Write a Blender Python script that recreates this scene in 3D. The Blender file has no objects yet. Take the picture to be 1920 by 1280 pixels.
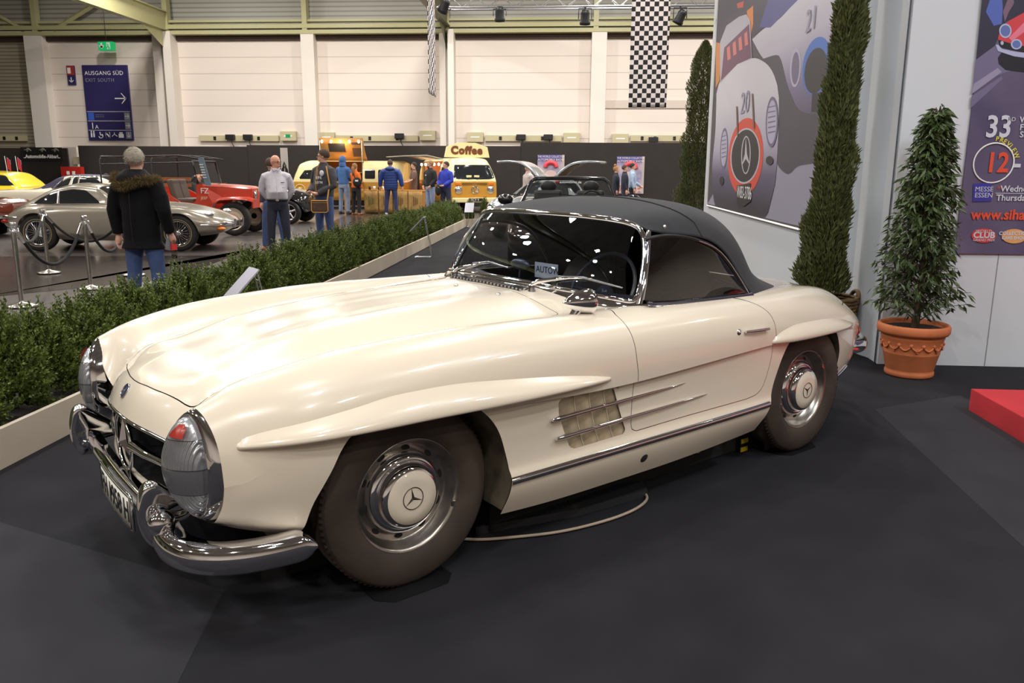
import bpy, bmesh, math, random
import numpy as np
from mathutils import Vector, Matrix
random.seed(7); RNG = np.random.RandomState(7)
SC = bpy.context.scene
COL = SC.collection
PI = math.pi
# ------------------------------------------------------------------ camera
cam_data = bpy.data.cameras.new('camera'); cam = bpy.data.objects.new('camera', cam_data); COL.objects.link(cam)
cam_data.sensor_width = 36.0; cam_data.lens = 36.0 * 1519.95 / 1920.0; cam_data.clip_start = 0.05; cam_data.clip_end = 300
def _rot(yaw, pitch, roll):
    cy, sy = math.cos(yaw), math.sin(yaw); cp, sp = math.cos(pitch), math.sin(pitch)
    F = np.array([cy*cp, sy*cp, -sp]); R0 = np.array([sy, -cy, 0]); U0 = np.cross(R0, F)
    return R0*math.cos(roll)+U0*math.sin(roll), -R0*math.sin(roll)+U0*math.cos(roll), F
CAR_A = math.radians(42.39)
_R, _U, _F = _rot(0.9039 + CAR_A, 0.2083, 0.0057)
cam.matrix_world = Matrix(((_R[0], _U[0], -_F[0], 0), (_R[1], _U[1], -_F[1], 0), (_R[2], _U[2], -_F[2], 1.4656), (0, 0, 0, 1)))
SC.camera = cam
CAR_T = (-1.069, 3.216)
# ------------------------------------------------------------------ world, exposure
SC.view_settings.view_transform = 'Standard'; SC.view_settings.look = 'None'
SC.view_settings.gamma = 1.0; SC.view_settings.exposure = 0.08; SC.view_settings.use_curve_mapping = False
wd = bpy.data.worlds.new('hall_air'); SC.world = wd; wd.use_nodes = True
wd.node_tree.nodes['Background'].inputs[0].default_value = (1.0, 0.93, 0.84, 1)
wd.node_tree.nodes['Background'].inputs[1].default_value = 0.26
# ------------------------------------------------------------------ hall lamps
def area(name, loc, size, power, color=(1, .95, .88), rot=(0, 0, 0), spread=PI):
    L = bpy.data.lights.new(name, 'AREA'); L.shape = 'SQUARE'; L.size = size; L.energy = power; L.color = color; L.spread = spread
    o = bpy.data.objects.new(name, L); COL.objects.link(o); o.location = loc; o.rotation_euler = rot
    return o
for ix in range(6):
    for iy in range(6):
        area('hall_lamp', (-17.5+ix*6.2, -6.5+iy*7.6, 10.2), 0.62, (400, 150, 205, 400, 470, 540)[iy], (1, .955, .905))
# unseen cool spots: some read off windshield reflections, the rest added for highlights
def spot(loc, to, power, rad=.17, color=(.72, .86, 1)):
    L = bpy.data.lights.new('unseen_spot', 'AREA'); L.shape = 'DISK'; L.size = rad*2; L.energy = power; L.color = color; L.spread = 1.9
    o = bpy.data.objects.new('unseen_spot', L); COL.objects.link(o); o.location = loc
    o.rotation_euler = (Vector(to)-Vector(loc)).to_track_quat('-Z', 'Y').to_euler()
for lc, to, pw in (((-5.0, 6.1, 5.2), (-.3, 4, .9), 14), ((-4.9, 6.9, 5.6), (-.3, 4, .9), 12), ((-3.2, 1.2, 5.3), (-.6, 3.6, .6), 14), ((1.4, .6, 5.3), (0, 4.2, .5), 14), ((4.6, 2.2, 5.3), (2.4, 6, 1.2), 26)): spot(lc, to, pw)
# ------------------------------------------------------------------ helpers
def S(c):
    f = lambda v: v/12.92 if v <= .04045 else ((v+.055)/1.055)**2.4
    return tuple(f(v/255.0) for v in c)
def hexc(r, g, b): return S((r, g, b))
MATS = {}
def mat(name, col, rough=.5, metal=0., coat=0., bump=0., bscale=60., var=0., vscale=8., emit=0., col2=None, spec=.5, sheen=0., detail=3., sub=0.):
    if name in MATS: return MATS[name]
    m = bpy.data.materials.new(name); m.use_nodes = True; nt = m.node_tree; b = nt.nodes['Principled BSDF']
    c = (*col, 1); b.inputs['Base Color'].default_value = c; b.inputs['Roughness'].default_value = rough
    b.inputs['Metallic'].default_value = metal; b.inputs['Coat Weight'].default_value = coat; b.inputs['Coat Roughness'].default_value = .04
    b.inputs['Specular IOR Level'].default_value = spec
    if sheen: b.inputs['Sheen Weight'].default_value = sheen; b.inputs['Sheen Roughness'].default_value = .4
    if emit: b.inputs['Emission Color'].default_value = c; b.inputs['Emission Strength'].default_value = emit
    tc = None
    if var or bump:
        tc = nt.nodes.new('ShaderNodeTexCoord')
    if var:
        n = nt.nodes.new('ShaderNodeTexNoise'); n.inputs['Scale'].default_value = vscale; n.inputs['Detail'].default_value = detail
        nt.links.new(tc.outputs['Object'], n.inputs['Vector'])
        r = nt.nodes.new('ShaderNodeMix'); r.data_type = 'RGBA'
        d = col2 if col2 else tuple(max(0, v*(1-var)) for v in col)
        r.inputs[6].default_value = (*d, 1); r.inputs[7].default_value = c
        mr = nt.nodes.new('ShaderNodeMapRange'); mr.inputs[1].default_value = .35; mr.inputs[2].default_value = .65
        nt.links.new(n.outputs['Fac'], mr.inputs[0]); nt.links.new(mr.outputs[0], r.inputs[0]); nt.links.new(r.outputs[2], b.inputs['Base Color'])
    if bump:
        n2 = nt.nodes.new('ShaderNodeTexNoise'); n2.inputs['Scale'].default_value = bscale; n2.inputs['Detail'].default_value = 4
        nt.links.new(tc.outputs['Object'], n2.inputs['Vector'])
        bp = nt.nodes.new('ShaderNodeBump'); bp.inputs['Strength'].default_value = bump; bp.inputs['Distance'].default_value = .01
        nt.links.new(n2.outputs['Fac'], bp.inputs['Height']); nt.links.new(bp.outputs[0], b.inputs['Normal'])
    MATS[name] = m; return m
def glassmat(name, tint, refl=1.45, rough=0.0, refcol=(1, 1, 1)):
    if name in MATS: return MATS[name]
    m = bpy.data.materials.new(name); m.use_nodes = True; nt = m.node_tree
    for n in list(nt.nodes): nt.nodes.remove(n)
    o = nt.nodes.new('ShaderNodeOutputMaterial'); t = nt.nodes.new('ShaderNodeBsdfTransparent'); g = nt.nodes.new('ShaderNodeBsdfGlossy')
    t.inputs[0].default_value = (*tint, 1); g.inputs[0].default_value = (*refcol, 1); g.inputs['Roughness'].default_value = rough
    fr = nt.nodes.new('ShaderNodeFresnel'); fr.inputs[0].default_value = refl; gm = nt.nodes.new('ShaderNodeNewGeometry'); ma = nt.nodes.new('ShaderNodeMath'); ma.operation = 'MULTIPLY_ADD'; ma.inputs[1].default_value = 1/refl-refl; ma.inputs[2].default_value = refl
    nt.links.new(gm.outputs['Backfacing'], ma.inputs[0]); nt.links.new(ma.outputs[0], fr.inputs[0]); mx = nt.nodes.new('ShaderNodeMixShader')
    nt.links.new(fr.outputs[0], mx.inputs[0]); nt.links.new(t.outputs[0], mx.inputs[1]); nt.links.new(g.outputs[0], mx.inputs[2]); nt.links.new(mx.outputs[0], o.inputs[0])
    MATS[name] = m; return m
def tag(o, label=None, cat=None, group=None, kind=None):
    if label: o['label'] = label
    if cat: o['category'] = cat
    if group: o['group'] = group
    if kind: o['kind'] = kind
    return o
def thing(name, label, cat, loc=(0, 0, 0), rz=0., group=None):
    o = bpy.data.objects.new(name, None); COL.objects.link(o); o.location = loc; o.rotation_euler = (0, 0, rz); o.empty_display_size = .1
    return tag(o, label, cat, group)
class MB:
    """collects shapes into one mesh"""
    def __init__(s): s.v = []; s.f = []; s.sm = []
    def add(s, v, f, smooth=False):
        o = len(s.v); s.v += [tuple(map(float, p)) for p in v]
        for q in f: s.f.append(tuple(i+o for i in q)); s.sm.append(smooth)
        return s
    def box(s, c, d, rz=0., m=None, bev=0.):
        x, y, z = (k/2 for k in d)
        if bev:
            bm = bmesh.new(); bmesh.ops.create_cube(bm, size=1); bmesh.ops.scale(bm, vec=d, verts=bm.verts)
            bmesh.ops.bevel(bm, geom=list(bm.edges), offset=bev, segments=2, affect='EDGES', profile=.6)
            bm.verts.index_update(); v = [tuple(q.co) for q in bm.verts]; f = [tuple(k.index for k in q.verts) for q in bm.faces]; bm.free()
        else:
            v = [(-x, -y, -z), (x, -y, -z), (x, y, -z), (-x, y, -z), (-x, -y, z), (x, -y, z), (x, y, z), (-x, y, z)]
            f = [(0, 3, 2, 1), (4, 5, 6, 7), (0, 1, 5, 4), (1, 2, 6, 5), (2, 3, 7, 6), (3, 0, 4, 7)]
        cr, sr = math.cos(rz), math.sin(rz)
        if m is not None: v = [tuple(m @ Vector(p)) for p in v]
        v = [(c[0]+p[0]*cr-p[1]*sr, c[1]+p[0]*sr+p[1]*cr, c[2]+p[2]) for p in v]
        return s.add(v, f)
    def tube(s, pts, r, n=10, cap=True, closed=False, smooth=True, flat=1.0):
        P = [Vector(p) for p in pts]; k = len(P); rr = r if hasattr(r, '__len__') else [r]*k
        rings = []; up = None
        for i in range(k):
            a = P[(i-1) % k] if (closed or i > 0) else P[i]; b = P[(i+1) % k] if (closed or i < k-1) else P[i]
            t = (b-a).normalized() if (b-a).length > 1e-9 else Vector((0, 0, 1))
            if up is None:
                up = Vector((0, 0, 1)) if abs(t.z) < .9 else Vector((1, 0, 0))
            u = (up - t*up.dot(t))
            u = u.normalized() if u.length > 1e-6 else t.orthogonal().normalized()
            up = u; w = t.cross(u)
            rings.append([P[i]+u*math.cos(2*PI*j/n)*rr[i]+w*math.sin(2*PI*j/n)*rr[i]*flat for j in range(n)])
        v = [q for R in rings for q in R]; f = []
        m = k if closed else k-1
        for i in range(m):
            for j in range(n):
                a = i*n+j; b = i*n+(j+1) % n; c = ((i+1) % k)*n+(j+1) % n; d = ((i+1) % k)*n+j
                f.append((a, b, c, d))
        s.add(v, f, smooth)
        if cap and not closed: s.add([v[j] for j in range(n)], [tuple(range(n))[::-1]]); s.add(v[-n:], [tuple(range(n))])
        return s
    def lathe(s, prof, n=32, c=(0, 0, 0), axis='z', smooth=True, m=None, closed=False):
        """prof: list of (radius, height)"""
        v = []; k = len(prof)
        for r, h in prof:
            for j in range(n):
                a = 2*PI*j/n; p = (r*math.cos(a), r*math.sin(a), h)
                if axis == 'y': p = (p[0], -p[2], p[1])
                if axis == 'x': p = (p[2], p[0], p[1])
                if m is not None: p = tuple(m @ Vector(p))
                v.append((c[0]+p[0], c[1]+p[1], c[2]+p[2]))
        f = []
        for i in range(k if closed else k-1):
            for j in range(n):
                f.append((i*n+j, i*n+(j+1) % n, ((i+1) % k)*n+(j+1) % n, ((i+1) % k)*n+j))
        return s.add(v, f, smooth)
    def grid(s, P, smooth=True, closed_u=False, closed_v=False, flip=False):
        P = np.asarray(P, float); a, b = P.shape[:2]; v = P.reshape(-1, 3); f = []
        for i in range(a if closed_u else a-1):
            for j in range(b if closed_v else b-1):
                q = (i*b+j, ((i+1) % a)*b+j, ((i+1) % a)*b+(j+1) % b, i*b+(j+1) % b)
                f.append(q[::-1] if flip else q)
        return s.add(v, f, smooth)
    def poly(s, pts, h=None, ax=2):
        """flat polygon, extruded by vector h when given"""
        n = len(pts); 
        if h is None: return s.add(pts, [tuple(range(n))])
        q = [tuple(p[i]+h[i] for i in range(3)) for p in pts]
        f = [tuple(range(n))[::-1], tuple(range(n, 2*n))]+[(i, (i+1) % n, n+(i+1) % n, n+i) for i in range(n)]
        return s.add(list(pts)+q, f)
    def ball(s, c, r, n=16, m=10, mm=None):
        r = r if hasattr(r, '__len__') else (r, r, r); P = []
        for i in range(m+1):
            t = PI*i/m; row = []
            for j in range(n):
                a = 2*PI*j/n; p = Vector((r[0]*math.sin(t)*math.cos(a), r[1]*math.sin(t)*math.sin(a), r[2]*math.cos(t)))
                if mm is not None: p = mm @ p
                row.append((c[0]+p.x, c[1]+p.y, c[2]+p.z))
            P.append(row)
        return s.grid(P, True, False, True, flip=False)
    def build(s, name, m, parent=None, label=None, kind=None):
        me = bpy.data.meshes.new(name); me.from_pydata(s.v, [], s.f); me.polygons.foreach_set('use_smooth', s.sm); me.materials.append(m)
        me.validate(); me.update()
        o = bpy.data.objects.new(name, me); COL.objects.link(o)
        if parent is not None: o.parent = parent
        if label: o['label'] = label
        if kind: o['kind'] = kind
        return o
def join_mat(o, mb, m):
    """adds surface pattern to an existing mesh with a second material"""
    me = o.data; k = len(me.materials); me.materials.append(m); bm = bmesh.new(); bm.from_mesh(me); vs = [bm.verts.new(p) for p in mb.v]
    for f, s_ in zip(mb.f, mb.sm):
        try: q = bm.faces.new([vs[i] for i in f])
        except ValueError: continue
        q.material_index = k; q.smooth = s_
    bm.to_mesh(me); bm.free(); return o
def fixn(o):
    bm = bmesh.new(); bm.from_mesh(o.data); bmesh.ops.recalc_face_normals(bm, faces=bm.faces); bm.to_mesh(o.data); bm.free(); return o
def add_mod(o, t, **k):
    md = o.modifiers.new(t.lower(), t)
    for a, b in k.items(): setattr(md, a, b)
    return o
def copy_tree(o, parent=None):
    c = o.copy(); COL.objects.link(c)
    if parent is not None: c.parent = parent
    for ch in list(o.children): copy_tree(ch, c)
    return c
def struct(name, mb, m):
    return tag(mb.build(name, m), kind='structure')
_dg = None
def text(s, size, name, m, parent, loc=(0, 0, 0), rot=(0, 0, 0), align='LEFT', bold=0., sx=1., ext=.001, spacing=1., shear=0.):
    cu = bpy.data.curves.new('t', 'FONT'); cu.body = s; cu.size = size; cu.align_x = align; cu.offset = bold; cu.extrude = ext; cu.space_character = spacing; cu.shear = shear; cu.resolution_u = 3
    t = bpy.data.objects.new('t', cu); COL.objects.link(t); dg = bpy.context.evaluated_depsgraph_get(); dg.update()
    me = bpy.data.meshes.new_from_object(t.evaluated_get(dg)); COL.objects.unlink(t); bpy.data.objects.remove(t); bpy.data.curves.remove(cu)
    me.materials.clear(); me.materials.append(m); me.name = name
    o = bpy.data.objects.new(name, me); COL.objects.link(o); o.location = loc; o.rotation_euler = rot; o.scale = (sx, 1, 1)
    if parent is not None: o.parent = parent
    return o
# ---- splines
def nspline(x, Y, xq):
    """natural cubic spline, Y (n,k)"""
    x = np.asarray(x, float); Y = np.asarray(Y, float); n = len(x)
    if n == 2:
        t = ((xq-x[0])/(x[1]-x[0]))[:, None]; return Y[0]*(1-t)+Y[1]*t
    h = np.diff(x); A = np.zeros((n, n)); B = np.zeros((n,)+Y.shape[1:]); A[0, 0] = A[-1, -1] = 1
    for i in range(1, n-1):
        A[i, i-1] = h[i-1]; A[i, i] = 2*(h[i-1]+h[i]); A[i, i+1] = h[i]
        B[i] = 6*((Y[i+1]-Y[i])/h[i]-(Y[i]-Y[i-1])/h[i-1])
    M_ = np.linalg.solve(A, B); k = np.clip(np.searchsorted(x, xq)-1, 0, n-2)
    d = (xq-x[k]); e = (x[k+1]-xq); hh = h[k]
    w = lambda a: a.reshape((-1,)+(1,)*(Y.ndim-1))
    return (M_[k]*w(e**3)+M_[k+1]*w(d**3))/w(6*hh)+(Y[k]/w(hh)-M_[k]*w(hh)/6)*w(e)+(Y[k+1]/w(hh)-M_[k+1]*w(hh)/6)*w(d)
def hspline(x, Y, xq):
    """C1 monotone-ish spline (no overshoot)"""
    x = np.asarray(x, float); Y = np.asarray(Y, float); one = Y.ndim == 1
    if one: Y = Y[:, None]
    h = np.diff(x)[:, None]; dl = np.diff(Y, axis=0)/h; m = np.zeros_like(Y); m[0] = dl[0]; m[-1] = dl[-1]
    for i in range(1, len(x)-1):
        a, b = dl[i-1], dl[i]; w1 = 2*h[i]+h[i-1]; w2 = h[i]+2*h[i-1]
        with np.errstate(divide='ignore', invalid='ignore'):
            q = (w1+w2)/(w1/a+w2/b)
        m[i] = np.where(a*b > 0, q, 0)
    xq = np.clip(np.asarray(xq, float), x[0], x[-1]); k = np.clip(np.searchsorted(x, xq)-1, 0, len(x)-2)
    t = ((xq-x[k])/np.diff(x)[k])[:, None]; H = h[k]
    r = (2*t**3-3*t**2+1)*Y[k]+(t**3-2*t**2+t)*H*m[k]+(-2*t**3+3*t**2)*Y[k+1]+(t**3-t**2)*H*m[k+1]
    return r[:, 0] if one else r
def refine(P, n, sp=nspline):
    """chord-length spline through points, n samples"""
    P = np.asarray(P, float); d = np.r_[0, np.cumsum(np.linalg.norm(np.diff(P, axis=0), axis=1))]
    return sp(d, P, np.linspace(0, d[-1], n))
# ---- polygon helpers
def poly_sdf(poly, X, Y):
    """signed distance, negative inside"""
    p = np.asarray(poly, float); n = len(p); d = np.full(X.shape, 1e9); ins = np.zeros(X.shape, bool)
    for i in range(n):
        a, b = p[i], p[(i+1) % n]; e = b-a; wx, wy = X-a[0], Y-a[1]
        t = np.clip((wx*e[0]+wy*e[1])/(e@e+1e-12), 0, 1); d = np.minimum(d, np.hypot(wx-e[0]*t, wy-e[1]*t))
        c = ((a[1] <= Y) & (b[1] > Y)) | ((b[1] <= Y) & (a[1] > Y))
        with np.errstate(divide='ignore', invalid='ignore'):
            xi = a[0]+(Y-a[1])/(b[1]-a[1])*e[0]
        ins ^= c & (X < xi)
    return np.where(ins, -d, d)
def clip(V, Fc, val, N=None):
    """keep the part of a polygon mesh where val >= 0"""
    V = np.asarray(V, float); nv = [tuple(p) for p in V]; out = []; cache = {}; nn = None if N is None else [tuple(q) for q in N]
    for f in Fc:
        s = [val[i] >= 0 for i in f]
        if all(s): out.append(tuple(f)); continue
        if not any(s): continue
        g = []
        for k in range(len(f)):
            a, b = f[k], f[(k+1) % len(f)]
            if val[a] >= 0: g.append(a)
            if (val[a] >= 0) != (val[b] >= 0):
                key = (min(a, b), max(a, b))
                if key not in cache:
                    t = val[a]/(val[a]-val[b]); cache[key] = len(nv); nv.append(tuple(V[a]*(1-t)+V[b]*t))
                    if nn is not None:
                        q = np.asarray(nn[a])*(1-t)+np.asarray(nn[b])*t; nn.append(tuple(q/(np.linalg.norm(q)+1e-9)))
                g.append(cache[key])
        if len(g) > 2: out.append(tuple(g))
    used = sorted({i for f in out for i in f}); mp = {o: i for i, o in enumerate(used)}
    r = (np.array([nv[i] for i in used]).reshape(-1, 3), [tuple(mp[i] for i in f) for f in out])
    return r if nn is None else r+(np.array([nn[i] for i in used]).reshape(-1, 3),)
def nmesh(name, V, Fc, N, m, parent=None):
    """smooth mesh with given vertex normals"""
    me = bpy.data.meshes.new(name); me.from_pydata([tuple(p) for p in V], [], Fc); me.polygons.foreach_set('use_smooth', [True]*len(me.polygons)); me.materials.append(m); me.update()
    me.normals_split_custom_set_from_vertices([tuple(q) for q in N])
    o = bpy.data.objects.new(name, me); COL.objects.link(o)
    if parent is not None: o.parent = parent
    return o
def grid_normals(P):
    du = np.gradient(P, axis=0); dv = np.gradient(P, axis=1); n = np.cross(du, dv); return n/(np.linalg.norm(n, axis=2, keepdims=True)+1e-12)
# ---- shared materials
CREAM = mat('cream_paint', hexc(235, 221, 199), .26, coat=1.0)
CHROME = mat('chrome', (.82, .82, .84), .05, metal=1.)
DULLCHROME = mat('dull_chrome', (.60, .55, .49), .30, metal=1., var=.35, vscale=14)
RUBBER = mat('tyre_rubber', hexc(74, 61, 51), .75, var=.45, vscale=5, bump=.12, bscale=40)
BLACK = mat('black_trim', (.012, .012, .013), .4)
MATTBLACK = mat('matt_black', (.01, .01, .01), .9)
STEEL = mat('brushed_steel', (.62, .60, .56), .22, metal=1., var=.2, vscale=20)
WHITE = mat('white_print', hexc(235, 233, 230), .6)
ALU = mat('aluminium', (.7, .7, .72), .3, metal=1.)
# ================================================================== places from directions: the point of the hall seen at pixel (u, v) on a given plane
def ray(u, v): return _F+_R*(u-960)/1519.95-_U*(v-640)/1519.95
CAMP = np.array([0, 0, 1.4656])
def atY(u, v, Y): d = ray(u, v); return CAMP+d*(Y/d[1])
def atX(u, v, X): d = ray(u, v); return CAMP+d*(X/d[0])
def atZ(u, v, Z=0.): d = ray(u, v); return CAMP+d*((Z-1.4656)/d[2])
# ------------------------------------------------------------------ floor, carpet, ceiling, walls
def lined(name, col, axis, period, width, linecol, rough=.6, off=0., bump=0., metal=0.):
    m = mat(name, col, rough, metal=metal); nt = m.node_tree; b = nt.nodes['Principled BSDF']; tc = nt.nodes.new('ShaderNodeTexCoord'); sx = nt.nodes.new('ShaderNodeSeparateXYZ')
    nt.links.new(tc.outputs['Object'], sx.inputs[0]); a = nt.nodes.new('ShaderNodeMath'); a.operation = 'ADD'; a.inputs[1].default_value = 100*period-off; nt.links.new(sx.outputs['XYZ'.index(axis)], a.inputs[0])
    md = nt.nodes.new('ShaderNodeMath'); md.operation = 'MODULO'; md.inputs[1].default_value = period; nt.links.new(a.outputs[0], md.inputs[0])
    lt = nt.nodes.new('ShaderNodeMath'); lt.operation = 'LESS_THAN'; lt.inputs[1].default_value = width; nt.links.new(md.outputs[0], lt.inputs[0])
    mx = nt.nodes.new('ShaderNodeMix'); mx.data_type = 'RGBA'; mx.inputs[6].default_value = (*col, 1); mx.inputs[7].default_value = (*linecol, 1)
    nt.links.new(lt.outputs[0], mx.inputs[0]); nt.links.new(mx.outputs[2], b.inputs['Base Color'])
    return m
FLOORM = mat('hall_concrete', hexc(94, 88, 86), .26, var=.22, vscale=1.3, spec=.5)
mb = MB(); mb.add([(-45, -18, -.008), (25, -18, -.008), (25, 38.2, -.008), (-45, 38.2, -.008)], [(0, 1, 2, 3)]); struct('floor', mb, FLOORM)
CARPET = mat('charcoal_carpet', hexc(46, 45, 49), .95, bump=.5, bscale=700, var=.22, vscale=3, spec=.15)
CARPET2 = mat('charcoal_carpet_strip', hexc(58, 57, 61), .95, bump=.5, bscale=700, var=.16, vscale=3, spec=.15)
mb = MB(); mb.box((3.1, 6.75, -.005), (11.8, 29.5, .006)); tag(mb.build('carpet', CARPET), kind='structure')
a, b, c, d = (atZ(u, v) for u, v in ((1640, 766), (1925, 1030), (1990, 850), (1800, 740)))
mb = MB(); mb.add([(p[0], p[1], -.0012) for p in (a, b, c, d)], [(0, 1, 2, 3)]); tag(mb.build('carpet_strip', CARPET2), kind='structure')
a, b, c, d = (atZ(u, v) for u, v in ((420, 1105), (330, 1285), (-90, 1285), (-60, 960)))
mb = MB(); mb.add([(p[0], p[1], -.0012) for p in (a, b, c, d)], [(0, 1, 2, 3)]); tag(mb.build('carpet_strip', CARPET2), kind='structure')
# darker aisle lane on the hall floor and its edge line
LANE = mat('lane_vinyl', hexc(66, 59, 56), .16, var=.3, vscale=2.0)
mb = MB()
q = [atZ(u, v) for u, v in ((0, 480), (430, 478), (600, 462), (870, 408), (560, 408), (470, 455), (0, 452))]
mb = MB(); a = [atZ(-60, 480), atZ(440, 478), atZ(470, 466), atZ(330, 520), atZ(-60, 560)]; mb.add([(p[0], p[1], -.006) for p in a], [(0, 1, 2, 3, 4)])
a = [atZ(560, 455), atZ(760, 425), atZ(850, 398), atZ(655, 400), atZ(600, 425)]; mb.add([(p[0], p[1], -.006) for p in a], [(0, 1, 2, 3, 4)]); tag(mb.build('aisle_lane', LANE), kind='structure')
BW = 38.0
WALLW = lined('wall_panel_white', hexc(226, 214, 203), 'Z', .715, .028, hexc(182, 172, 164), .55)
mb = MB(); x0 = atY(58, 200, BW)[0]; mb.box(((x0+9)/2, BW+.1, 3.8), (9-x0, .2, 7.6)); struct('wall_back', mb, WALLW)
CORR = lined('corrugated_beige', hexc(168, 158, 136), 'Z', .16, .05, hexc(128, 120, 102), .5)
mb = MB(); mb.box(((x0-45)/2, BW+.12, 3.8), (x0+45, .2, 7.6)); struct('wall_back_left', mb, CORR)
CORR2 = lined('corrugated_grey', hexc(172, 170, 160), 'Z', .2, .07, hexc(140, 138, 128), .45)
mb = MB(); mb.box((-14, BW+.3, 9.9), (62, .2, 4.4)); struct('wall_back_upper', mb, CORR2)
mb = MB(); mb.box((-45, 10, 6), (.2, 56.4, 12)); struct('wall_left', mb, CORR2)
mb = MB(); mb.box((-10, -18, 6), (70, .2, 12)); struct('wall_rear', mb, WALLW)
mb = MB(); mb.box((25, 10, 6), (.2, 56.4, 12)); struct('wall_far_right', mb, WALLW)
CEIL = mat('ceiling_deck', hexc(196, 192, 186), .8, var=.3, vscale=.5)
mb = MB(); mb.box((-10, 10, 12.1), (70, 56.6, .2)); struct('ceiling', mb, CEIL)
OLIVE = mat('olive_steel', hexc(176, 172, 128), .4)
OLIVED = mat('olive_steel_dark', hexc(96, 92, 66), .45)
WCOL = mat('column_white', hexc(224, 216, 206), .5)
for k, (u0, u1) in enumerate(((55, 88), (292, 331), (568, 592), (824, 853), (1108, 1136))):
    v = 150; xa, xb = atY(u0, v, BW-.4)[0], atY(u1, v, BW-.4)[0]
    mb = MB(); w = xb-xa
    if k in (1, 3):
        mb.box((xa+w*.22, BW-.25, 3.75), (w*.40, .5, 7.5)); mb.box((xa+w*.80, BW-.35, 3.75), (w*.38, .7, 7.5)); mb.box((xa+w*.5, BW-.1, 3.75), (w*.3, .2, 7.5))
    else: mb.box(((xa+xb)/2, BW-.25, 3.75), (w, .5, 7.5))
    struct('column_back.%03d' % k if k else 'column_back', mb, WCOL)
def zat(v, Y=BW-.3, u=700): return atY(u, v, Y)[2]
mb = MB(); mb.box((-14, BW-.3, zat(61)+.02), (62, .45, .16)); mb.box((-14, BW-.3, zat(56)+.16), (62, .40, .18)); struct('trim_1', mb, OLIVE)
mb = MB(); mb.box((-14, BW-.05, zat(66)), (62, .2, .30)); struct('trim_2', mb, mat('gap_brown', hexc(70, 52, 44), .7))
mb = MB(); mb.box((-14, BW-.2, zat(42)+.1), (62, .3, .10)); struct('trim_3', mb, OLIVE)
k = 3
for u0 in (66, 312, 572, 838, 1118):
    k += 1; x = atY(u0, 30, BW-.3)[0]; mb = MB(); mb.box((x, BW-.3, 9.3), (.22, .35, 3.6)); struct('trim_%d' % k, mb, OLIVE)
# braces in the upper wall
for (u0, v0, u1, v1) in ((100, 56, 200, -6), (44, 57, -40, 10)):
    k += 1; p, q = atY(u0, v0, BW-.3), atY(u1, v1, BW-.3); mb = MB(); mb.tube([p, q], .11, 4, smooth=False); struct('trim_%d' % k, mb, OLIVE)
# two roof girders running the length of the hall
for u0, v0 in ((312, 60), (838, 52)):
    p = atY(u0, v0, BW-.4); k += 1; mb = MB(); X, Z = p[0], p[2]
    mb.box((X, 14, Z+.06), (.30, 47, .05)); mb.box((X, 14, Z+.45), (.04, 47, .75)); mb.box((X, 14, Z+.85), (.30, 47, .05)); mb.add([(X-.04, BW-.2, Z), (X-.04, BW-2.6, Z+.1), (X-.04, BW-.2, Z-.9)], [(0, 1, 2)]); struct('trim_%d' % k, mb, OLIVE if u0 < 500 else OLIVED)
# plasterboard patch low on the right of the back wall
p, q = atY(1128, 188, BW), atY(1326, 203, BW); mb = MB(); mb.box(((p[0]+q[0])/2, BW-.03, (p[2]+q[2])/2), (q[0]-p[0], .06, p[2]-q[2])); struct('trim_20', mb, mat('patch_beige', hexc(206, 192, 180), .6))
# ------------------------------------------------------------------ cable trunking with boxes on the back wall
TRK = mat('trunking_beige', hexc(190, 180, 145), .45)
for n_, (u0, u1, segs) in enumerate(((374, 523, 'a'), (629, 784, 'b'), (910, 1053, 'c'), (1182, 1292, 'd'), (-20, 50, 'e'))):
    p, q = atY(u0, 259, BW-.1), atY(u1, 259, BW-.1); t = thing('cable_trunking', {'a': 'beige cable trunking low on back wall behind the men talking', 'b': 'beige cable trunking on back wall above the brown raised hatch', 'c': 'beige cable trunking on back wall above the black panel near the coffee sign', 'd': 'beige cable trunking on back wall, right end by the tall cypress', 'e': 'short beige cable trunking on corrugated wall at far left'}[segs], 'trunking', ((p[0]+q[0])/2, BW-.08, p[2]), 0, 'cable trunking runs')
    mb = MB(); mb.box((0, 0, 0), (q[0]-p[0], .12, .26)); mb.build('channel', TRK, t)
    for f in (.2, .42, .75):
        mb = MB(); mb.box(((f-.5)*(q[0]-p[0]), -.07, 0), (.12, .03, .16)); mb.build('socket', BLACK, t)
for i, (u, v) in enumerate(((541, 255), (613, 257), (802, 254), (891, 257), (1072, 258), (1163, 260))):
    p = atY(u, v, BW-.15); t = thing('junction_box', ['beige wall box with a green arrow pictogram beside the olive trunking', 'beige junction box above the raised hatch of the brown van', 'beige junction box just left of the double white column', 'beige junction box just right of the double white column', 'beige junction box above the left show poster', 'beige junction box just left of the right trunking run'][i], 'junction box', (p[0], BW-.12, p[2]), 0, 'wall junction boxes')
    mb = MB(); mb.box((0, 0, 0), (.74, .22, .44), bev=.02); mb.build('housing', TRK, t)
    mb = MB(); mb.box((0, -.112, 0), (.40, .01, .05)); mb.build('name_strip', WHITE, t)
    if i == 0:
        mb = MB(); mb.box((0, -.113, 0), (.22, .012, .15)); mb.build('pictogram', mat('safety_green', hexc(24, 150, 90), .4), t)
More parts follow.
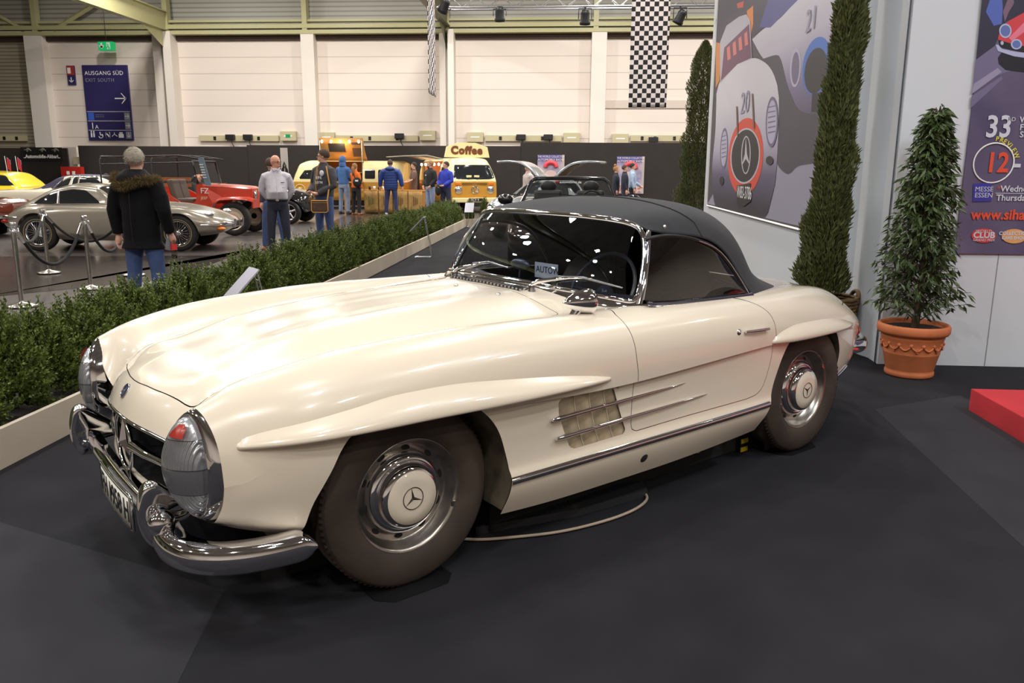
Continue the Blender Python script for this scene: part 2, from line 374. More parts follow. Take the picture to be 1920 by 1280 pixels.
for i, (u, v) in enumerate(((432, 257), (465, 257), (749, 255), (977, 257), (1028, 257), (1225, 262))):
    p = atY(u, v, BW-.2); t = thing('wall_transformer', ['black box on trunking left of the head of the bald man', 'black box on trunking just right of the first one, left of the bald man', 'black box on trunking above the blue puffer jacket', 'left of two black boxes on trunking right of the double column', 'right of two black boxes on trunking right of the double column', 'black box on trunking between the show poster and cypress'][i], 'power box', (p[0], BW-.22, p[2]), 0, 'black power boxes')
    mb = MB(); mb.box((0, 0, 0), (.42, .18, .24), bev=.02); mb.build('case', BLACK, t); mb = MB(); mb.tube([(.05, 0, -.1), (.08, 0, -.3), (.2, .05, -.55)], .02, 6); mb.build('cord', BLACK, t)
# ------------------------------------------------------------------ signs
NAVY = mat('sign_navy', hexc(48, 42, 92), .4); GREYP = mat('sign_grey', hexc(138, 138, 150), .5)
def flat_sign(name, label, cat, u0, v0, u1, v1, Y, m, depth=.06, part='panel'):
    p, q = atY(u0, v0, Y), atY(u1, v1, Y); t = thing(name, label, cat, ((p[0]+q[0])/2, Y, (p[2]+q[2])/2)); w, h = abs(q[0]-p[0]), abs(p[2]-q[2])
    mb = MB(); mb.box((0, depth/2, 0), (w, depth, h)); mb.build(part, m, t); return t, w, h
RX = (PI/2, 0, 0)
t, w, h = flat_sign('exit_direction_sign', 'large navy direction sign with white arrow and exit south lettering', 'sign', 153, 122, 250, 263, BW-.1, NAVY, .1)
text('AUSGANG SÜD', h*.075, 'lettering', WHITE, t, (-w*.45, -.01, h*.37), RX, ext=.002, spacing=1.08); text('EXIT SOUTH', h*.068, 'lettering', GREYP, t, (-w*.45, -.01, h*.28), RX, ext=.002, spacing=1.1)
def arrow(mb, cx, cz, L, wd, y, down=False):
    P = [[(-L/2, -wd/2), (L/2-wd*.5, -wd/2), (L/2-wd*.5, wd/2), (-L/2, wd/2)], [(L/2, 0), (L/2-L*.38, L*.42), (L/2-L*.38-wd*.9, L*.42), (L/2-wd*1.4, 0)], [(L/2, 0), (L/2-wd*1.4, 0), (L/2-L*.38-wd*.9, -L*.42), (L/2-L*.38, -L*.42)]]
    for q in P:
        q = [(b, -a) if down else (a, b) for a, b in q]; mb.add([(cx+a, y, cz+b) for a, b in q], [tuple(range(len(q)))])
mb = MB(); arrow(mb, w*.30, h*.06, w*.26, .05, -.012); mb.build('arrow', WHITE, t)
for zz in (-.115, -.24, -.365):
    mb = MB(); mb.box((0, -.006, h*zz), (w*.96, .01, .035)); mb.build('divider', mat('divider_grey', hexc(170, 168, 178), .5), t)
for zz, dn in ((-.178, 0), (-.302, 0), (-.43, 1)):
    mb = MB(); mb.box((w*.41, -.006, h*zz), (w*.12, .01, h*.095)); sq = mb.build('arrow_tile', GREYP, t); mb = MB(); arrow(mb, w*.41, h*zz, w*.10, .025, -.015, bool(dn)); mb.build('arrow', WHITE, sq)
mb = MB(); mb.box((-w*.40, -.006, h*-.178), (w*.13, .01, h*.1)); mb.build('blue_tile', mat('tile_blue', hexc(58, 98, 200), .5), t)
for zz in (-.165, -.19): text('NEUER INSTALL', h*.018, 'small_lettering', GREYP, t, (-w*.3, -.01, h*zz), RX, ext=.001)
text('1', h*.12, 'lettering', WHITE, t, (-w*.43, -.01, h*-.345), RX, ext=.002); text('A', h*.075, 'lettering', WHITE, t, (-w*.33, -.01, h*-.345), RX, ext=.002)
for i, xx in enumerate((-.40, -.22, -.06, .09, .24)):
    mb = MB(); y = -.012; cx = w*xx; cz = h*-.43
    if i == 0:
        for d_ in (-.06, .06): mb.box((cx+d_, y, cz), (.07, .008, .2)); mb.ball((cx+d_, y, cz+.15), (.04, .008, .04), 10, 6)
    elif i == 1: mb.tube([(cx+.1*math.cos(a), y, cz-.04+.1*math.sin(a)) for a in np.linspace(-3, 1, 12)], .018, 5); mb.tube([(cx-.03, y, cz+.14), (cx-.02, y, cz), (cx+.09, y, cz-.02)], .025, 5)
    elif i == 2: mb.tube([(cx-.1, y, cz-.13), (cx+.1, y, cz-.13), (cx+.1, y, cz+.13), (cx-.1, y, cz+.13)], .012, 4, closed=True); mb.tube([(cx-.05, y, cz+.06), (cx+.06, y, cz-.08)], .03, 5)
    elif i == 3: mb.tube([(cx-.13, y, cz-.06), (cx, y, cz+.04), (cx+.13, y, cz-.06)], .018, 5); mb.tube([(cx, y, cz+.04), (cx, y, cz+.12)], .014, 5)
    else: mb.box((cx, y, cz-.03), (.24, .008, .18)); mb.box((cx, y, cz+.1), (.16, .008, .06))
    mb.build('pictogram', WHITE, t)
t, w, h = flat_sign('hose_reel_sign', 'small red and navy sign with white down arrow beside large navy sign', 'sign', 124, 123, 142, 159, BW-.08, NAVY, .08)
mb = MB(); mb.box((0, -.005, h*.24), (w*.92, .012, h*.46)); mb.build('red_field', mat('sign_red', hexc(172, 52, 40), .5), t); mb = MB(); mb.box((-w*.18, -.013, h*.24), (w*.42, .01, h*.3)); mb.build('pictogram', WHITE, t); mb = MB(); arrow(mb, 0, -h*.25, h*.3, .04, -.012, True); mb.build('arrow', WHITE, t)
t, w, h = flat_sign('emergency_exit_sign', 'green lit emergency exit sign hanging high on the white wall', 'sign', 183, 78, 212, 94, BW-.9, mat('exit_green', hexc(20, 165, 92), .4, emit=.5), .25)
mb = MB(); arrow(mb, -w*.26, 0, h*.7, .09, -.012, True); mb.build('arrow', WHITE, t); mb = MB(); mb.box((w*.2, -.006, 0), (w*.25, .012, h*.78)); dr = mb.build('doorway', WHITE, t)
mb = MB(); mb.tube([(w*.2-.02, -.02, h*.2), (w*.2, -.02, 0), (w*.2+.06, -.02, -h*.3)], .03, 5); mb.tube([(w*.2, -.02, 0), (w*.2-.08, -.02, -h*.25)], .025, 5); mb.build('runner', mat('exit_green', (0, 0, 0)), dr)
mb = MB(); mb.tube([(0, .1, h/2), (0, .1, 3.0)], .012, 6); mb.build('hanger', BLACK, t)
# ------------------------------------------------------------------ black partition panels
PART = mat('partition_black', hexc(40, 34, 32), .8, var=.15, vscale=2)
PY_ = 33.0
for i, (u0, u1, v) in enumerate(((-60, 126, 277), (147, 252, 273), (252, 463, 274), (463, 976, 272), (976, 1330, 267))):
    p, q = atY(u0, v, PY_+.02*i), atY(u1, v, PY_+.02*i)
    mb = MB(); mb.box(((p[0]+q[0])/2, PY_+.02*i, p[2]/2), (q[0]-p[0], .08, p[2])); tag(mb.build('partition_panel', PART), ['black partition panel at far left carrying the car dealer banner', 'black partition panel right of the white column, behind the silver coupe', 'black partition panel behind the bare roof frame of the red off-road car', 'long black partition panel behind the coffee vans', 'taller black partition panel carrying the two show posters'][i], 'partition', 'black partition panels')
p = atY(136, 300, 33.4); mb = MB(); mb.box((p[0], 33.4, 1.15), (.6, .3, 2.3)); struct('column_low', mb, WCOL)
p = atY(131, 325, 32.4); t = thing('fire_cabinet', 'red fire cabinet standing before the white column', 'cabinet', (p[0], 32.6, 0)); mb = MB(); mb.box((0, 0, .75), (.85, .25, 1.5)); mb.build('body', mat('fire_red', hexc(176, 40, 30), .4), t)
for d_ in (-.12, .12): mb = MB(); mb.box((d_, -.13, 1.25), (.12, .01, .14)); mb.build('label_plate', WHITE, t)
p = atY(143, 301, 33.1); mb = MB(); mb.box((p[0], 33.14, p[2]), (.25, .12, .3)); tag(mb.build('alarm_box', TRK), 'beige alarm box on the low white column above the fire cabinet', 'box')
# dealer banner with three little chrome cars
t, w, h = flat_sign('dealer_banner', 'black banner with white dealer lettering and three small car pictures', 'banner', 38, 276, 118, 302, PY_-.07, mat('banner_black', hexc(22, 20, 20), .6), .03)
text('..Automobile-Akbari..', h*.36, 'lettering', WHITE, t, (0, -.005, -h*.28), RX, 'CENTER', bold=.006, sx=.92, ext=.002)
for xx in (-.33, .03, .34):
    mb = MB(); mb.ball((w*xx, -.01, h*.27), (w*.09, .012, h*.11), 14, 8); mb.ball((w*xx+.03, -.012, h*.33), (w*.05, .012, h*.12), 12, 8); cp = mb.build('car_picture', mat('picture_grey', hexc(150, 148, 142), .5, var=.6, vscale=12), t)
    for d_ in (-.05, .05): mb = MB(); mb.ball((w*(xx+d_), -.022, h*.2), (.06, .01, .06), 10, 6); mb.build('wheel_picture', BLACK, cp)
# show posters
def poster(u0, v0, u1, v1, label):
    t, w, h = flat_sign('show_poster', label, 'poster', u0, v0, u1, v1, PY_+.01, mat('poster_blue', hexc(120, 122, 168), .5, var=.35, vscale=3, col2=hexc(190, 172, 176)), .03)
    mb = MB(); mb.box((0, -.004, h*.42), (w, .008, h*.16)); mb.build('title_band', mat('poster_band', hexc(72, 74, 150), .5), t)
    text('THE WORLD COLLECTOR', h*.075, 'lettering', mat('poster_cream', hexc(232, 216, 190), .5), t, (0, -.012, h*.43), RX, 'CENTER', sx=.92*w/(h*.82), ext=.001); text('AUTOMOBILE SHOW', h*.085, 'lettering', MATS['poster_cream'], t, (0, -.012, h*.345), RX, 'CENTER', sx=.95*w/(h*.78), ext=.001)
    mb = MB(); mb.tube([(w*.0+w*.2*math.cos(a), -.01, h*.18+w*.17*math.sin(a)) for a in np.linspace(0, PI, 14)], .09, 6); mb.build('red_wreath', mat('wreath_red', hexc(206, 60, 70), .5), t)
    mb = MB(); mb.ball((0, -.006, h*-.02), (w*.22, .008, h*.12), 16, 8); mb.build('pale_car_picture', mat('poster_pale', hexc(214, 186, 186), .5), t)
    mb = MB(); mb.box((0, -.005, -h*.37), (w*.9, .008, h*.2)); mb.build('red_crowd', mat('poster_crowd', hexc(150, 80, 86), .5, var=.5, vscale=9, col2=hexc(206, 180, 170)), t)
    mb = MB(); mb.box((w*.46, -.006, 0), (w*.09, .008, h)); mb.build('side_strip', mat('poster_side', hexc(176, 166, 164), .5), t)
poster(1008, 290, 1057, 362, 'blue show poster with red wreath behind the open wing doors'); poster(1157, 293, 1206, 363, 'blue show poster with red wreath behind the three walkers')
# roll-up banner behind the talking men
t, w, h = flat_sign('rollup_banner', 'white roll-up banner with round black emblem behind the talking men', 'banner', 525, 277, 545, 408, 24.5, mat('rollup_white', hexc(205, 196, 188), .6), .02)
mb = MB(); 
for r in (.42, .34): mb.tube([(w*r*math.cos(a), -.008, h*.17+w*1.0*r/.42*.6*math.sin(a)) for a in np.linspace(0, 2*PI, 24, endpoint=False)], .008, 5, closed=True)
mb.tube([(-w*.2, -.008, h*.05), (-w*.16, -.008, h*.25), (0, -.008, h*.30), (w*.16, -.008, h*.25), (w*.2, -.008, h*.05)], .02, 6); mb.build('emblem', BLACK, t)
mb = MB(); mb.box((0, .02, -h/2-.02), (w*1.1, .2, .06)); mb.build('base', ALU, t)
# ------------------------------------------------------------------ lighting truss, spotlights, chequered flags
TY = 20.0; tz = atY(1000, 15, TY)[2]
t = thing('lighting_truss', 'aluminium lighting truss crossing above the stand', 'truss', (0, TY, tz)); L0, L1 = -3.25, 4.6
for dy, dz, nm in ((-.15, 0, 'chord'), (.15, 0, 'chord'), (0, .26, 'chord')): mb = MB(); mb.tube([(L0, dy, dz), (L1, dy, dz)], .025, 8); mb.build(nm, ALU, t)
mb = MB(); n = 26
for side in ((-.15, 0), (.15, 0)):
    P = [(L0+(L1-L0)*i/n, side[0] if i % 2 == 0 else 0, 0 if i % 2 == 0 else .26) for i in range(n+1)]; mb.tube(P, .010, 5)
mb.build('lattice', ALU, t)
for i, (u, v, tilt) in enumerate(((833, 12, .5), (937, 28, 0), (1097, 34, 0), (1275, 33, .45))):
    p = atY(u, v, TY-.15); t = thing('stage_spotlight', ['black stage spotlight beside the narrow flag, leftmost on the truss', 'black stage spotlight second from left on the truss', 'black stage spotlight third from left, left of the wide flag', 'black stage spotlight right of the wide flag'][i], 'spotlight', tuple(p), 0, 'truss spotlights')
    M_ = Matrix.Rotation(tilt, 4, 'Y') @ Matrix.Rotation(.35, 4, 'X')
    mb = MB(); mb.lathe([(0, .18), (.07, .18), (.10, .12), (.11, -.06), (.125, -.08), (.125, -.14), (.115, -.14)], 20, m=M_); mb.build('can', BLACK, t)
    mb = MB(); mb.lathe([(0, -.125), (.112, -.125)], 20, m=M_); mb.build('lens', mat('spot_lens', (.75, .88, 1), .3, emit=9), t)
    mb = MB(); hz = tz-p[2]; mb.tube([(-.15, 0, -.02), (-.15, 0, hz-.05), (.15, 0, hz-.05), (.15, 0, -.02)], .012, 6); mb.tube([(0, 0, hz-.06), (0, 0, hz-.028)], .02, 6); mb.build('yoke', BLACK, t)
CHK = bpy.data.materials.new('chequer_cloth'); CHK.use_nodes = True; nt = CHK.node_tree; ck_ = nt.nodes.new('ShaderNodeTexChecker'); tc_ = nt.nodes.new('ShaderNodeTexCoord'); ck_.inputs['Scale'].default_value = 1/.105
mp_ = nt.nodes.new('ShaderNodeMapping'); mp_.inputs['Location'].default_value = (.03, .03, .03); nt.links.new(tc_.outputs['Object'], mp_.inputs[0])
ck_.inputs['Color1'].default_value = (*hexc(226, 216, 212), 1); ck_.inputs['Color2'].default_value = (*hexc(30, 28, 30), 1); nt.links.new(mp_.outputs[0], ck_.inputs[0]); nt.links.new(ck_.outputs[0], nt.nodes['Principled BSDF'].inputs['Base Color']); nt.nodes['Principled BSDF'].inputs['Roughness'].default_value = .8
p, q = atY(1185, 0, TY-.25), atY(1249, 202, TY-.25); w = q[0]-p[0]
mb = MB(); mb.grid([[(w*i/12-w/2, .0+.012*math.sin(i*1.1)*.5, -zz) for i in range(13)] for zz in np.linspace(0, 3.4, 30)])
o = mb.build('chequered_flag', CHK); o.location = ((p[0]+q[0])/2, TY-.25, q[2]+3.4); tag(o, 'wide black and white chequered flag hanging from truss on the right', 'flag', 'chequered flags'); add_mod(o, 'SOLIDIFY', thickness=.004)
p = atY(804, 175, 19.4)
mb = MB(); mb.grid([[(.01*math.sin(i), 1.05*i/12, -zz) for i in range(13)] for zz in np.linspace(0, 3.2, 30)])
o = mb.build('chequered_flag', CHK); o.location = (p[0], 19.4, p[2]+3.2); tag(o, 'chequered flag seen nearly edge-on at left end of truss', 'flag', 'chequered flags'); add_mod(o, 'SOLIDIFY', thickness=.004)
# ------------------------------------------------------------------ white stand walls with the big prints
WX, WY = 2.40, 6.36
SW = mat('stand_white', hexc(208, 210, 214), .7)
mb = MB(); mb.box((WX+.08, (WY+15.3)/2, 3.0), (.16, 15.3-WY, 6.0)); struct('wall_right', mb, SW)
mb = MB(); mb.box((WX+3.66, WY+.08, 3.0), (7.0, .16, 6.0)); struct('wall_front', mb, SW)
mb = MB()
for x in (3.205, 4.2): mb.box((x, WY-.001, .44), (.006, .006, .88))
mb.box((5.8, WY-.001, .875), (6.0, .008, .006)); tag(mb.build('trim_21', mat('joint_grey', hexc(150, 152, 156), .7)), kind='structure')
# rounded fabric corner fold
mb = MB(); mb.grid([[(WX-.02+.03*math.sin(k*.9), WY+.02+k*.075, z) for k in range(14)] for z in (0, 6)]); tag(mb.build('trim_22', mat('fabric_skin', hexc(196, 201, 208), .8)), kind='structure')
# ---- race car print
RC = lambda u, v: (1240+.34364*u, .34375*v)
def pr_mat(n, c): return mat('print_'+n, hexc(*c), .55)
def vgrad(name, stops):
    m = mat(name, (1, 1, 1), .55); nt = m.node_tree; tc = nt.nodes.new('ShaderNodeTexCoord'); sp = nt.nodes.new('ShaderNodeSeparateXYZ'); mr = nt.nodes.new('ShaderNodeMapRange'); cr = nt.nodes.new('ShaderNodeValToRGB'); z0, z1 = stops[0][0], stops[-1][0]
    mr.inputs[1].default_value = z0; mr.inputs[2].default_value = z1; nt.links.new(tc.outputs['Object'], sp.inputs[0]); nt.links.new(sp.outputs[2], mr.inputs[0]); nt.links.new(mr.outputs[0], cr.inputs[0]); nt.links.new(cr.outputs[0], nt.nodes['Principled BSDF'].inputs['Base Color'])
    el = cr.color_ramp.elements
    for k, (z, c) in enumerate(stops):
        e = el[0] if k == 0 else (el[1] if k == 1 else el.new(1.)); e.color = (*hexc(*c), 1)
    for k, (z, c) in enumerate(sorted(stops)): el[k].position = (z-z0)/(z1-z0) if k < len(el) else 1
    return m
ph = thing('race_car_print', 'huge wall print of two silver racing cars behind the cypress', 'wall print', (WX-.01, 11.1, .87))
lay = [0]
def on_print(pts, name, m, closed_curve=False, parent=ph, X=WX-.012):
    lay[0] += 1; q = [RC(u, v) for u, v in pts]; P = np.array([atX(u, v, X) for u, v in q])
    P = np.stack([np.full(len(P), -.0003*lay[0]-.011), P[:, 1]-11.1, P[:, 2]-.87], 1)
    if closed_curve: P = refine(np.vstack([P, P[:1]]), 60, hspline)[:-1]
    mb = MB(); mb.poly([tuple(a) for a in P[::1]]); return mb.build(name, m, parent)
def ell(cx, cy, rx, ry, sk=0., n=40): return [(cx+rx*math.cos(a)+sk*math.sin(a), cy+ry*math.sin(a)) for a in np.linspace(0, 2*PI, n, endpoint=False)]
mb = MB(); mb.box((0, 0, 2.3), (.02, 14.78-7.40, 4.6)); mb.build('panel', pr_mat('dark', (78, 72, 80)), ph)
mb = MB(); y0, y1 = 7.40-11.1, 14.78-11.1; mb.tube([(-.015, y0, 4.6), (-.015, y0, 0), (-.015, y1, 0), (-.015, y1, 4.6)], .018, 4, smooth=False); mb.build('frame', WHITE, ph)
GF = vgrad('print_front_car', [(.15, (62, 56, 66)), (.55, (96, 88, 116)), (.95, (176, 170, 190)), (1.6, (206, 202, 210))]); GR = vgrad('print_rear_car', [(1.1, (84, 76, 96)), (1.5, (120, 112, 146)), (2.0, (186, 180, 196)), (2.6, (206, 202, 210))])
SIL, SILD, BLK = pr_mat('silver', (200, 196, 206)), pr_mat('mauve', (122, 112, 140)), pr_mat('black', (44, 40, 46))
on_print([(255, 1110), (600, 1195), (1000, 1290), (1005, 1100), (1045, 830), (820, 880), (640, 880), (400, 860)], 'asphalt', pr_mat('asphalt', (150, 146, 164)))
on_print([(300, 110), (330, -20), (560, -60), (700, -60), (620, 110), (500, 200), (330, 460), (300, 300)], 'crowd', pr_mat('crowd', (70, 62, 78)))
on_print([(470, 60), (505, 30), (505, 130), (490, 200)], 'crowd_orange', pr_mat('orange', (214, 130, 60))); on_print([(415, 20), (455, 5), (450, 40), (420, 45)], 'crowd_red', pr_mat('redc', (196, 82, 60))); on_print([(300, 230), (340, 240), (320, 440), (300, 480)], 'crowd_amber', pr_mat('amber', (204, 134, 70)))
on_print([(500, 215), (560, 160), (640, 110), (760, -10), (900, -60), (1080, -40), (1060, 300), (1010, 640), (900, 660), (760, 640), (640, 560), (600, 380), (540, 290)], 'rear_car_body', GR, True)
on_print([(560, 320), (640, 300), (700, 480), (760, 600), (1000, 660), (1040, 860), (750, 905), (700, 950), (640, 900), (600, 600)], 'rear_car_shadow', pr_mat('shade', (74, 68, 80)), True)
on_print([(540, 150), (600, -40), (730, -40), (750, 0), (600, 150)], 'rear_car_window', pr_mat('glass2', (84, 82, 140)))
on_print(ell(855, 360, 78, 160, -18), 'rear_grille_ring', pr_mat('blue', (70, 110, 190))); on_print(ell(850, 385, 62, 125, -14), 'rear_grille', BLK)
on_print(ell(738, 368, 30, 108, -5), 'rear_headlight', pr_mat('lamp', (176, 172, 196))); on_print(ell(738, 372, 21, 88, -4), 'rear_headlight_glass', pr_mat('lampd', (112, 104, 130)))
on_print([(830, 510), (900, 500), (900, 610), (825, 610)], 'rear_plate', BLK)
on_print([(1045, 60), (1080, 0), (1095, 0), (1062, 420), (1040, 420)], 'third_car', pr_mat('third', (60, 56, 92)))
on_print([(305, 510), (325, 440), (420, 350), (500, 318), (570, 340), (620, 405), (648, 530), (645, 720), (632, 960), (605, 1090), (575, 1186), (300, 1122), (282, 900), (300, 700)], 'front_car_body', GF, True)
on_print([(325, 230), (360, 140), (430, 90), (470, 78), (490, 110), (500, 320), (420, 350), (325, 455)], 'front_car_roof', pr_mat('roof', (176, 172, 182)))
on_print([(348, 260), (485, 130), (497, 315), (420, 350), (330, 440)], 'front_car_windscreen', pr_mat('ws', (112, 72, 96)))
for k in range(4): on_print([(362+k*32, 262-k*26), (378+k*32, 248-k*26), (384+k*32, 320-k*26), (366+k*32, 330-k*26)], 'window_lettering', pr_mat('salmon', (206, 120, 110)))
on_print(ell(466, 855, 96, 212, -12), 'front_grille_ring', pr_mat('red', (214, 78, 58)))
on_print(ell(464, 850, 81, 152, -8), 'front_grille_edge', pr_mat('edge', (190, 186, 196))); on_print(ell(464, 850, 75, 143, -8), 'front_grille', BLK)
on_print(ell(468, 845, 26, 104, -2), 'star_ring', pr_mat('edge', (0, 0, 0))); on_print(ell(468, 845, 21, 97, -2), 'star_field', BLK)
on_print([(468, 745), (474, 840), (492, 905), (468, 866), (444, 905), (462, 840)], 'star', pr_mat('edge', (0, 0, 0)))
for cx, cy, rx, ry in ((348, 810, 21, 112), (612, 665, 34, 138)):
    on_print(ell(cx, cy, rx, ry, -4), 'headlight_rim', pr_mat('lampd', (0, 0, 0))); on_print(ell(cx, cy, rx*.78, ry*.86, -4), 'headlight_glass', pr_mat('lamp', (0, 0, 0)))
    for k in range(6): on_print([(cx-rx*.6, cy-ry*.6+k*ry*.2), (cx+rx*.6, cy-ry*.66+k*ry*.2), (cx+rx*.6, cy-ry*.62+k*ry*.2), (cx-rx*.6, cy-ry*.55+k*ry*.2)], 'headlight_bar', pr_mat('lampd', (0, 0, 0)))
on_print(ell(336, 985, 12, 24), 'fog_lamp', BLK); on_print(ell(600, 875, 20, 24), 'fog_lamp', BLK)
on_print([(418, 1012), (497, 998), (497, 1098), (458, 1126), (420, 1112)], 'print_plate', BLK)
for a, b in (((420, 580), (424, 740)), ((505, 510), (514, 700))): on_print([(a[0]-4, a[1]), (a[0]+4, a[1]), (b[0]+4, b[1]), (b[0]-4, b[1])], 'hood_strap', pr_mat('strap', (120, 92, 84)))
def print_text(s, cu, cv, hz, m, sx=.8):
    p = atX(*RC(cu, cv), WX-.012); text(s, hz, 'print_lettering', m, ph, (-.0115-.0003*lay[0], p[1]-11.1, p[2]-.87), (PI/2, 0, -PI/2), 'CENTER', sx=sx, ext=.0003)
print_text('W83-3786', 458, 1082, .24, WHITE, .95); print_text('20', 462, 615, .42, pr_mat('num', (150, 146, 170)), 1.5); print_text('21', 825, 165, .32, pr_mat('num', (0, 0, 0)), 1.3)
# ---- show banner
BC = lambda u, v: (1600+.37515*u, .375*v)
bn = thing('show_banner', 'purple show banner with red sports car and event lettering', 'banner', (4.4, WY-.012, .87)); bl = [0]
def on_ban(pts, name, m, smooth=False):
    bl[0] += 1; P = np.array([atY(*BC(u, v), WY-.014) for u, v in pts]); P = np.stack([P[:, 0]-4.4, np.full(len(P), -.0003*bl[0]-.0065), P[:, 2]-.87], 1)
    if smooth: P = refine(np.vstack([P, P[:1]]), 60, hspline)[:-1]
    mb = MB(); mb.poly([tuple(a) for a in P]); return mb.build(name, m, bn)
p0_ = atY(1790, 472, WY-.012); 
mb = MB(); mb.box((5.9-4.4+(p0_[0]-2.874)/2, 0, 2.2), (5.9+.0-2.874-(-3.0)-.0, .012, 4.4)); o = mb.build('cloth', mat('banner_purple', hexc(104, 92, 118), .6, var=.35, vscale=1.6, col2=hexc(78, 68, 98)), bn); 
for v in o.data.vertices: v.co.x = (p0_[0]-4.4) if v.co.x < 1.4 else 4.2
on_ban([(645, -40), (900, -40), (900, 60), (853, 70), (760, 110), (700, 240), (612, 300)], 'dark_road', pr_mat('bdark', (44, 38, 60)))
on_ban([(610, 300), (853, 120), (853, 330), (600, 420)], 'speed_streak', pr_mat('streak1', (112, 104, 134))); on_ban([(600, 420), (720, 340), (740, 360), (590, 470)], 'speed_streak', pr_mat('streak2', (150, 142, 166))); on_ban([(590, 480), (740, 380), (745, 395), (585, 540)], 'speed_streak', pr_mat('streak1', (0, 0, 0)))
on_ban([(690, -30), (740, -30), (745, 40), (740, 120), (700, 130), (660, 60)], 'spectator', pr_mat('spect', (80, 100, 176))); on_ban([(780, -30), (800, -30), (800, 20), (775, 60), (755, 110), (745, 60)], 'spectator', pr_mat('spect2', (120, 92, 110)))
on_ban([(720, 290), (740, 260), (1000, 330), (1000, 380), (760, 350), (725, 320)], 'car_shadow', pr_mat('bblack', (26, 22, 30)))
on_ban([(720, 190), (735, 140), (775, 105), (853, 62), (1000, 20), (1000, 300), (780, 230), (725, 205)], 'painted_car_body', pr_mat('bred', (206, 60, 66)), False); on_ban([(775, 190), (853, 110), (1000, 60), (1000, 130), (853, 160), (790, 205)], 'painted_car_gloss', pr_mat('bpink', (226, 120, 140)))
on_ban([(725, 200), (775, 215), (1000, 265), (1000, 290), (790, 250), (725, 235)], 'painted_car_mouth', pr_mat('bblack', (0, 0, 0)))
on_ban([(708, 225), (722, 224), (740, 245), (800, 258), (1000, 285), (1000, 310), (800, 282), (720, 256)], 'painted_bumper', pr_mat('bsteel', (176, 180, 210)))
on_ban(ell(757, 155, 31, 36), 'painted_headlight', pr_mat('bsteel', (0, 0, 0))); on_ban(ell(757, 155, 24, 28), 'painted_headlight_glass', pr_mat('bglass', (96, 112, 170))); on_ban(ell(812, 222, 28, 26), 'painted_fog_lamp', pr_mat('bsteel', (0, 0, 0))); on_ban(ell(812, 222, 20, 19), 'painted_fog_glass', pr_mat('bglass', (0, 0, 0))); on_ban(ell(740, 216, 8, 10), 'painted_side_lamp', pr_mat('bsteel', (0, 0, 0)))
def ban_text(s, u, v, hp, m, bold=0., sx=1., align='LEFT', rot=0., shear=0.):
    p = atY(*BC(u, v), WY-.014); hh_ = hp*.375/1519.95*6.6
    return text(s, hh_*1.38, 'banner_lettering', m, bn, (p[0]-4.4, -.0003*bl[0]-.008, p[2]-.87), (PI/2, rot, 0), align, bold=bold, sx=sx, ext=.0004, shear=shear)
PALE, BREDT, BYEL = pr_mat('pale', (206, 208, 216)), pr_mat('bredt', (222, 80, 50)), pr_mat('byel', (222, 208, 70))
ban_text('33', 652, 684, 96, PALE, .004, .86); ban_text('RD', 768, 606, 18, PALE); 
for s_, v_ in (('World', 612), ('Fuel', 650), ('Speed', 686)): ban_text(s_.upper(), 826, v_, 26, PALE, .001)
bl[0] += 1; p = atY(*BC(700, 815), WY-.02); r = .142
mb = MB(); mb.tube([(p[0]-4.4+r*math.cos(a), -.012, p[2]-.87+r*math.sin(a)) for a in np.linspace(0, 2*PI, 48, endpoint=False)], .006, 6, closed=True, flat=.5); mb.build('date_circle', WHITE, bn)
ban_text('12', 652, 858, 88, BREDT, .005, .84); ban_text('-15', 790, 858, 88, PALE, .004, .9)
for k, ch in enumerate('PREVIEW'):
    a = math.radians(84-k*9.5); p = (700+math.cos(a)*114, 815-math.sin(a)*114); ban_text(ch, p[0]-6, p[1]+2, 20, BYEL, .001, 1, 'LEFT', PI/2-a)
on_ban([(597, 918), (688, 913), (686, 1006), (594, 1008)], 'venue_tile', pr_mat('bblue', (58, 54, 150))); ban_text('MESSE', 603, 956, 22, PALE, 0, .98); ban_text('ESSEN', 601, 986, 22, PALE, 0, .98)
ban_text('*', 714, 958, 26, BREDT); ban_text('Wednesday', 730, 957, 28, PALE, .001); ban_text('Thursday 9 am', 708, 1002, 28, PALE, .001); on_ban([(708, 964), (1000, 966), (1000, 969), (708, 967)], 'date_rule', PALE)
ban_text('www.siha.de', 583, 1094, 46, BREDT, .003, .95)
on_ban(ell(648, 1177, 61, 36), 'club_seal', pr_mat('seal', (206, 60, 60))); ban_text('CLUB', 648, 1188, 28, PALE, .002, 1., 'CENTER'); ban_text('WORLD', 648, 1162, 14, PALE, .0, 1., 'CENTER'); ban_text('GRAND PRIX', 648, 1205, 12, PALE, .0, 1., 'CENTER')
on_ban(ell(800, 1180, 62, 36), 'orange_seal', pr_mat('seal2', (222, 160, 100))); ban_text('COLLECTION', 800, 1174, 16, PALE, .001, 1., 'CENTER'); ban_text('CARS SHOW', 800, 1196, 14, PALE, .001, 1., 'CENTER')
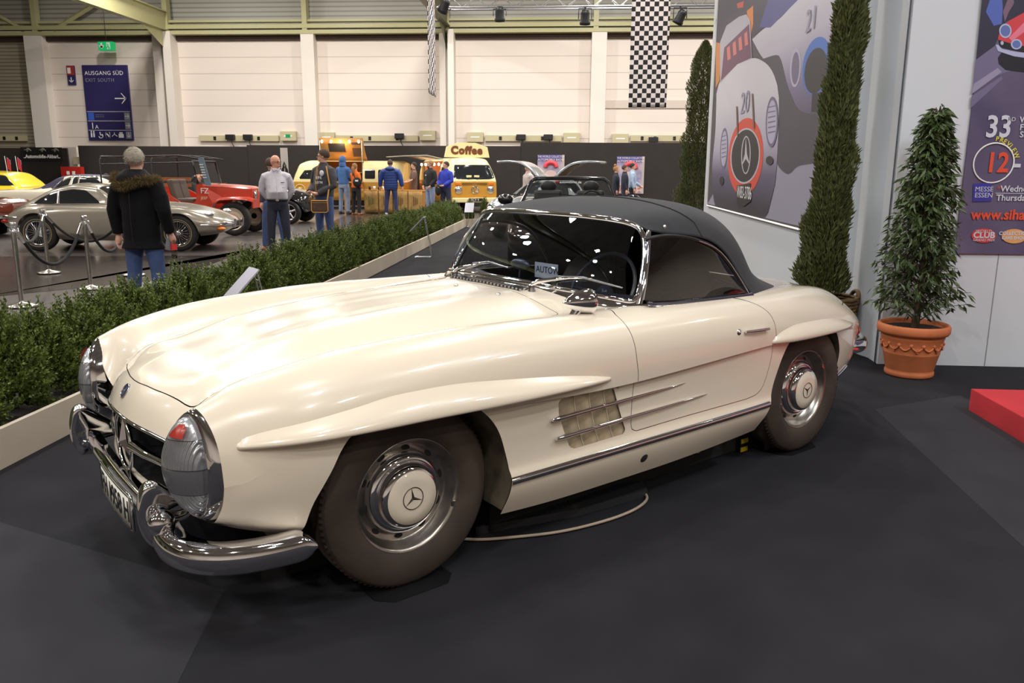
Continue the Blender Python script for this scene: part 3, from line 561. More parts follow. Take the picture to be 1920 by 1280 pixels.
# ================================================================== the cream convertible
car = thing('convertible_car', 'cream classic convertible with a black soft top, largest car in front', 'car', (CAR_T[0], CAR_T[1], 0), CAR_A)
Xs = [-.58, -.45, -.25, 0, .3, .6, .95, 1.3, 1.7, 2.1, 2.4, 2.7, 2.95, 3.2, 3.4, 3.5]
def LN(y, z, f, e): return np.array([f]+[(x, a, b) for x, a, b in zip(Xs, y, z)]+[e])
zc = [.765, .803, .85, .888, .912, .924, .944, .955, .94, .915, .89, .86, .82, .74, .64, .56]
L = []
L.append(LN([0]*16, zc, (-.757, 0, .607), (3.56, 0, .47)))
L.append(LN([.10, .12, .13, .13, .13, .13, .13, .15, .15, .15, .14, .12, .11, .09, .06, .04], [a+b for a, b in zip(zc, [-.002]*16)], (-.754, .10, .606), (3.56, 0, .468)))
L.append(LN([.21, .235, .25, .25, .25, .25, .26, .3, .3, .3, .28, .25, .21, .18, .12, .08], [a+b for a, b in zip(zc, [-.008, -.002, .004, .005, .004, .002, -.004, -.01, -.008, -.006, -.004, -.004, -.005, -.008, -.01, -.01])], (-.738, .21, .601), (3.56, 0, .465)))
L.append(LN([.33, .345, .355, .37, .40, .42, .43, .47, .47, .46, .42, .38, .32, .27, .19, .115], [.746, .783, .825, .860, .885, .898, .917, .93, .918, .898, .88, .85, .81, .727, .62, .545], (-.702, .34, .588), (3.555, 0, .46)))
Vy = [.43, .45, .465, .495, .55, .585, .605, .63, .63, .61, .55, .50, .43, .35, .25, .15]
Vz = [.712, .757, .795, .827, .851, .864, .885, .90, .897, .882, .869, .839, .795, .71, .60, .53]
L.append(LN(Vy, Vz, (-.668, .46, .575), (3.55, 0, .455)))
Ky = [.655, .660, .665, .675, .695, .71, .73, .745, .745, .73, .685, .625, .555, .45, .315, .19]
Kz = [.800, .835, .870, .890, .902, .901, .896, .891, .886, .877, .868, .84, .79, .70, .59, .52]
L.append(LN([a*.5+b*.5 for a, b in zip(Vy, Ky)], [a*.58+b*.42 for a, b in zip(Vz, Kz)], (-.680, .545, .63), (3.55, 0, .452)))
L.append(LN(Ky, Kz, (-.678, .650, .756), (3.55, 0, .45)))
L.append(LN([.75, .775, .80, .82, .835, .845, .85, .852, .852, .84, .805, .75, .68, .56, .40, .24],
            [.735, .775, .805, .82, .835, .836, .83, .825, .825, .82, .805, .772, .72, .64, .54, .48], (-.655, .738, .70), (3.55, 0, .44)))
L.append(LN([.79, .825, .85, .865, .878, .885, .888, .888, .888, .878, .853, .81, .745, .62, .44, .27],
            [.62, .67, .70, .71, .715, .72, .722, .722, .722, .72, .715, .69, .65, .575, .50, .45], (-.645, .768, .61), (3.55, 0, .42)))
cy_ = [.795, .83, .855, .868, .879, .884, .886, .886, .886, .876, .851, .807, .742, .615, .436, .268]
cz_ = [.54, .60, .63, .64, .635, .622, .618, .628, .645, .655, .65, .625, .59, .53, .47, .43]
L.append(LN(cy_, cz_, (-.642, .772, .53), (3.55, 0, .41)))
NUP = len(L)
dd = [0, 0, .001, .005, .012, .018, .022, .022, .019, .011, .003, 0, 0, 0, 0, 0]
LB = [LN([a-b for a, b in zip(cy_, dd)], [a-.2*b for a, b in zip(cz_, dd)], (-.642, .772, .53), (3.55, 0, .41))]
LB.append(LN([.785, .825, .852, .860, .860, .857, .857, .859, .861, .861, .848, .806, .74, .61, .43, .26],
             [.47, .50, .505, .50, .495, .49, .485, .49, .5, .505, .50, .50, .48, .45, .42, .41], (-.648, .757, .465), (3.55, 0, .39)))
LB.append(LN([.76, .805, .83, .85, .860, .862, .863, .864, .865, .858, .84, .793, .725, .595, .41, .25],
             [.41, .405, .395, .385, .382, .380, .380, .382, .385, .387, .39, .395, .40, .40, .39, .39], (-.66, .735, .42), (3.55, 0, .38)))
LB.append(LN([.75, .80, .828, .85, .868, .872, .873, .874, .873, .862, .838, .79, .72, .588, .40, .245],
             [.395, .385, .375, .365, .36, .358, .358, .36, .363, .365, .37, .38, .388, .39, .38, .38], (-.662, .715, .405), (3.55, 0, .375)))
LB.append(LN([.735, .79, .82, .845, .866, .871, .872, .872, .87, .858, .83, .78, .71, .57, .39, .24],
             [.38, .355, .33, .31, .302, .298, .298, .3, .305, .31, .32, .335, .36, .37, .36, .365], (-.664, .69, .395), (3.55, 0, .37)))
by_ = [.69, .76, .79, .80, .818, .822, .822, .822, .817, .80, .77, .71, .64, .50, .33, .2]
bz_ = [.352, .325, .28, .22, .195, .182, .18, .183, .195, .21, .225, .255, .30, .335, .34, .355]
LB.append(LN(by_, bz_, (-.655, .63, .372), (3.55, 0, .36)))
NS = 300
def mid_row(lines, custom):
    r = []
    for k, l in enumerate(lines): r.append(np.insert(l, 1, custom.get(k, tuple(l[0]*.55+l[1]*.45)), axis=0))
    return r
L = mid_row(L, {0: (-.706, 0, .699), 1: (-.704, .105, .698), 2: (-.692, .21, .690), 3: (-.664, .335, .668), 4: (-.628, .447, .646)}); LB = mid_row(LB, {})
def along(line, xp, n=NS): return nspline(xp, line, np.linspace(xp[0], xp[-1], n))
xp_ = np.array([-.70, -.648]+Xs+[3.56])
sidx = np.linspace(-.70, 3.56, NS)
UP = np.stack([along(l, xp_) for l in L], 1); LO = np.stack([along(l, xp_) for l in LB], 1)
UP[-1, :, 1] = 0; LO[-1, :, 1] = 0
def across(rows, n):
    out = []
    for r in rows:
        d = np.r_[0, np.cumsum(np.sqrt(np.linalg.norm(np.diff(r, axis=0), axis=1))+1e-6)]
        out.append(nspline(d/d[-1], r, np.linspace(0, 1, n)))
    return np.array(out)
full = np.concatenate([UP[:, :0:-1]*np.array([1, -1, 1]), UP], 1)     # near side ... centre ... far side
UPG = across(full, 141)
LOF = across(LO, 44); LON = LOF*np.array([1, -1, 1])
def grid_faces(a, b, off=0, flip=False):
    r = []
    for i in range(a-1):
        for j in range(b-1):
            q = (off+i*b+j, off+(i+1)*b+j, off+(i+1)*b+j+1, off+i*b+j+1); r.append(q[::-1] if flip else q)
    return r
shells = []
for G, flip in ((UPG, False), (LOF, False), (LON, True)):
    Nn = grid_normals(G)*(-1 if flip else 1); a, b = G.shape[:2]
    shells.append((G.reshape(-1, 3), grid_faces(a, b, 0, flip), Nn.reshape(-1, 3)))
def chk(Nv, V):
    return Nv
# orient outward
o_ = []
for V, Fc, Nv in shells:
    c = V-np.array([1.2, 0, .45]); s = np.sign((Nv*c).sum(1).mean()); 
    if s < 0: Nv = -Nv; Fc = [f[::-1] for f in Fc]
    o_.append((V, Fc, Nv))
shells = o_
_bp = np.concatenate([LON.reshape(-1, 3), UPG[:, :46].reshape(-1, 3)])
def lsq(a, b, v, d):
    w = np.exp(-d/(2*(.012**2)))+1e-4; A_ = np.stack([np.ones_like(a), a, b], 1); return float(np.linalg.lstsq(A_*w[:, None], v*w, rcond=None)[0][0])
def bodyY(x, z):
    d = (_bp[:, 0]-x)**2+(_bp[:, 2]-z)**2; k = np.argpartition(d, 24)[:24]; return lsq(_bp[k, 0]-x, _bp[k, 2]-z, abs(_bp[k, 1]), d[k])
_tp = UPG.reshape(-1, 3)
def bodyZ(x, y):
    d = (_tp[:, 0]-x)**2+(_tp[:, 1]-y)**2+np.where(_tp[:, 2] < .55, 9, 0); k = np.argpartition(d, 24)[:24]; return lsq(_tp[k, 0]-x, _tp[k, 1]-y, _tp[k, 2], d[k])
archF = [(-.425, .0), (-.425, .30), (-.409, .353), (-.386, .429), (-.356, .487), (-.326, .54), (-.293, .60), (-.25, .645), (-.19, .668), (0, .672), (.16, .668), (.215, .649), (.269, .608), (.322, .537), (.351, .462), (.369, .394), (.375, .334), (.370, .27), (.363, .21), (.36, .0)]
archR = [(1.96, .0), (1.965, .24), (1.981, .297), (2.0, .36), (2.015, .43), (2.04, .50), (2.075, .575), (2.125, .64), (2.19, .668), (2.38, .672), (2.56, .662), (2.62, .63), (2.675, .56), (2.70, .49), (2.70, .39), (2.67, .30), (2.63, .2), (2.62, 0)]
def smooth_poly(p, n=90, closed=False):
    return refine(np.array(p), n, hspline)
archF = smooth_poly(archF); archR = smooth_poly(archR)
hood_h = [(-.692, 0), (-.690, .06), (-.683, .115), (-.671, .19), (-.657, .25), (-.634, .336), (-.601, .418), (-.585, .430), (-.55, .438), (-.45, .452), (-.25, .466), (0, .497), (.3, .548), (.6, .583), (.82, .600), (.845, .585), (.85, .4), (.85, 0)]
hh = refine(np.array(hood_h), 80, hspline); hood_p = np.concatenate([hh, hh[::-1]*np.array([1, -1])])
door_c = [(1.06, 1.0), (1.055, .925), (.995, .885), (.998, .80), (1.005, .72), (1.02, .63), (1.018, .546), (1.018, .43), (1.025, .405), (1.05, .396), (1.366, .402), (1.80, .405), (1.87, .412), (1.925, .44), (1.962, .52), (1.98, .62), (1.972, .72), (1.945, .795), (1.90, .84), (1.84, .868), (1.77, .885), (1.765, 1.0)]
door_p = np.concatenate([np.array(door_c[:2]), refine(np.array(door_c[2:9]), 50, hspline), refine(np.array(door_c[9:12]), 30, hspline), refine(np.array(door_c[11:21]), 60, hspline)[1:], np.array(door_c[20:])])
ton = [(2.16, 0), (2.16, .5), (2.2, .56), (2.5, .545), (2.66, .50), (2.73, .42), (2.76, .25), (2.77, 0)]
th = refine(np.array(ton), 60, hspline); ton_p = np.concatenate([th, th[::-1]*np.array([1, -1])])
cock = [(1.03, 0), (1.04, .3), (1.07, .45), (1.13, .60), (1.22, .70), (1.30, .722), (1.9, .722), (2.02, .70), (2.1, .6), (2.15, .3), (2.15, 0)]
ck = np.array(cock); cock_p = np.concatenate([ck, ck[::-1]*np.array([1, -1])])
def mask_sdf(poly, V, plane, cond):
    d = poly_sdf(poly, V[:, 0], V[:, 1 if plane == 'xy' else 2]); return np.where(cond, d, 1.0)
body_p, hood_m, doorN, doorF, ton_m = [], [], [], [], []
GAP = .0015
for V, Fc, Nv in shells:
    for poly in (archF, archR):
        v = mask_sdf(poly, V, 'xz', (abs(V[:, 1]) > .42) & (V[:, 2] < .70)); V, Fc, Nv = clip(V, Fc, v, Nv)
    v = mask_sdf(cock_p, V, 'xy', V[:, 2] > .72); V, Fc, Nv = clip(V, Fc, v, Nv)
    up = V[:, 2] > .62
    d = mask_sdf(hood_p, V, 'xy', up); hood_m.append(clip(V, Fc, -d-GAP, Nv)); V, Fc, Nv = clip(V, Fc, d-GAP, Nv)
    d = mask_sdf(door_p, V, 'xz', V[:, 1] < -.62); doorN.append(clip(V, Fc, -d-GAP, Nv)); V, Fc, Nv = clip(V, Fc, d-GAP, Nv)
    d = mask_sdf(door_p, V, 'xz', V[:, 1] > .62); doorF.append(clip(V, Fc, -d-GAP, Nv)); V, Fc, Nv = clip(V, Fc, d-GAP, Nv)
    d = mask_sdf(ton_p, V, 'xy', V[:, 2] > .7); ton_m.append(clip(V, Fc, -d-GAP, Nv)); V, Fc, Nv = clip(V, Fc, d-GAP, Nv)
    body_p.append((V, Fc, Nv))
# side vent opening in the near and far flank
vent_p = [(.612, .55), (.606, .600), (.625, .612), (.895, .612), (.906, .600), (.985, .415), (.975, .398), (.70, .392), (.675, .402)]
nb = []
for V, Fc, Nv in body_p:
    v = mask_sdf(vent_p, V, 'xz', abs(V[:, 1]) > .6); nb.append(clip(V, Fc, v, Nv))
body_p = nb
def join(parts):
    V = []; Fc = []; N = []; o = 0
    for v, f, n in parts:
        if not len(f): continue
        V.append(v); N.append(n); Fc += [tuple(i+o for i in q) for q in f]; o += len(v)
    return np.concatenate(V), Fc, np.concatenate(N)
def part(name, parts, m=CREAM):
    V, Fc, N = join(parts); return nmesh(name, V, Fc, N, m, car)
part('body_shell', body_p); part('hood', hood_m); part('door', doorN); part('door', doorF); part('tonneau_cover', ton_m)
# dark channels under the panel gaps
sl = []
for V, Fc, Nv in shells:
    for poly, pl, cond in ((hood_p, 'xy', V[:, 2] > .62), (door_p, 'xz', (abs(V[:, 1]) > .62)), (ton_p, 'xy', V[:, 2] > .7)):
        d = mask_sdf(poly, V, pl, cond); dc = poly_sdf(cock_p, V[:, 0], V[:, 1])
        a, f, n = clip(V, Fc, np.minimum(.018-abs(d), np.where(V[:, 2] > .72, dc-.004, 1)), Nv); sl.append((a-n*.007, f, n))
part('panel_seal', sl, MATTBLACK)
# underbody and inner wheel houses
mb = MB()
ub = []
for k in range(0, NS, 6):
    y = LO[k, -1, 1]; z = LO[k, -1, 2]; x = LO[k, -1, 0]
    inside = (-.46 < x < .40) or (1.93 < x < 2.74); y2 = min(y, .45) if inside else y
    ub.append([(x, -y2, z), (x, -y2*.5, z-.004), (x, 0, z-.004), (x, y2*.5, z-.004), (x, y2, z)])
mb.grid(ub); mb.build('underbody', mat('underbody_black', (.015, .014, .013), .8), car)
LINER = mat('dusty_liner', hexc(116, 106, 88), .75, var=.6, vscale=9)
for arch in (archF, archR):
    for s in (-1, 1):
        mb = MB(); rows = []
        for k in range(0, len(arch)):
            x, z = arch[k]
            if z < .2: continue
            yo = bodyY(x, z)-.004
            rows.append([(x, s*yo, z), (x, s*(yo-.03), z+.002), (x, s*.42, z+.01)])
        mb.grid(rows); mb.build('wheel_arch_liner', LINER, car)
        mb = MB(); q = [(x, s*.43, z) for x, z in arch]; mb.poly(q); mb.build('wheel_house', MATTBLACK, car)
# ---- flares above the wheels
def flare(x0, x1, ztop, zlo, dmax, s, peak=.45):
    xs = x0+(x1-x0)*(.5-.5*np.cos(np.linspace(0, PI, 60))); rows = []
    for x in xs:
        u = (x-x0)/(x1-x0); zt = float(hspline([p[0] for p in ztop], [p[1] for p in ztop], [x])[0]); zl = float(np.interp(x, [p[0] for p in zlo], [p[1] for p in zlo]))
        d = dmax*min(1, (np.sin(PI*min(max(u, 0), 1))**.55)) if 0 < u < 1 else 0
        d = dmax*(max(0, 1-abs(2*u-1)**2.6))**.6
        zt = max(zt, zl+.002); row = []
        for a in np.linspace(0, 1, 15):
            ang = a*PI*.5; z = zt+(zl-zt)*(1-np.cos(ang))**.9 if a < 1 else zl
            z = zt-(zt-zl)*a; e = np.sin(ang)**1.15
            row.append((x, s*(bodyY(x, z)-.006+(d+.006)*e), z))
        yl = bodyY(x, zl)
        row += [(x, s*(yl+d*.96), zl-.006), (x, s*(yl+d*.75), zl-.009), (x, s*(yl-.01), zl-.003)]
        rows.append(row)
    return rows
for s in (-1, 1):
    mb = MB(); mb.grid(flare(-.632, .862, [(-.632, .657), (-.60, .672), (-.539, .690), (-.396, .711), (-.244, .731), (-.082, .753), (.095, .757), (.366, .738), (.596, .713), (.76, .688), (.862, .667)],
                             [(-.632, .652), (0, .662), (.862, .660)], .050, s)); fixn(mb.build('front_fender_flare', CREAM, car))
    mb = MB(); mb.grid(flare(1.948, 2.86, [(1.948, .675), (1.98, .70), (2.04, .722), (2.174, .738), (2.42, .729), (2.617, .708), (2.78, .672), (2.86, .65)],
                             [(1.948, .668), (2.1, .660), (2.4, .655), (2.86, .643)], .046, s)); fixn(mb.build('rear_fender_flare', CREAM, car))
# ---- side vents with slanted louvres, and two chrome spears
LOUV = mat('louvre_paint', hexc(196, 178, 148), .45, var=.25, vscale=20)
for s in (-1, 1):
    mb = MB()
    eb = MB(); bY = lambda x, z: bodyY(x, z)-.003
    for k in range(4):
        u0, u1 = k/4, (k+1)/4
        a0, a1 = .600+u0*.322, .600+u1*.322; b0, b1 = .672+u0*.328, .672+u1*.328; rows = []
        for w_ in np.linspace(0, 1, 9):
            xa, xb, z = a0*(1-w_)+b0*w_, a1*(1-w_)+b1*w_, .622*(1-w_)+.385*w_; rows.append([(xa, s*(bY(xa, z)-.030), z), ((xa+xb)/2, s*(bY((xa+xb)/2, z)-.012), z), (xb, s*(bY(xb, z)-.002), z), (xb, s*(bY(xb, z)-.032), z)])
        mb.grid(rows); eb.tube([(r[2][0], r[2][1], r[2][2]) for r in rows], .0022, 5)
    for z in (.622, .386):
        mb.grid([[(x, s*(bY(x, z)+.002), z), (x, s*(bY(x, z)-.045), z)] for x in np.linspace(.59, 1.0, 12)])
    lv = mb.build('side_vent', LOUV, car); join_mat(lv, eb, CREAM)
    for xa, xb, za, zb, ye in ((.568, 1.352, .538, .556, .86), (.590, 1.505, .459, .480, .862)):
        mb = MB(); P = []; R = []
        for u in np.linspace(0, 1, 24):
            x = xa+(xb-xa)*u; P.append((x, s*(bodyY(max(x, 1.0), .5)+.016*(1-u)**.6+.001), za+(zb-za)*u)); R.append(.0085*(1-u)**.5+.0012 if u > .03 else .006)
        mb.tube(P, R, 8); mb.build('side_spear', CHROME, car)
    # sill trim
    for xa, xb in ((.372, 1.985), (2.66, 2.93)):
        mb = MB(); P = []
        for x in np.linspace(xa, xb, 40):
            z = .336+.012*(x-.37)/1.6 if x < 2.1 else .345+.10*(x-2.66); y = bodyY(x, z)
            P.append([(x, s*(y-.002), z+.016), (x, s*(y+.009), z+.009), (x, s*(y+.010), z+.001), (x, s*(y+.009), z-.009), (x, s*(y-.002), z-.016)])
        mb.grid(P); mb.build('sill_trim', CHROME, car)
hn = Vector((0, -1, -(bodyY(1.105, .272)-bodyY(1.105, .252))/.02)).normalized(); mb = MB(); mb.lathe([(0, .0015), (.019, .0015), (.021, 0)], 24, (1.105, -bodyY(1.105, .262), .262), m=hn.to_track_quat('Z', 'Y').to_matrix().to_4x4()); mb.build('jacking_hole', MATTBLACK, car)
# ---- door handle and lock
mb = MB(); y = bodyY(1.8, .745)
mb.tube([(1.715, -(y+.012), .747), (1.80, -(y+.017), .744), (1.892, -(y+.014), .741)], [.006, .0075, .007], 8); mb.tube([(1.885, -(y-.01), .741), (1.885, -(y+.016), .741)], .006, 8); mb.tube([(1.725, -(y-.01), .746), (1.725, -(y+.016), .746)], .005, 8); mb.build('door_handle', CHROME, car)
mb = MB(); mb.lathe([(0, .006), (.010, .006), (.014, .003), (.016, -.004)], 20, (1.680, -(y), .747), 'y'); mb.lathe([(0, .0075), (.005, .0075), (.006, .005)], 12, (1.680, -(y), .747), 'y'); mb.build('door_lock', CHROME, car)
mb = MB(); y = bodyY(2.78, .73); mb.box((2.80, -(y+.001), .715), (.05, .004, .004), rz=.35); mb.box((2.83, -(bodyY(2.83, .74)), .742), (.005, .004, .03), rz=.4); mb.build('fuel_flap_line', MATTBLACK, car)
# ---- windshield
WB = np.array([(.985, 0, .955), (.993, .2, .953), (1.022, .4, .945), (1.085, .58, .929), (1.14, .665, .916), (1.195, .712, .905)])
WT = np.array([(1.20, 0, 1.262), (1.207, .2, 1.261), (1.232, .38, 1.255), (1.27, .51, 1.243), (1.30, .575, 1.226), (1.318, .615, 1.20)])
def mir(a): return np.concatenate([a[:0:-1]*np.array([1, -1, 1]), a])
wb, wt = refine(mir(WB), 61), refine(mir(WT), 61)
G = []
for u in np.linspace(.03, .975, 22):
    row = wb*(1-u)+wt*u; row = row+np.array([-.035*np.sin(PI*u), 0, .010*np.sin(PI*u)]); G.append(row[2:-2])
GLASS = glassmat('windshield_glass', (.64, .70, .80), 1.9, refcol=(.80, .90, 1))
mb = MB(); mb.grid(G); mb.build('windshield_glass', GLASS, car)
mb = MB()
post = lambda s: [np.array([w[0], s*abs(w[1]), w[2]]) for w in [(1.195, .712, .905), (1.225, .700, .98), (1.27, .670, 1.08), (1.305, .640, 1.155), (1.318, .615, 1.20)]]
loop = list(wt)+post(1)[::-1][1:]+list(wb[::-1])[1:]+post(-1)[1:-1]
# slightly round the four corners
lp = np.array(loop); 
for _ in range(2):
    lp = (np.roll(lp, 1, 0)+2*lp+np.roll(lp, -1, 0))/4
mb.tube(lp, .0135, 10, closed=True)
mb.build('windshield_frame', CHROME, car)
mb = MB(); P = []
for i, (x, y, z) in enumerate(wb): P.append([(x+.006, y, z+.004), (x-.018, y*1.004, z-.006), (x-.034, y*1.012, z-.026), (x-.038, y*1.014, z-.045)])
mb.grid(P); mb.build('windshield_base_trim', CHROME, car)
for s in (-1, 1):
    mb = MB(); mb.tube([(1.20, s*.712, .90), (1.232, s*.703, .98), (1.278, s*.674, 1.08), (1.315, s*.643, 1.155), (1.33, s*.628, 1.205)], [.017, .013, .012, .012, .012], 10); mb.build('windshield_post', CHROME, car)
# wipers
for py, tip in ((-.31, [(.945, -.31, .97), (.925, -.20, 1.005), (.955, -.10, 1.03), (.98, .02, 1.01)]), (.30, [(.95, .30, .965), (.94, .40, .99), (.965, .49, 1.01), (1.0, .56, .985)])):
    pass
def wsp(y, u):   # a point on the glass, a little in front
    k = np.interp(y, wb[:, 1], np.arange(61)); i = int(k); t = k-i
    a = wb[i]*(1-t)+wb[min(i+1, 60)]*t; b = wt[i]*(1-t)+wt[min(i+1, 60)]*t
    p = a*(1-u)+b*u; return (p[0]-.035*np.sin(PI*u)-.018, y, p[2]+.01*np.sin(PI*u)+.004)
for y0, sg in ((-.31, -1), (.30, -1)):
    w = thing_part = None
    mb = MB(); c = (.925, y0, .945)
    mb.lathe([(.0, .022), (.010, .022), (.014, .014), (.016, 0), (.02, -.02)], 14, c)
    A = wsp(y0-.05, .10); B = wsp(y0-.24, .20)
    mb.tube([(c[0], c[1], c[2]+.018), (c[0]+.005, y0-.03, c[2]+.035), A, wsp(y0-.14, .16), B], [.009, .011, .010, .006, .004], 8)
    wo = mb.build('wiper_arm', CHROME, car)
    mb = MB(); mb.tube([wsp(y0-.06, .145), wsp(y0-.20, .19), wsp(y0-.36, .155)], [.004, .007, .004], 6); mb.build('wiper_blade', mat('wiper_metal', (.25, .25, .26), .25, metal=.8), wo)
# cowl air grille
mb = MB()
for k in range(21):
    y = -.275+k*.0275; z = bodyZ(.915, y)
    mb.box((.915, y, z+.003), (.085, .010, .012), rz=.35)
cg = mb.build('cowl_grille', CHROME, car)
mb = MB(); mb.grid([[(x, y, bodyZ(x, y)+.0015) for y in np.linspace(-.285, .285, 20)] for x in (.872, .915, .958)]); mb.build('grille_recess', MATTBLACK, car)
mb = MB(); mb.lathe([(0, .008), (.008, .007), (.010, 0)], 12, (.76, .05, bodyZ(.76, .05))); mb.lathe([(0, .008), (.008, .007), (.010, 0)], 12, (.76, -.28, bodyZ(.76, -.28))); mb.build('washer_nozzle', CHROME, car)
# ---- soft top
ST = np.array([
 [(1.205, 0, 1.272), (1.212, .2, 1.271), (1.238, .38, 1.264), (1.278, .525, 1.250), (1.325, .628, 1.212)],
 [(1.42, 0, 1.320), (1.42, .2, 1.316), (1.42, .40, 1.298), (1.425, .555, 1.262), (1.43, .660, 1.192)],
 [(1.68, 0, 1.335), (1.68, .2, 1.330), (1.67, .42, 1.305), (1.65, .58, 1.252), (1.625, .682, 1.168)],
 [(1.93, 0, 1.318), (1.93, .22, 1.310), (1.91, .44, 1.272), (1.85, .615, 1.185), (1.775, .702, 1.098)],
 [(2.17, 0, 1.245), (2.16, .24, 1.230), (2.11, .47, 1.165), (2.0, .640, 1.055), (1.872, .720, .985)],
 [(2.325, 0, 1.08), (2.30, .27, 1.055), (2.215, .505, .995), (2.075, .665, .932), (1.93, .735, .912)],
 [(2.46, 0, .93), (2.43, .29, .92), (2.335, .535, .896), (2.16, .695, .875), (1.965, .752, .868)],
 [(2.53, 0, .885), (2.50, .30, .882), (2.40, .562, .868), (2.20, .722, .860), (1.975, .765, .850)]])
ua = np.array([nspline(np.array([0, 1, 2, 3, 4, 5, 6, 6.5]), ST[:, j], np.linspace(0, 6.5, 70)) for j in range(5)]).transpose(1, 0, 2)
fullst = np.concatenate([ua[:, :0:-1]*np.array([1, -1, 1]), ua], 1)
SG = across(fullst, 81)
CANVAS = mat('canvas_black', hexc(31, 31, 36), .88, bump=.25, bscale=420, sheen=.12, var=.25, vscale=30)
mb = MB(); mb.grid(SG); so = fixn(mb.build('soft_top', CANVAS, car))
add_mod(so, 'SOLIDIFY', thickness=.006, offset=-1)
for s in (-1, 1):   # seam welt and snap button
    mb = MB(); kk = 24; jj = np.arange(41, 81) if s > 0 else np.arange(39, -1, -1)
    P = []
    for n, j in enumerate(jj):
        k_ = 19+7*max(0, (n-20)/20)**2-4*max(0, (n-33)/7); i_ = int(k_); f_ = k_-i_; P.append(SG[i_, j]*(1-f_)+SG[i_+1, j]*f_+np.array([0, 0, .002]))
    mb.tube(P, .003, 5); mb.build('top_seam', MATTBLACK, so)
    mb = MB(); mb.ball((1.405, s*.655, 1.222), .009); mb.build('snap_button', CHROME, so)
# ---- side windows
WTp = np.array([(1.30, .640, 1.17), (1.38, .652, 1.181), (1.48, .662, 1.178), (1.62, .676, 1.152), (1.735, .69, 1.105), (1.846, .71, 1.0), (1.91, .725, .92), (1.935, .732, .885)])
WBt = np.array([(1.215, .715, .915), (1.26, .723, .905), (1.40, .735, .897), (1.62, .738, .893), (1.90, .738, .888)])
wtp = refine(WTp, 40)
SGLASS = glassmat('side_glass', (.70, .62, .56), 2.1)
for s in (-1, 1):
    rows = []
    for i, p in enumerate(wtp):
        xb = 1.215+(p[0]-1.30)/(1.935-1.30)*(1.90-1.215); b = np.array([np.interp(xb, WBt[:, 0], WBt[:, k]) for k in range(3)])
        rows.append([(b*(1-u)+p*u+np.array([0, .012*np.sin(PI*u), 0]))*np.array([1, s, 1]) for u in np.linspace(0, 1, 10)])
    mb = MB(); mb.grid(rows); mb.build('side_window', SGLASS, car)
    mb = MB(); mb.tube([p*np.array([1, s, 1]) for p in wtp], .0095, 8); mb.build('window_frame', BLACK, car)
    mb = MB(); mb.tube([(p+np.array([.004, .012, -.004]))*np.array([1, s, 1]) for p in wtp[16:]], .003, 6); mb.build('window_bead', CHROME, car)
    P = []
    for x in np.linspace(1.21, 1.96, 40):
        y = .725+.02*np.sin(PI*np.clip((x-1.2)/.9, 0, 1))*.6; z = float(np.interp(x, WBt[:, 0], WBt[:, 2]))
        P.append([(x, s*(y-.012), z+.004), (x, s*(y+.004), z+.005), (x, s*(y+.022), z-.006), (x, s*(y+.03), z-.02)])
    mb = MB(); mb.grid(P); mb.build('window_sill_trim', mat('dark_chrome', (.35, .34, .35), .12, metal=1.), car)
# ---- cabin
DARK = mat('cabin_leather', (.02, .018, .017), .5)
mb = MB(); q = [(1.02, .25), (1.02, .90), (1.0, .90)]
V = []; 
for x, w_ in ((1.06, .60), (1.2, .66), (1.5, .69), (1.95, .69), (2.15, .5)): V.append([(x, -w_, .89), (x, -w_, .3), (x, 0, .27), (x, w_, .3), (x, w_, .89)])
mb.grid(V); mb.poly([(2.15, -.5, .89), (2.15, -.5, .3), (2.15, .5, .3), (2.15, .5, .89)]); mb.poly([(1.06, -.6, .86), (1.06, -.6, .3), (1.06, .6, .3), (1.06, .6, .86)]); mb.build('cabin_tub', DARK, car)
mb = MB(); P = []
for y in np.linspace(-.68, .68, 21):
    x0 = 1.0+.16*(abs(y)/.68)**2.2; P.append([(x0+.01, y, .938-.02*abs(y)), (x0+.10, y, .945-.03*abs(y)), (x0+.20, y, .925-.03*abs(y)), (x0+.24, y, .89-.03*abs(y)), (x0+.22, y, .72)])
mb.grid(P); mb.build('dashboard', mat('dash_black', (.025, .025, .028), .45), car)
for y0 in (-.34, .34):
    mb = MB(); rows = []
    for z, xo, w_, t in ((.42, 0, .22, .10), (.55, .02, .235, .11), (.75, .07, .235, .10), (.90, .12, .20, .08), (.97, .145, .14, .05)):
        ring = []
        for j in range(20):
            a = 2*PI*j/20; ring.append((1.80+xo+t*.6*np.sign(math.cos(a))*abs(math.cos(a))**.6, y0+w_*np.sign(math.sin(a))*abs(math.sin(a))**.7, z))
        rows.append(ring)
    mb.grid(rows, closed_v=True); mb.poly(rows[-1]); mb.box((1.62, y0, .44), (.46, .46, .16), bev=.05); mb.build('seat', mat('seat_leather', (.035, .026, .022), .5), car)
mb = MB(); Mw = Matrix.Rotation(math.radians(-62), 4, 'Y'); cw = (1.33, -.34, .90)
mb.tube([tuple(Vector(cw)+Mw @ Vector((.2*math.cos(a), .2*math.sin(a), 0))) for a in np.linspace(0, 2*PI, 40, endpoint=False)], .010, 8, closed=True)
for a in (0, PI): mb.tube([tuple(Vector(cw)+Mw @ Vector((.2*math.sin(a), .2*math.cos(a), 0))), tuple(Vector(cw)+Mw @ Vector((0, 0, -.03)))], .008, 6)
mb.ball(tuple(Vector(cw)+Mw @ Vector((0, 0, -.03))), .045); mb.tube([cw, (1.12, -.34, .80)], .02, 8); mb.build('steering_wheel', mat('wheel_dark', (.05, .05, .055), .25), car)
mb = MB(); mb.ball((1.155, .06, 1.005), (.018, .075, .028)); mb.tube([(1.155, .06, .99), (1.15, .06, .94)], .005, 6); mb.build('interior_mirror', mat('mirror_back', (.12, .12, .12), .3, metal=.6), car)
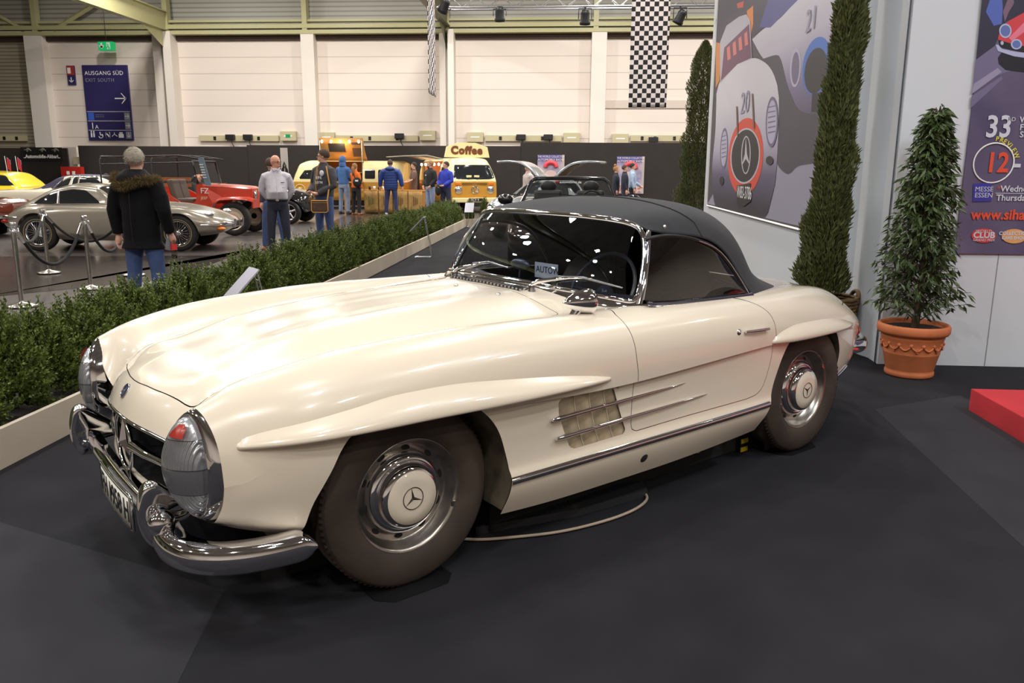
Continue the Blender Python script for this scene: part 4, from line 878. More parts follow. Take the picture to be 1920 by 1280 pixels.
mb = MB(); mb.box((1.19, -.10, .985), (.004, .17, .075), m=None); cd = mb.build('dash_card', mat('card_white', hexc(214, 210, 206), .6), car); text('AUTOW', .045, 'card_lettering', BLACK, cd, (1.1875, -.025, .975), (PI/2, 0, -PI/2), ext=.0005)
# ---- door mirror (bullet)
cm = Vector((.852, -.715, .946))
ax = Vector((1, -.10, .0)).normalized(); mb = MB(); Mm = ax.to_track_quat('Z', 'Y').to_matrix().to_4x4()
mb.lathe([(.0, -.092), (.007, -.089), (.020, -.070), (.034, -.040), (.045, -.010), (.0515, .022), (.053, .040), (.050, .047), (.046, .044), (0, .042)], 32, cm, m=Mm); mo = mb.build('door_mirror', CHROME, car)
mb = MB(); mb.tube([cm+Vector((-.02, 0, -.03)), cm+Vector((-.045, .012, -.07)), cm+Vector((-.055, .02, -.10))], [.020, .017, .026], 12); mb.build('mirror_stem', CHROME, mo)
# ---- wheels
def star(mb, c, r, h, plane, w=.16, back=0.):
    """three-pointed star with ridged arms, drawn in its own plane via the function plane(u, v, h)"""
    pts = []
    for k in range(6):
        a = PI/2+k*PI/3; q = r if k % 2 == 0 else r*w; pts.append((q*math.cos(a), q*math.sin(a)))
    v = [plane(c, u, w_, 0) for u, w_ in pts]+[plane(c, 0, 0, h)]
    mb.add(v, [(i, (i+1) % 6, 6) for i in range(6)])
    return mb
EMB = mat('emblem_dark', (.10, .09, .08), .25, metal=.7)
def make_wheel(sg):
    """axis along y; outward is -y for sg = 1"""
    e = bpy.data.objects.new('wheel', None); COL.objects.link(e); e.parent = car
    def LA(prof, n=64): return MB().lathe([(r, h) for r, h in prof], n, (0, 0, 0), 'y')
    t = []  # tyre: rounded section
    sec = [(.205, .066), (.222, .079), (.250, .086), (.280, .086), (.305, .080), (.322, .072), (.331, .066), (.333, .060), (.337, .045), (.339, .0)]
    prof = sec+[(r, -h) for r, h in sec[::-1]]
    mb = LA(prof, 80)
    for k in range(90):   # shallow tread blocks at the shoulder
        a = 2*PI*k/90; q = []
        for da, rr, hh_ in ((0, .3395, .056), (.04, .3395, .056), (.04, .326, .0725), (0, .326, .0725)):
            q.append((rr*math.cos(a+da), -hh_, rr*math.sin(a+da)))
        mb.add(q, [(0, 1, 2, 3)])
    ty = fixn(mb.build('tyre', RUBBER, e))
    mb = LA([(.199, .060), (.2075, .070), (.210, .069), (.2085, .063), (.203, .057), (.198, .048), (.194, .035), (.186, .026), (.182, .018), (.176, .014), (.150, .013), (.145, .006), (.1, .0)])
    rim = mb.build('rim', DULLCHROME, e)
    mb = MB()
    for k in range(10):
        a = 2*PI*k/10+.2; P = []
        for q in range(14):
            b = 2*PI*q/14; aa = a+.105*math.cos(b); rr = .164+.009*math.sin(b); P.append((rr*math.cos(aa), -.0152, rr*math.sin(aa)))
        mb.poly(P)
    join_mat(rim, mb, MATTBLACK)
    for a in (2.55, 5.9):
        mb = MB(); mb.box((.2035*math.cos(a), -.064, .2035*math.sin(a)), (.02, .008, .02)); mb.build('balance_weight', STEEL, e)
    mb = LA([(.150, .012), (.152, .020), (.148, .034), (.138, .046), (.129, .050), (.124, .049), (.122, .045), (.120, .050), (.118, .066), (.112, .078), (.104, .084), (.098, .086)])
    hc = mb.build('hub_cap', CHROME, e)
    LA([(.0985, .0855), (.097, .088), (.06, .091), (.0, .092)]).build('cap_disc', CREAM, e)
    mb = MB(); mb.tube([(.040*math.cos(a), -.0925, .040*math.sin(a)) for a in np.linspace(0, 2*PI, 40, endpoint=False)], .0016, 6, closed=True)
    rot = .15
    star(mb, (0, 0), .040, .004, lambda c, u, v, h: (u*math.cos(rot)-v*math.sin(rot), -.0920-h, u*math.sin(rot)+v*math.cos(rot)))
    mb.build('star_emblem', EMB, e)
    return e
w0 = make_wheel(1)
for k, (x, y) in enumerate(((0, .699), (2.4, .724))):
    for s in (-1, 1):
        o = w0 if (k == 0 and s == -1) else copy_tree(w0, car)
        o.location = (x, s*y, .339); o.rotation_euler = (0, 0, 0 if s < 0 else PI)
        if k: o.rotation_euler = (0, -.9, 0) if s < 0 else (0, 0, PI)
# ---- headlights
LENS = mat('headlight_glass', (.40, .41, .43), .22, metal=.55, coat=1.); nt = LENS.node_tree; b_ = nt.nodes['Principled BSDF']
tc = nt.nodes.new('ShaderNodeTexCoord'); sp = nt.nodes.new('ShaderNodeSeparateXYZ'); nt.links.new(tc.outputs['Object'], sp.inputs[0])
wv = nt.nodes.new('ShaderNodeTexWave'); wv.wave_type = 'BANDS'; wv.bands_direction = 'Y'; wv.inputs['Scale'].default_value = 42; nt.links.new(tc.outputs['Object'], wv.inputs[0])
cr_ = nt.nodes.new('ShaderNodeValToRGB'); cr_.color_ramp.interpolation = 'CONSTANT'; mr = nt.nodes.new('ShaderNodeMapRange'); mr.inputs[1].default_value = .40; mr.inputs[2].default_value = .76; nt.links.new(sp.outputs[2], mr.inputs[0]); nt.links.new(mr.outputs[0], cr_.inputs[0])
el = cr_.color_ramp.elements; el[0].position = 0; el[0].color = (.9, .9, .9, 1); el[1].position = .27; el[1].color = (.15, .15, .15, 1)
for p_, v_ in ((.50, .9), (.745, .05)): e_ = el.new(p_); e_.color = (v_, v_, v_, 1)
bp = nt.nodes.new('ShaderNodeBump'); bp.inputs['Distance'].default_value = .004; nt.links.new(wv.outputs['Fac'], bp.inputs['Height']); nt.links.new(cr_.outputs[0], bp.inputs['Strength']); nt.links.new(bp.outputs[0], b_.inputs['Normal'])
c2 = nt.nodes.new('ShaderNodeValToRGB'); c2.color_ramp.interpolation = 'CONSTANT'; nt.links.new(mr.outputs[0], c2.inputs[0]); e2 = c2.color_ramp.elements; e2[0].position = 0; e2[0].color = (.46, .47, .49, 1); e2[1].position = .262; e2[1].color = (.12, .12, .13, 1)
for p_, v_ in ((.272, .24), (.492, .10), (.502, .36), (.735, .14), (.745, .5)): e_ = e2.new(p_); e_.color = (v_, v_*1.01, v_*1.05, 1)
nt.links.new(c2.outputs[0], b_.inputs['Base Color'])
REFL = mat('lamp_reflector', (.62, .63, .66), .42, metal=.75)
for s in (-1, 1):
    e = bpy.data.objects.new('headlight', None); COL.objects.link(e); e.parent = car
    th = np.linspace(0, 2*PI, 64, endpoint=False)
    def cont(cyy, hw, zt, zb, xo, tilt, p=1.0):
        c = np.cos(th); sn = np.sin(th); zc_ = (zt+zb)/2; hz = (zt-zb)/2
        z = zc_+hz*sn; w_ = np.where(sn > 0, hw*(1-.28*sn**2), hw*(1-.05*sn**2))
        return np.stack([xo+tilt*c*hw-.012*(1-sn**2), s*(cyy+w_*c), z], 1)
    O0 = cont(.662, .113, .764, .392, -.625, .30); O = cont(.660, .110, .760, .396, -.668, .30); O2 = cont(.656, .103, .748, .404, -.690, .32); I0 = cont(.645, .082, .738, .412, -.700, .34); I1 = cont(.643, .077, .732, .418, -.692, .36)
    mb = MB(); mb.grid(np.stack([O0, O, O2, I0, I1]), closed_v=True); fixn(mb.build('headlight_ring', CHROME, e))
    ctr = np.array([-.705, s*.642, .575]); dome = []; refl = []
    for u in np.linspace(0, 1, 16):
        k = np.cos(u*PI/2); d = np.sin(u*PI/2)
        dome.append(ctr*(1-k)+I1*k+np.array([-.062*d, 0, 0])); refl.append(ctr*(1-k)+I1*k+np.array([.05*d, 0, 0]))
    mb = MB(); mb.grid(np.array(dome), closed_v=True); lens = mb.build('headlight_lens', LENS, e)
    mb = MB(); mb.grid(np.array(refl), closed_v=True); mb.build('reflector', REFL, e)
    def onl(y, z): rr = min(.99, math.hypot((z-.575)/.157, (y-.642)/.075)); return (-.703-.0625*math.sqrt(max(0, 1-rr*rr)), s*y, z)
    mb = MB(); P = []
    for zz in np.linspace(.680, .718, 6): P.append([tuple(np.array(onl(.655+y*math.sqrt(max(.03, 1-((zz-.575)/.165)**2)), zz))+np.array([-.002, 0, 0])) for y in np.linspace(.02-.05*(.724-zz)/.044, .046, 8)])
    mb.grid(P); mb.build('turn_lamp', mat('lamp_red', hexc(170, 52, 40), .25), e, label='red upper lamp cell')
# ---- grille mouth
mb = MB(); P = []
lipF = refine(np.array([(-.668, -.46, .575), (-.702, -.34, .588), (-.738, -.21, .601), (-.757, 0, .607), (-.738, .21, .601), (-.702, .34, .588), (-.668, .46, .575)]), 31)
for p in lipF: P.append([tuple(p), (p[0]+.012, p[1], p[2]-.012), (p[0]+.06, p[1]*.99, p[2]-.006), (p[0]+.25, p[1]*.95, .56), (p[0]+.30, p[1]*.93, .40), (p[0]+.10, p[1]*.97, .395), (p[0]+.03, p[1]*1.05, .372)])
mb.grid(P); mb.poly([(-.70, -.46, .57), (-.45, -.43, .56), (-.40, -.42, .40), (-.62, -.5, .40)]); mb.poly([(-.70, .46, .57), (-.45, .43, .56), (-.40, .42, .40), (-.62, .5, .40)]); mb.build('grille_opening', mat('mouth_dark', (.012, .012, .013), .9, spec=.1), car)
mb = MB(); mb.tube([tuple(p+np.array([-.001, 0, -.008])) for p in lipF], .006, 8); mb.build('grille_lip_trim', CHROME, car)
# lower lip (cream) and valance
mb = MB(); P = []
for y in np.linspace(-.60, .60, 41):
    xx = -.735+.10*(abs(y)/.6)**2.2; P.append([(xx+.03, y, .374), (xx+.006, y, .376), (xx-.006, y, .368), (xx-.002, y, .356), (xx+.03, y*1.0, .345), (xx+.10, y*1.03, .32)])
mb.grid(P); mb.build('front_valance', CREAM, car)
# star and bar
xs_ = -.744; mb = MB()
mb.tube([(xs_+.0, .104*math.cos(a), .490+.104*math.sin(a)) for a in np.linspace(0, 2*PI, 48, endpoint=False)], .0085, 10, closed=True)
star(mb, (0, 0), .102, .022, lambda c, u, v, h: (xs_+.004-h, u, .490+v), .17); star(mb, (0, 0), .102, -.012, lambda c, u, v, h: (xs_+.004-h, -u, .490+v), .17)
mb.build('grille_star', CHROME, car)
for s in (-1, 1):
    mb = MB(); mb.tube([(xs_+.006, s*.105, .497), (xs_+.018, s*.22, .497), (xs_+.048, s*.36, .495), (xs_+.08, s*.45, .493)], [.022, .017, .014, .012], 12); mb.build('grille_bar', CHROME, car)
# badge on the nose
mb = MB(); cb = Vector((-.724, 0, bodyZ(-.724, 0)-.001)); nb_ = Vector((-(bodyZ(-.714, 0)-bodyZ(-.734, 0))/.020, 0, 1)).normalized(); Mb = nb_.to_track_quat('Z', 'Y').to_matrix().to_4x4()
mb.lathe([(0, .004), (.024, .003), (.027, .002), (.029, -.004)], 32, cb, m=Mb); bo = mb.build('hood_badge', mat('badge_blue', hexc(70, 78, 110), .25, metal=.5), car)
mb = MB(); mb.tube([tuple(cb+Mb @ Vector((.027*math.cos(a), .027*math.sin(a), .003))) for a in np.linspace(0, 2*PI, 32, endpoint=False)], .0018, 6, closed=True)
star(mb, (0, 0), .022, .003, lambda c, u, v, h: tuple(cb+Mb @ Vector((-v, u, .0035+h)))); mb.build('badge_star', CHROME, bo)
# ---- front bumper
def bumper_path(pts, n): return refine(np.array(pts), n)
def bar(name, path, hs, top=.07, out=None, z_=None, flip=False):
    rows = []
    for k, p in enumerate(path):
        a = path[max(k-1, 0)]; b = path[min(k+1, len(path)-1)]; t = (b-a)/np.linalg.norm(b-a); nrm = np.array([t[1], -t[0], 0]); 
        if out is not None and nrm @ out(p) < 0: nrm = -nrm
        h = hs(k/(len(path)-1)); w_ = top*min(1, h/.04)
        prof = [(-w_, h*.80), (-w_*.55, h*.96), (-.012, h*.98), (.004, h*.70), (.010, h*.2), (.010, -h*.3), (.004, -h*.75), (-.010, -h), (-.03, -h*1.05)]
        rows.append([tuple(p+nrm*q+np.array([0, 0, r])) for q, r in prof])
    mb = MB(); mb.grid(rows); mb.poly(rows[0]); mb.poly(rows[-1][::-1]); return fixn(mb.build(name, CHROME, car))
for s in (-1, 1):
    pth = bumper_path([(-.790, .50, .345), (-.800, .585, .330), (-.785, .69, .322), (-.725, .785, .318), (-.62, .845, .315), (-.50, .872, .315), (-.405, .880, .316)], 40)*np.array([1, s, 1])
    bar('front_bumper', pth, lambda u: .046*min(1, (u/.02+.3))*(1 if u < .93 else max(.25, 1-((u-.93)/.07)**2*.75)), .075, out=lambda p: np.array([p[0]+.2, p[1]*.9, 0]))
    prof = refine(np.array([(-.800, .290), (-.818, .315), (-.834, .36), (-.838, .42), (-.828, .475), (-.812, .506), (-.790, .514), (-.755, .492), (-.705, .448), (-.668, .405), (-.672, .372), (-.720, .358), (-.760, .340), (-.786, .300), (-.800, .290)]), 41)[:-1]
    cxz = np.array([-.775, .415]); mb = MB(); rows = []
    for dy, sc in ((-.027, .60), (-.026, .84), (-.021, .95), (-.010, .99), (0, 1.), (.010, .99), (.021, .95), (.026, .84), (.027, .60)):
        rows.append([(q[0], s*(.53+dy*(.75+1.1*abs(q[1]-.40)/.11*.35)), q[1]) for q in cxz+(prof-cxz)*sc])
    mb.grid(rows, closed_v=True); mb.poly(rows[0]); mb.poly(rows[-1][::-1]); orr = fixn(mb.build('bumper_overrider', CHROME, car)); add_mod(orr, 'SUBSURF', levels=1, render_levels=1)
    mb = MB(); mb.ball((-.780, s*.578, .385), (.042, .036, .044)); mb.build('overrider_bulb', CHROME, orr)
cb_ = bumper_path([(-.770, -.52, .352), (-.780, -.3, .352), (-.786, 0, .352), (-.780, .3, .352), (-.770, .52, .352)], 30)
bar('bumper_centre', cb_, lambda u: .036, .05, out=lambda p: np.array([-1, 0, 0]))
# ---- number plate, curved
mb = MB(); rows = []; PY = [(-.300), .205]
def plx(y): return -.813+.006*((y+.09)/.21)**2
for y in np.linspace(-.305, .125, 25): rows.append([(plx(y), y, .268), (plx(y), y, .386)])
PLATE = mat('plate_white', hexc(226, 222, 208), .4)
mb.grid(rows); pl = mb.build('number_plate', PLATE, car); add_mod(pl, 'SOLIDIFY', thickness=.004, offset=0)
mb = MB(); fr = [(plx(y)-.003, y, .270) for y in np.linspace(-.302, .122, 25)]+[(plx(y)-.003, y, .384) for y in np.linspace(.122, -.302, 25)]
mb.tube(fr, .0022, 5, closed=True); mb.build('plate_border', BLACK, pl)
mb = MB(); fr = [(plx(y)+.002, y, .264) for y in np.linspace(-.309, .129, 25)]+[(plx(y)+.002, y, .390) for y in np.linspace(.129, -.309, 25)]
mb.tube(fr, .005, 6, closed=True); mb.build('plate_frame', CHROME, pl)
tx = text('FH 1958 H', .098, 'plate_lettering', BLACK, pl, bold=.0012, ext=.0005, spacing=1.0)
vs = np.array([v.co for v in tx.data.vertices]); x0, x1 = vs[:, 0].min(), vs[:, 0].max(); 
for v in tx.data.vertices:
    u = (v.co.x-x0)/(x1-x0); y = .100-(u*.385); hgt = .288+(v.co.y-vs[:, 1].min())/(vs[:, 1].max()-vs[:, 1].min())*.078; v.co = (plx(y)-.0035-v.co.z, y, hgt)
mb = MB(); mb.tube([(-.78, -.05, .33), (-.815, -.05, .33)], .02, 8); mb.tube([(-.78, -.2, .34), (-.815, -.2, .34)], .012, 8); mb.build('plate_bracket', CHROME, pl)
# ---- rear bumper and tail lamps
for s in (-1, 1):
    pth = bumper_path([(2.98, .70, .47), (3.15, .695, .46), (3.35, .60, .45), (3.52, .42, .45), (3.60, .15, .45), (3.61, .02, .45)], 30)*np.array([1, s, 1])
    bar('rear_bumper', pth, lambda u: .04*min(1, u/.06+.35), .05, out=lambda p: np.array([p[0]-2.4, p[1], 0]))
    mb = MB(); mb.ball((3.14, s*.640, .545), (.05, .028, .036)); tl = mb.build('tail_lamp', mat('tail_red', hexc(150, 30, 28), .15), car, label='red tail lamp in chrome bezel')
    mb = MB(); mb.tube([(3.14+.052*math.cos(a), s*(.652-.03*math.cos(a)), .545+.038*math.sin(a)) for a in np.linspace(0, 2*PI, 24, endpoint=False)], .008, 6, closed=True); mb.build('lamp_bezel', CHROME, tl)
# ================================================================== kerb boards, hedge, plants, stands, ropes
BOARD = mat('kerb_board', hexc(206, 192, 172), .55, var=.10, vscale=3)
mb = MB(); mb.box((-2.815, 9.6, .098), (.03, 23.8, .20)); tag(mb.build('kerb_board', BOARD), 'long low cream board edging the carpet beside the hedge', 'edging board', 'cream edging boards')
mb = MB(); mb.box((-.2, 21.52, .098), (5.2, .03, .20)); tag(mb.build('kerb_board', BOARD), 'short cream board closing the far end of the carpet', 'edging board', 'cream edging boards')
SOIL = mat('dark_soil', hexc(34, 26, 20), .95, bump=1, bscale=30)
mb = MB(); mb.box((-3.23, 9.65, .037), (.78, 23.6, .09)); mb.box((-.2, 21.90, .037), (5.2, .7, .09)); tag(mb.build('planter_soil', SOIL), 'dark soil strip under the box hedge', 'soil', kind='stuff')
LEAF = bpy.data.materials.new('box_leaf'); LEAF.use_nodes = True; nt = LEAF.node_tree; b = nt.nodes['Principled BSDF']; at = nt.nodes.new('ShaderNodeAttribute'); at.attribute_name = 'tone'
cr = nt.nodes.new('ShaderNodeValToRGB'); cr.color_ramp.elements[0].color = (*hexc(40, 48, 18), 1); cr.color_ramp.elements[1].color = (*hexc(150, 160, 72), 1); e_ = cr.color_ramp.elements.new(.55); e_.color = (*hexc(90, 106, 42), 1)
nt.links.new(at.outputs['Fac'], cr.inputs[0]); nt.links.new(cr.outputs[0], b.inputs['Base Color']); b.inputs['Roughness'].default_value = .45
def leaf_ramp(name, c0, c1, c2, rough=.5):
    m = LEAF.copy(); m.name = name; r = m.node_tree.nodes['Color Ramp'].color_ramp
    r.elements[0].color = (*c0, 1); r.elements[1].color = (*c1, 1); r.elements[2].color = (*c2, 1); m.node_tree.nodes['Principled BSDF'].inputs['Roughness'].default_value = rough; return m
def leaf_mesh(name, base, dirs, length, width, tone, m, fold=.25, rng=RNG, nmid=1):
    """many separate leaves: each a small folded blade. base (n,3), dirs (n,3)"""
    n = len(base); d = dirs/np.linalg.norm(dirs, axis=1, keepdims=True); r = rng.normal(size=(n, 3)); s = np.cross(d, r); s /= np.linalg.norm(s, axis=1, keepdims=True)+1e-9; up = np.cross(s, d)
    L_ = length[:, None]; W_ = width[:, None]
    a = base; b1 = base+d*L_*.45+s*W_*.5+up*W_*fold; b2 = base+d*L_*.45-s*W_*.5+up*W_*fold; t = base+d*L_; c = base+d*L_*.45
    V = np.stack([a, b1, c, b2, t], 1).reshape(-1, 3); i = np.arange(n)*5
    F = np.stack([np.stack([i, i+1, i+2], 1), np.stack([i, i+2, i+3], 1), np.stack([i+1, i+4, i+2], 1), np.stack([i+2, i+4, i+3], 1)], 1).reshape(-1, 3)
    me = bpy.data.meshes.new(name); me.vertices.add(len(V)); me.vertices.foreach_set('co', V.ravel()); me.loops.add(F.size); me.polygons.add(len(F))
    me.loops.foreach_set('vertex_index', F.ravel()); me.polygons.foreach_set('loop_start', np.arange(len(F))*3); me.polygons.foreach_set('loop_total', np.full(len(F), 3))
    at = me.attributes.new('tone', 'FLOAT', 'POINT'); at.data.foreach_set('value', np.repeat(tone, 5)); me.materials.append(m); me.update(); me.validate()
    return me
def sprigs(rng, origin_fn, nsp, per, L, lw, spread=.9, up=.3):
    B, D, T, LL = [], [], [], []
    for k in range(nsp):
        o, dr, tn = origin_fn(k); dr = dr/np.linalg.norm(dr); ln = L*rng.uniform(.6, 1.35); bend = rng.normal(size=3)*.18+np.array([0, 0, up])
        for j in range(per):
            u = (j+.5)/per; p = o+dr*ln*u+bend*ln*u*u*.5; a = j*2.4+rng.uniform(0, .8); q = np.cross(dr, [math.cos(a), math.sin(a), .3]); q /= np.linalg.norm(q)+1e-9
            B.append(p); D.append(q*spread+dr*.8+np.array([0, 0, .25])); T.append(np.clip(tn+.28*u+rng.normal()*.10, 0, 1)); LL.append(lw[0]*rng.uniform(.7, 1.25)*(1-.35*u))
    return np.array(B), np.array(D), np.array(T), np.array(LL)
bush_meshes = []
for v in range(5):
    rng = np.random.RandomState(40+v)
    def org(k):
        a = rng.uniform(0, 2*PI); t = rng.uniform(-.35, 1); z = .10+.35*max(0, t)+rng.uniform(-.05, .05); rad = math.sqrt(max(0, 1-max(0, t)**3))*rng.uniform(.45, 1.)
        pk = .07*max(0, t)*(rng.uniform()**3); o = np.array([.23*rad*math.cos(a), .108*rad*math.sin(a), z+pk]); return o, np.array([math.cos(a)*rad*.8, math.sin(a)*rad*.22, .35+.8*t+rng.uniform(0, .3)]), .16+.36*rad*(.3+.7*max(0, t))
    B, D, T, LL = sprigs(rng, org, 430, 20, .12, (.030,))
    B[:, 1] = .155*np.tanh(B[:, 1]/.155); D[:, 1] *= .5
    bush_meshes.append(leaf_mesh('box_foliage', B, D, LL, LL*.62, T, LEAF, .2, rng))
BARK = mat('bark', hexc(70, 54, 38), .9, bump=.6, bscale=40)
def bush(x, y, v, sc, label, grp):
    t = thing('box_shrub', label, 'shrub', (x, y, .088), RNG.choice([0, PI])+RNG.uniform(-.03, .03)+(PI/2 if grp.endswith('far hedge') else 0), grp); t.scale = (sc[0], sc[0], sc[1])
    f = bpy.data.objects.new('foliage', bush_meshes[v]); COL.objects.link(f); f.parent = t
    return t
stem0 = MB(); stem0.tube([(0, 0, -.002), (.01, 0, .12), (0, .01, .28)], [.014, .011, .006], 6); stem0.tube([(.01, 0, .1), (.08, .05, .26)], [.008, .004], 5); stem0.tube([(.01, 0, .1), (-.07, -.05, .27)], [.008, .004], 5)
stem_me = None
n = 0; y = 2.0
while y < 21.4:
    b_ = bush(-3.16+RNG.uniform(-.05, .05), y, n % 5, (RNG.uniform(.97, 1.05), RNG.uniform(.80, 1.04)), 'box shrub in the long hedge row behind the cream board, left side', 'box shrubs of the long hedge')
    so_ = stem0.build('stem', BARK, b_) if stem_me is None else bpy.data.objects.new('stem', stem_me)
    if stem_me is None: stem_me = so_.data
    else: COL.objects.link(so_); so_.parent = b_
    y += RNG.uniform(.345, .37)*1.0; n += 1
x = -2.75
while x < 2.2:
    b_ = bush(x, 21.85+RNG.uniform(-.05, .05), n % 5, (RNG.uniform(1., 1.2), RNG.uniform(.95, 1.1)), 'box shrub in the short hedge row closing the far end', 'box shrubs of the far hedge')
    x += RNG.uniform(.32, .4); n += 1
# ---- conical cypresses
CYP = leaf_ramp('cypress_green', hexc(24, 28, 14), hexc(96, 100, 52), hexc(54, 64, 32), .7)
def cypress(name, label, x, y, h, r, n, z0, seed, lean=0., tip=.35):
    t = thing(name, label, 'tree', (x, y, 0), 0); rng = np.random.RandomState(seed)
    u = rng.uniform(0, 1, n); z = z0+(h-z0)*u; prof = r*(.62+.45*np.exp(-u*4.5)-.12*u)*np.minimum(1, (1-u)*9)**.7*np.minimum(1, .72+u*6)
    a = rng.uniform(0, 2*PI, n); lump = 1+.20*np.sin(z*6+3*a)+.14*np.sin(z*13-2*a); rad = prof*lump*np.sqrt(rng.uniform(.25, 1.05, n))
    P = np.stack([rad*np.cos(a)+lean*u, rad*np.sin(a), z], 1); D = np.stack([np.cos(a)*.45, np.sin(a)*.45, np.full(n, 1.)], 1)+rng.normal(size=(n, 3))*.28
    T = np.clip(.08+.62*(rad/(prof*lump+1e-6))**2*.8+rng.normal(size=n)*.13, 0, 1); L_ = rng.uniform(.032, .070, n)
    me = leaf_mesh('cypress_foliage', P, D, L_, L_*.24, T, CYP, .1, rng); f = bpy.data.objects.new('foliage', me); COL.objects.link(f); f.parent = t
    mb = MB(); mb.tube([(0, 0, .415), (lean*.3, 0, h*.4), (lean, 0, h*.95)], [.035, .025, .005], 8); mb.build('trunk', BARK, t); return t
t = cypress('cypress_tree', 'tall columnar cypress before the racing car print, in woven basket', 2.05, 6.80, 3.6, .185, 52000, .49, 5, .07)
WICK = mat('wicker', hexc(120, 92, 46), .7, var=.6, vscale=25)
bk = thing('wicker_basket', 'woven wicker basket holding the near cypress, behind the cream car', 'basket', (2.11, 6.80, 0)); mb = MB()
for k in range(16):
    z = .02+k*.029; mb.tube([((.20+.03*z/.46+.006*math.sin(14*a+k*PI))*math.cos(a), (.20+.03*z/.46+.006*math.sin(14*a+k*PI))*math.sin(a), z) for a in np.linspace(0, 2*PI, 56, endpoint=False)], .016, 6, closed=True)
mb.build('weave', WICK, bk); mb = MB()
for sg in (0, PI): mb = MB(); mb.tube([(.235*math.cos(sg+.35*math.sin(a)), .235*math.sin(sg+.35*math.sin(a)), .46+.05*abs(math.cos(a))) for a in np.linspace(-PI/2, PI/2, 10)], .018, 6); mb.build('handle', WICK, bk)
mb = MB(); mb = MB(); mb.lathe([(0, .40), (.2, .40), (.2, .38), (0, .38)], 24); mb.build('soil', SOIL, bk, kind='stuff')
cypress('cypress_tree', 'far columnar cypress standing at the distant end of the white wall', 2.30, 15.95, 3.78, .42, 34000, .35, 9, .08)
mb = MB(); mb.lathe([(0, 0), (.20, 0), (.26, .40), (.24, .40), (.2, .36), (0, .36)], 24, (2.30, 15.95, 0)); tag(mb.build('plant_tub', mat('tub_dark', hexc(60, 50, 44), .7)), 'dark tub of the far cypress at the end of the white wall', 'pot')
# ---- ficus in terracotta
TERRA = mat('terracotta', hexc(198, 112, 66), .75, var=.18, vscale=6, bump=.15, bscale=30)
PX, PYY = 2.51, 6.04; pot = thing('terracotta_pot', 'terracotta pot with garland relief by the white wall corner', 'pot', (PX, PYY, 0))
mb = MB(); mb.lathe([(0, 0), (.160, 0), (.168, .012), (.168, .035), (.160, .045), (.165, .055), (.190, .17), (.194, .176), (.192, .183), (.212, .285), (.216, .292), (.214, .300), (.219, .312), (.236, .318), (.246, .335), (.246, .372), (.236, .386), (.224, .386), (.212, .37), (.205, .35), (0, .345)], 64); mb.build('bowl', TERRA, pot)
mb = MB()
for k in range(16):
    a0 = 2*PI*k/16; P = []
    for q in np.linspace(0, 1, 8):
        a = a0+q*2*PI/16; r = .2035+.002; z = .245-.03*math.sin(PI*q); P.append((r*math.cos(a), r*math.sin(a), z))
    mb.tube(P, .007, 6); mb.ball((.205*math.cos(a0), .205*math.sin(a0), .25), .014, 8, 6)
    if k % 2: 
        for q in range(5): mb.ball(((.203)*math.cos(a0+.2+.03*math.cos(q*1.26)), .203*math.sin(a0+.2+.03*math.cos(q*1.26)), .215+.012*math.sin(q*1.26)), .008, 6, 5)
mb.build('garland_relief', TERRA, pot); mb = MB(); mb.lathe([(0, .352), (.208, .352)], 24); mb.build('soil', SOIL, pot, kind='stuff')
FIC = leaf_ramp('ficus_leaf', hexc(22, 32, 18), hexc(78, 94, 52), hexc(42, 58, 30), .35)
fi = thing('weeping_fig', 'pyramid-shaped weeping fig growing in the terracotta pot', 'plant', (PX, PYY, .35)); rng = np.random.RandomState(3); B, D, T, LL = [], [], [], []
mb = MB(); mb.tube([(0, 0, 0), (.02, 0, .4), (-.01, .01, .9), (.0, 0, 1.3), (.04, 0, 1.56)], [.022, .018, .013, .008, .003], 8); mb.tube([(.03, .01, 0), (.05, .03, .4), (.03, .02, .8)], [.014, .011, .005], 6); mb.build('trunk', BARK, fi); mb = MB()
for k in range(250):
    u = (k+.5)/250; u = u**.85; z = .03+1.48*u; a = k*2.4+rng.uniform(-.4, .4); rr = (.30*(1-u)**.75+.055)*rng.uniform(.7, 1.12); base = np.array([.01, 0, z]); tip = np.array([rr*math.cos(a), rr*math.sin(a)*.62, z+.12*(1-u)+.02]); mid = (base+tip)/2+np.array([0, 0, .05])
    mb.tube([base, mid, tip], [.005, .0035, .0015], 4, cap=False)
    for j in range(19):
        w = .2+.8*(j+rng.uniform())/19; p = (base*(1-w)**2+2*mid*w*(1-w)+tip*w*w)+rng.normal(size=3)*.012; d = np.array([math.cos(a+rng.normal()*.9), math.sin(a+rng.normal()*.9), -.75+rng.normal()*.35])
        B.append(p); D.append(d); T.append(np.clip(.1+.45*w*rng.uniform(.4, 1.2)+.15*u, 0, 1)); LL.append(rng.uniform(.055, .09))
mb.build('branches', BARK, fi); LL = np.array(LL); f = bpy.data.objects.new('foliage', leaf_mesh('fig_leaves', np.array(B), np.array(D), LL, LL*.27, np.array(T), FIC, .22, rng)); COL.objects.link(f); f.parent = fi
# ---- red podium
mb = MB(); mb.box((4.02, 3.85, .068), (3.0, 2.55, .142), bev=.006); tag(mb.build('red_podium', mat('red_carpet', hexc(196, 44, 52), .95, bump=.4, bscale=500, var=.12, vscale=4)), 'low podium covered in red carpet at the right edge', 'podium')
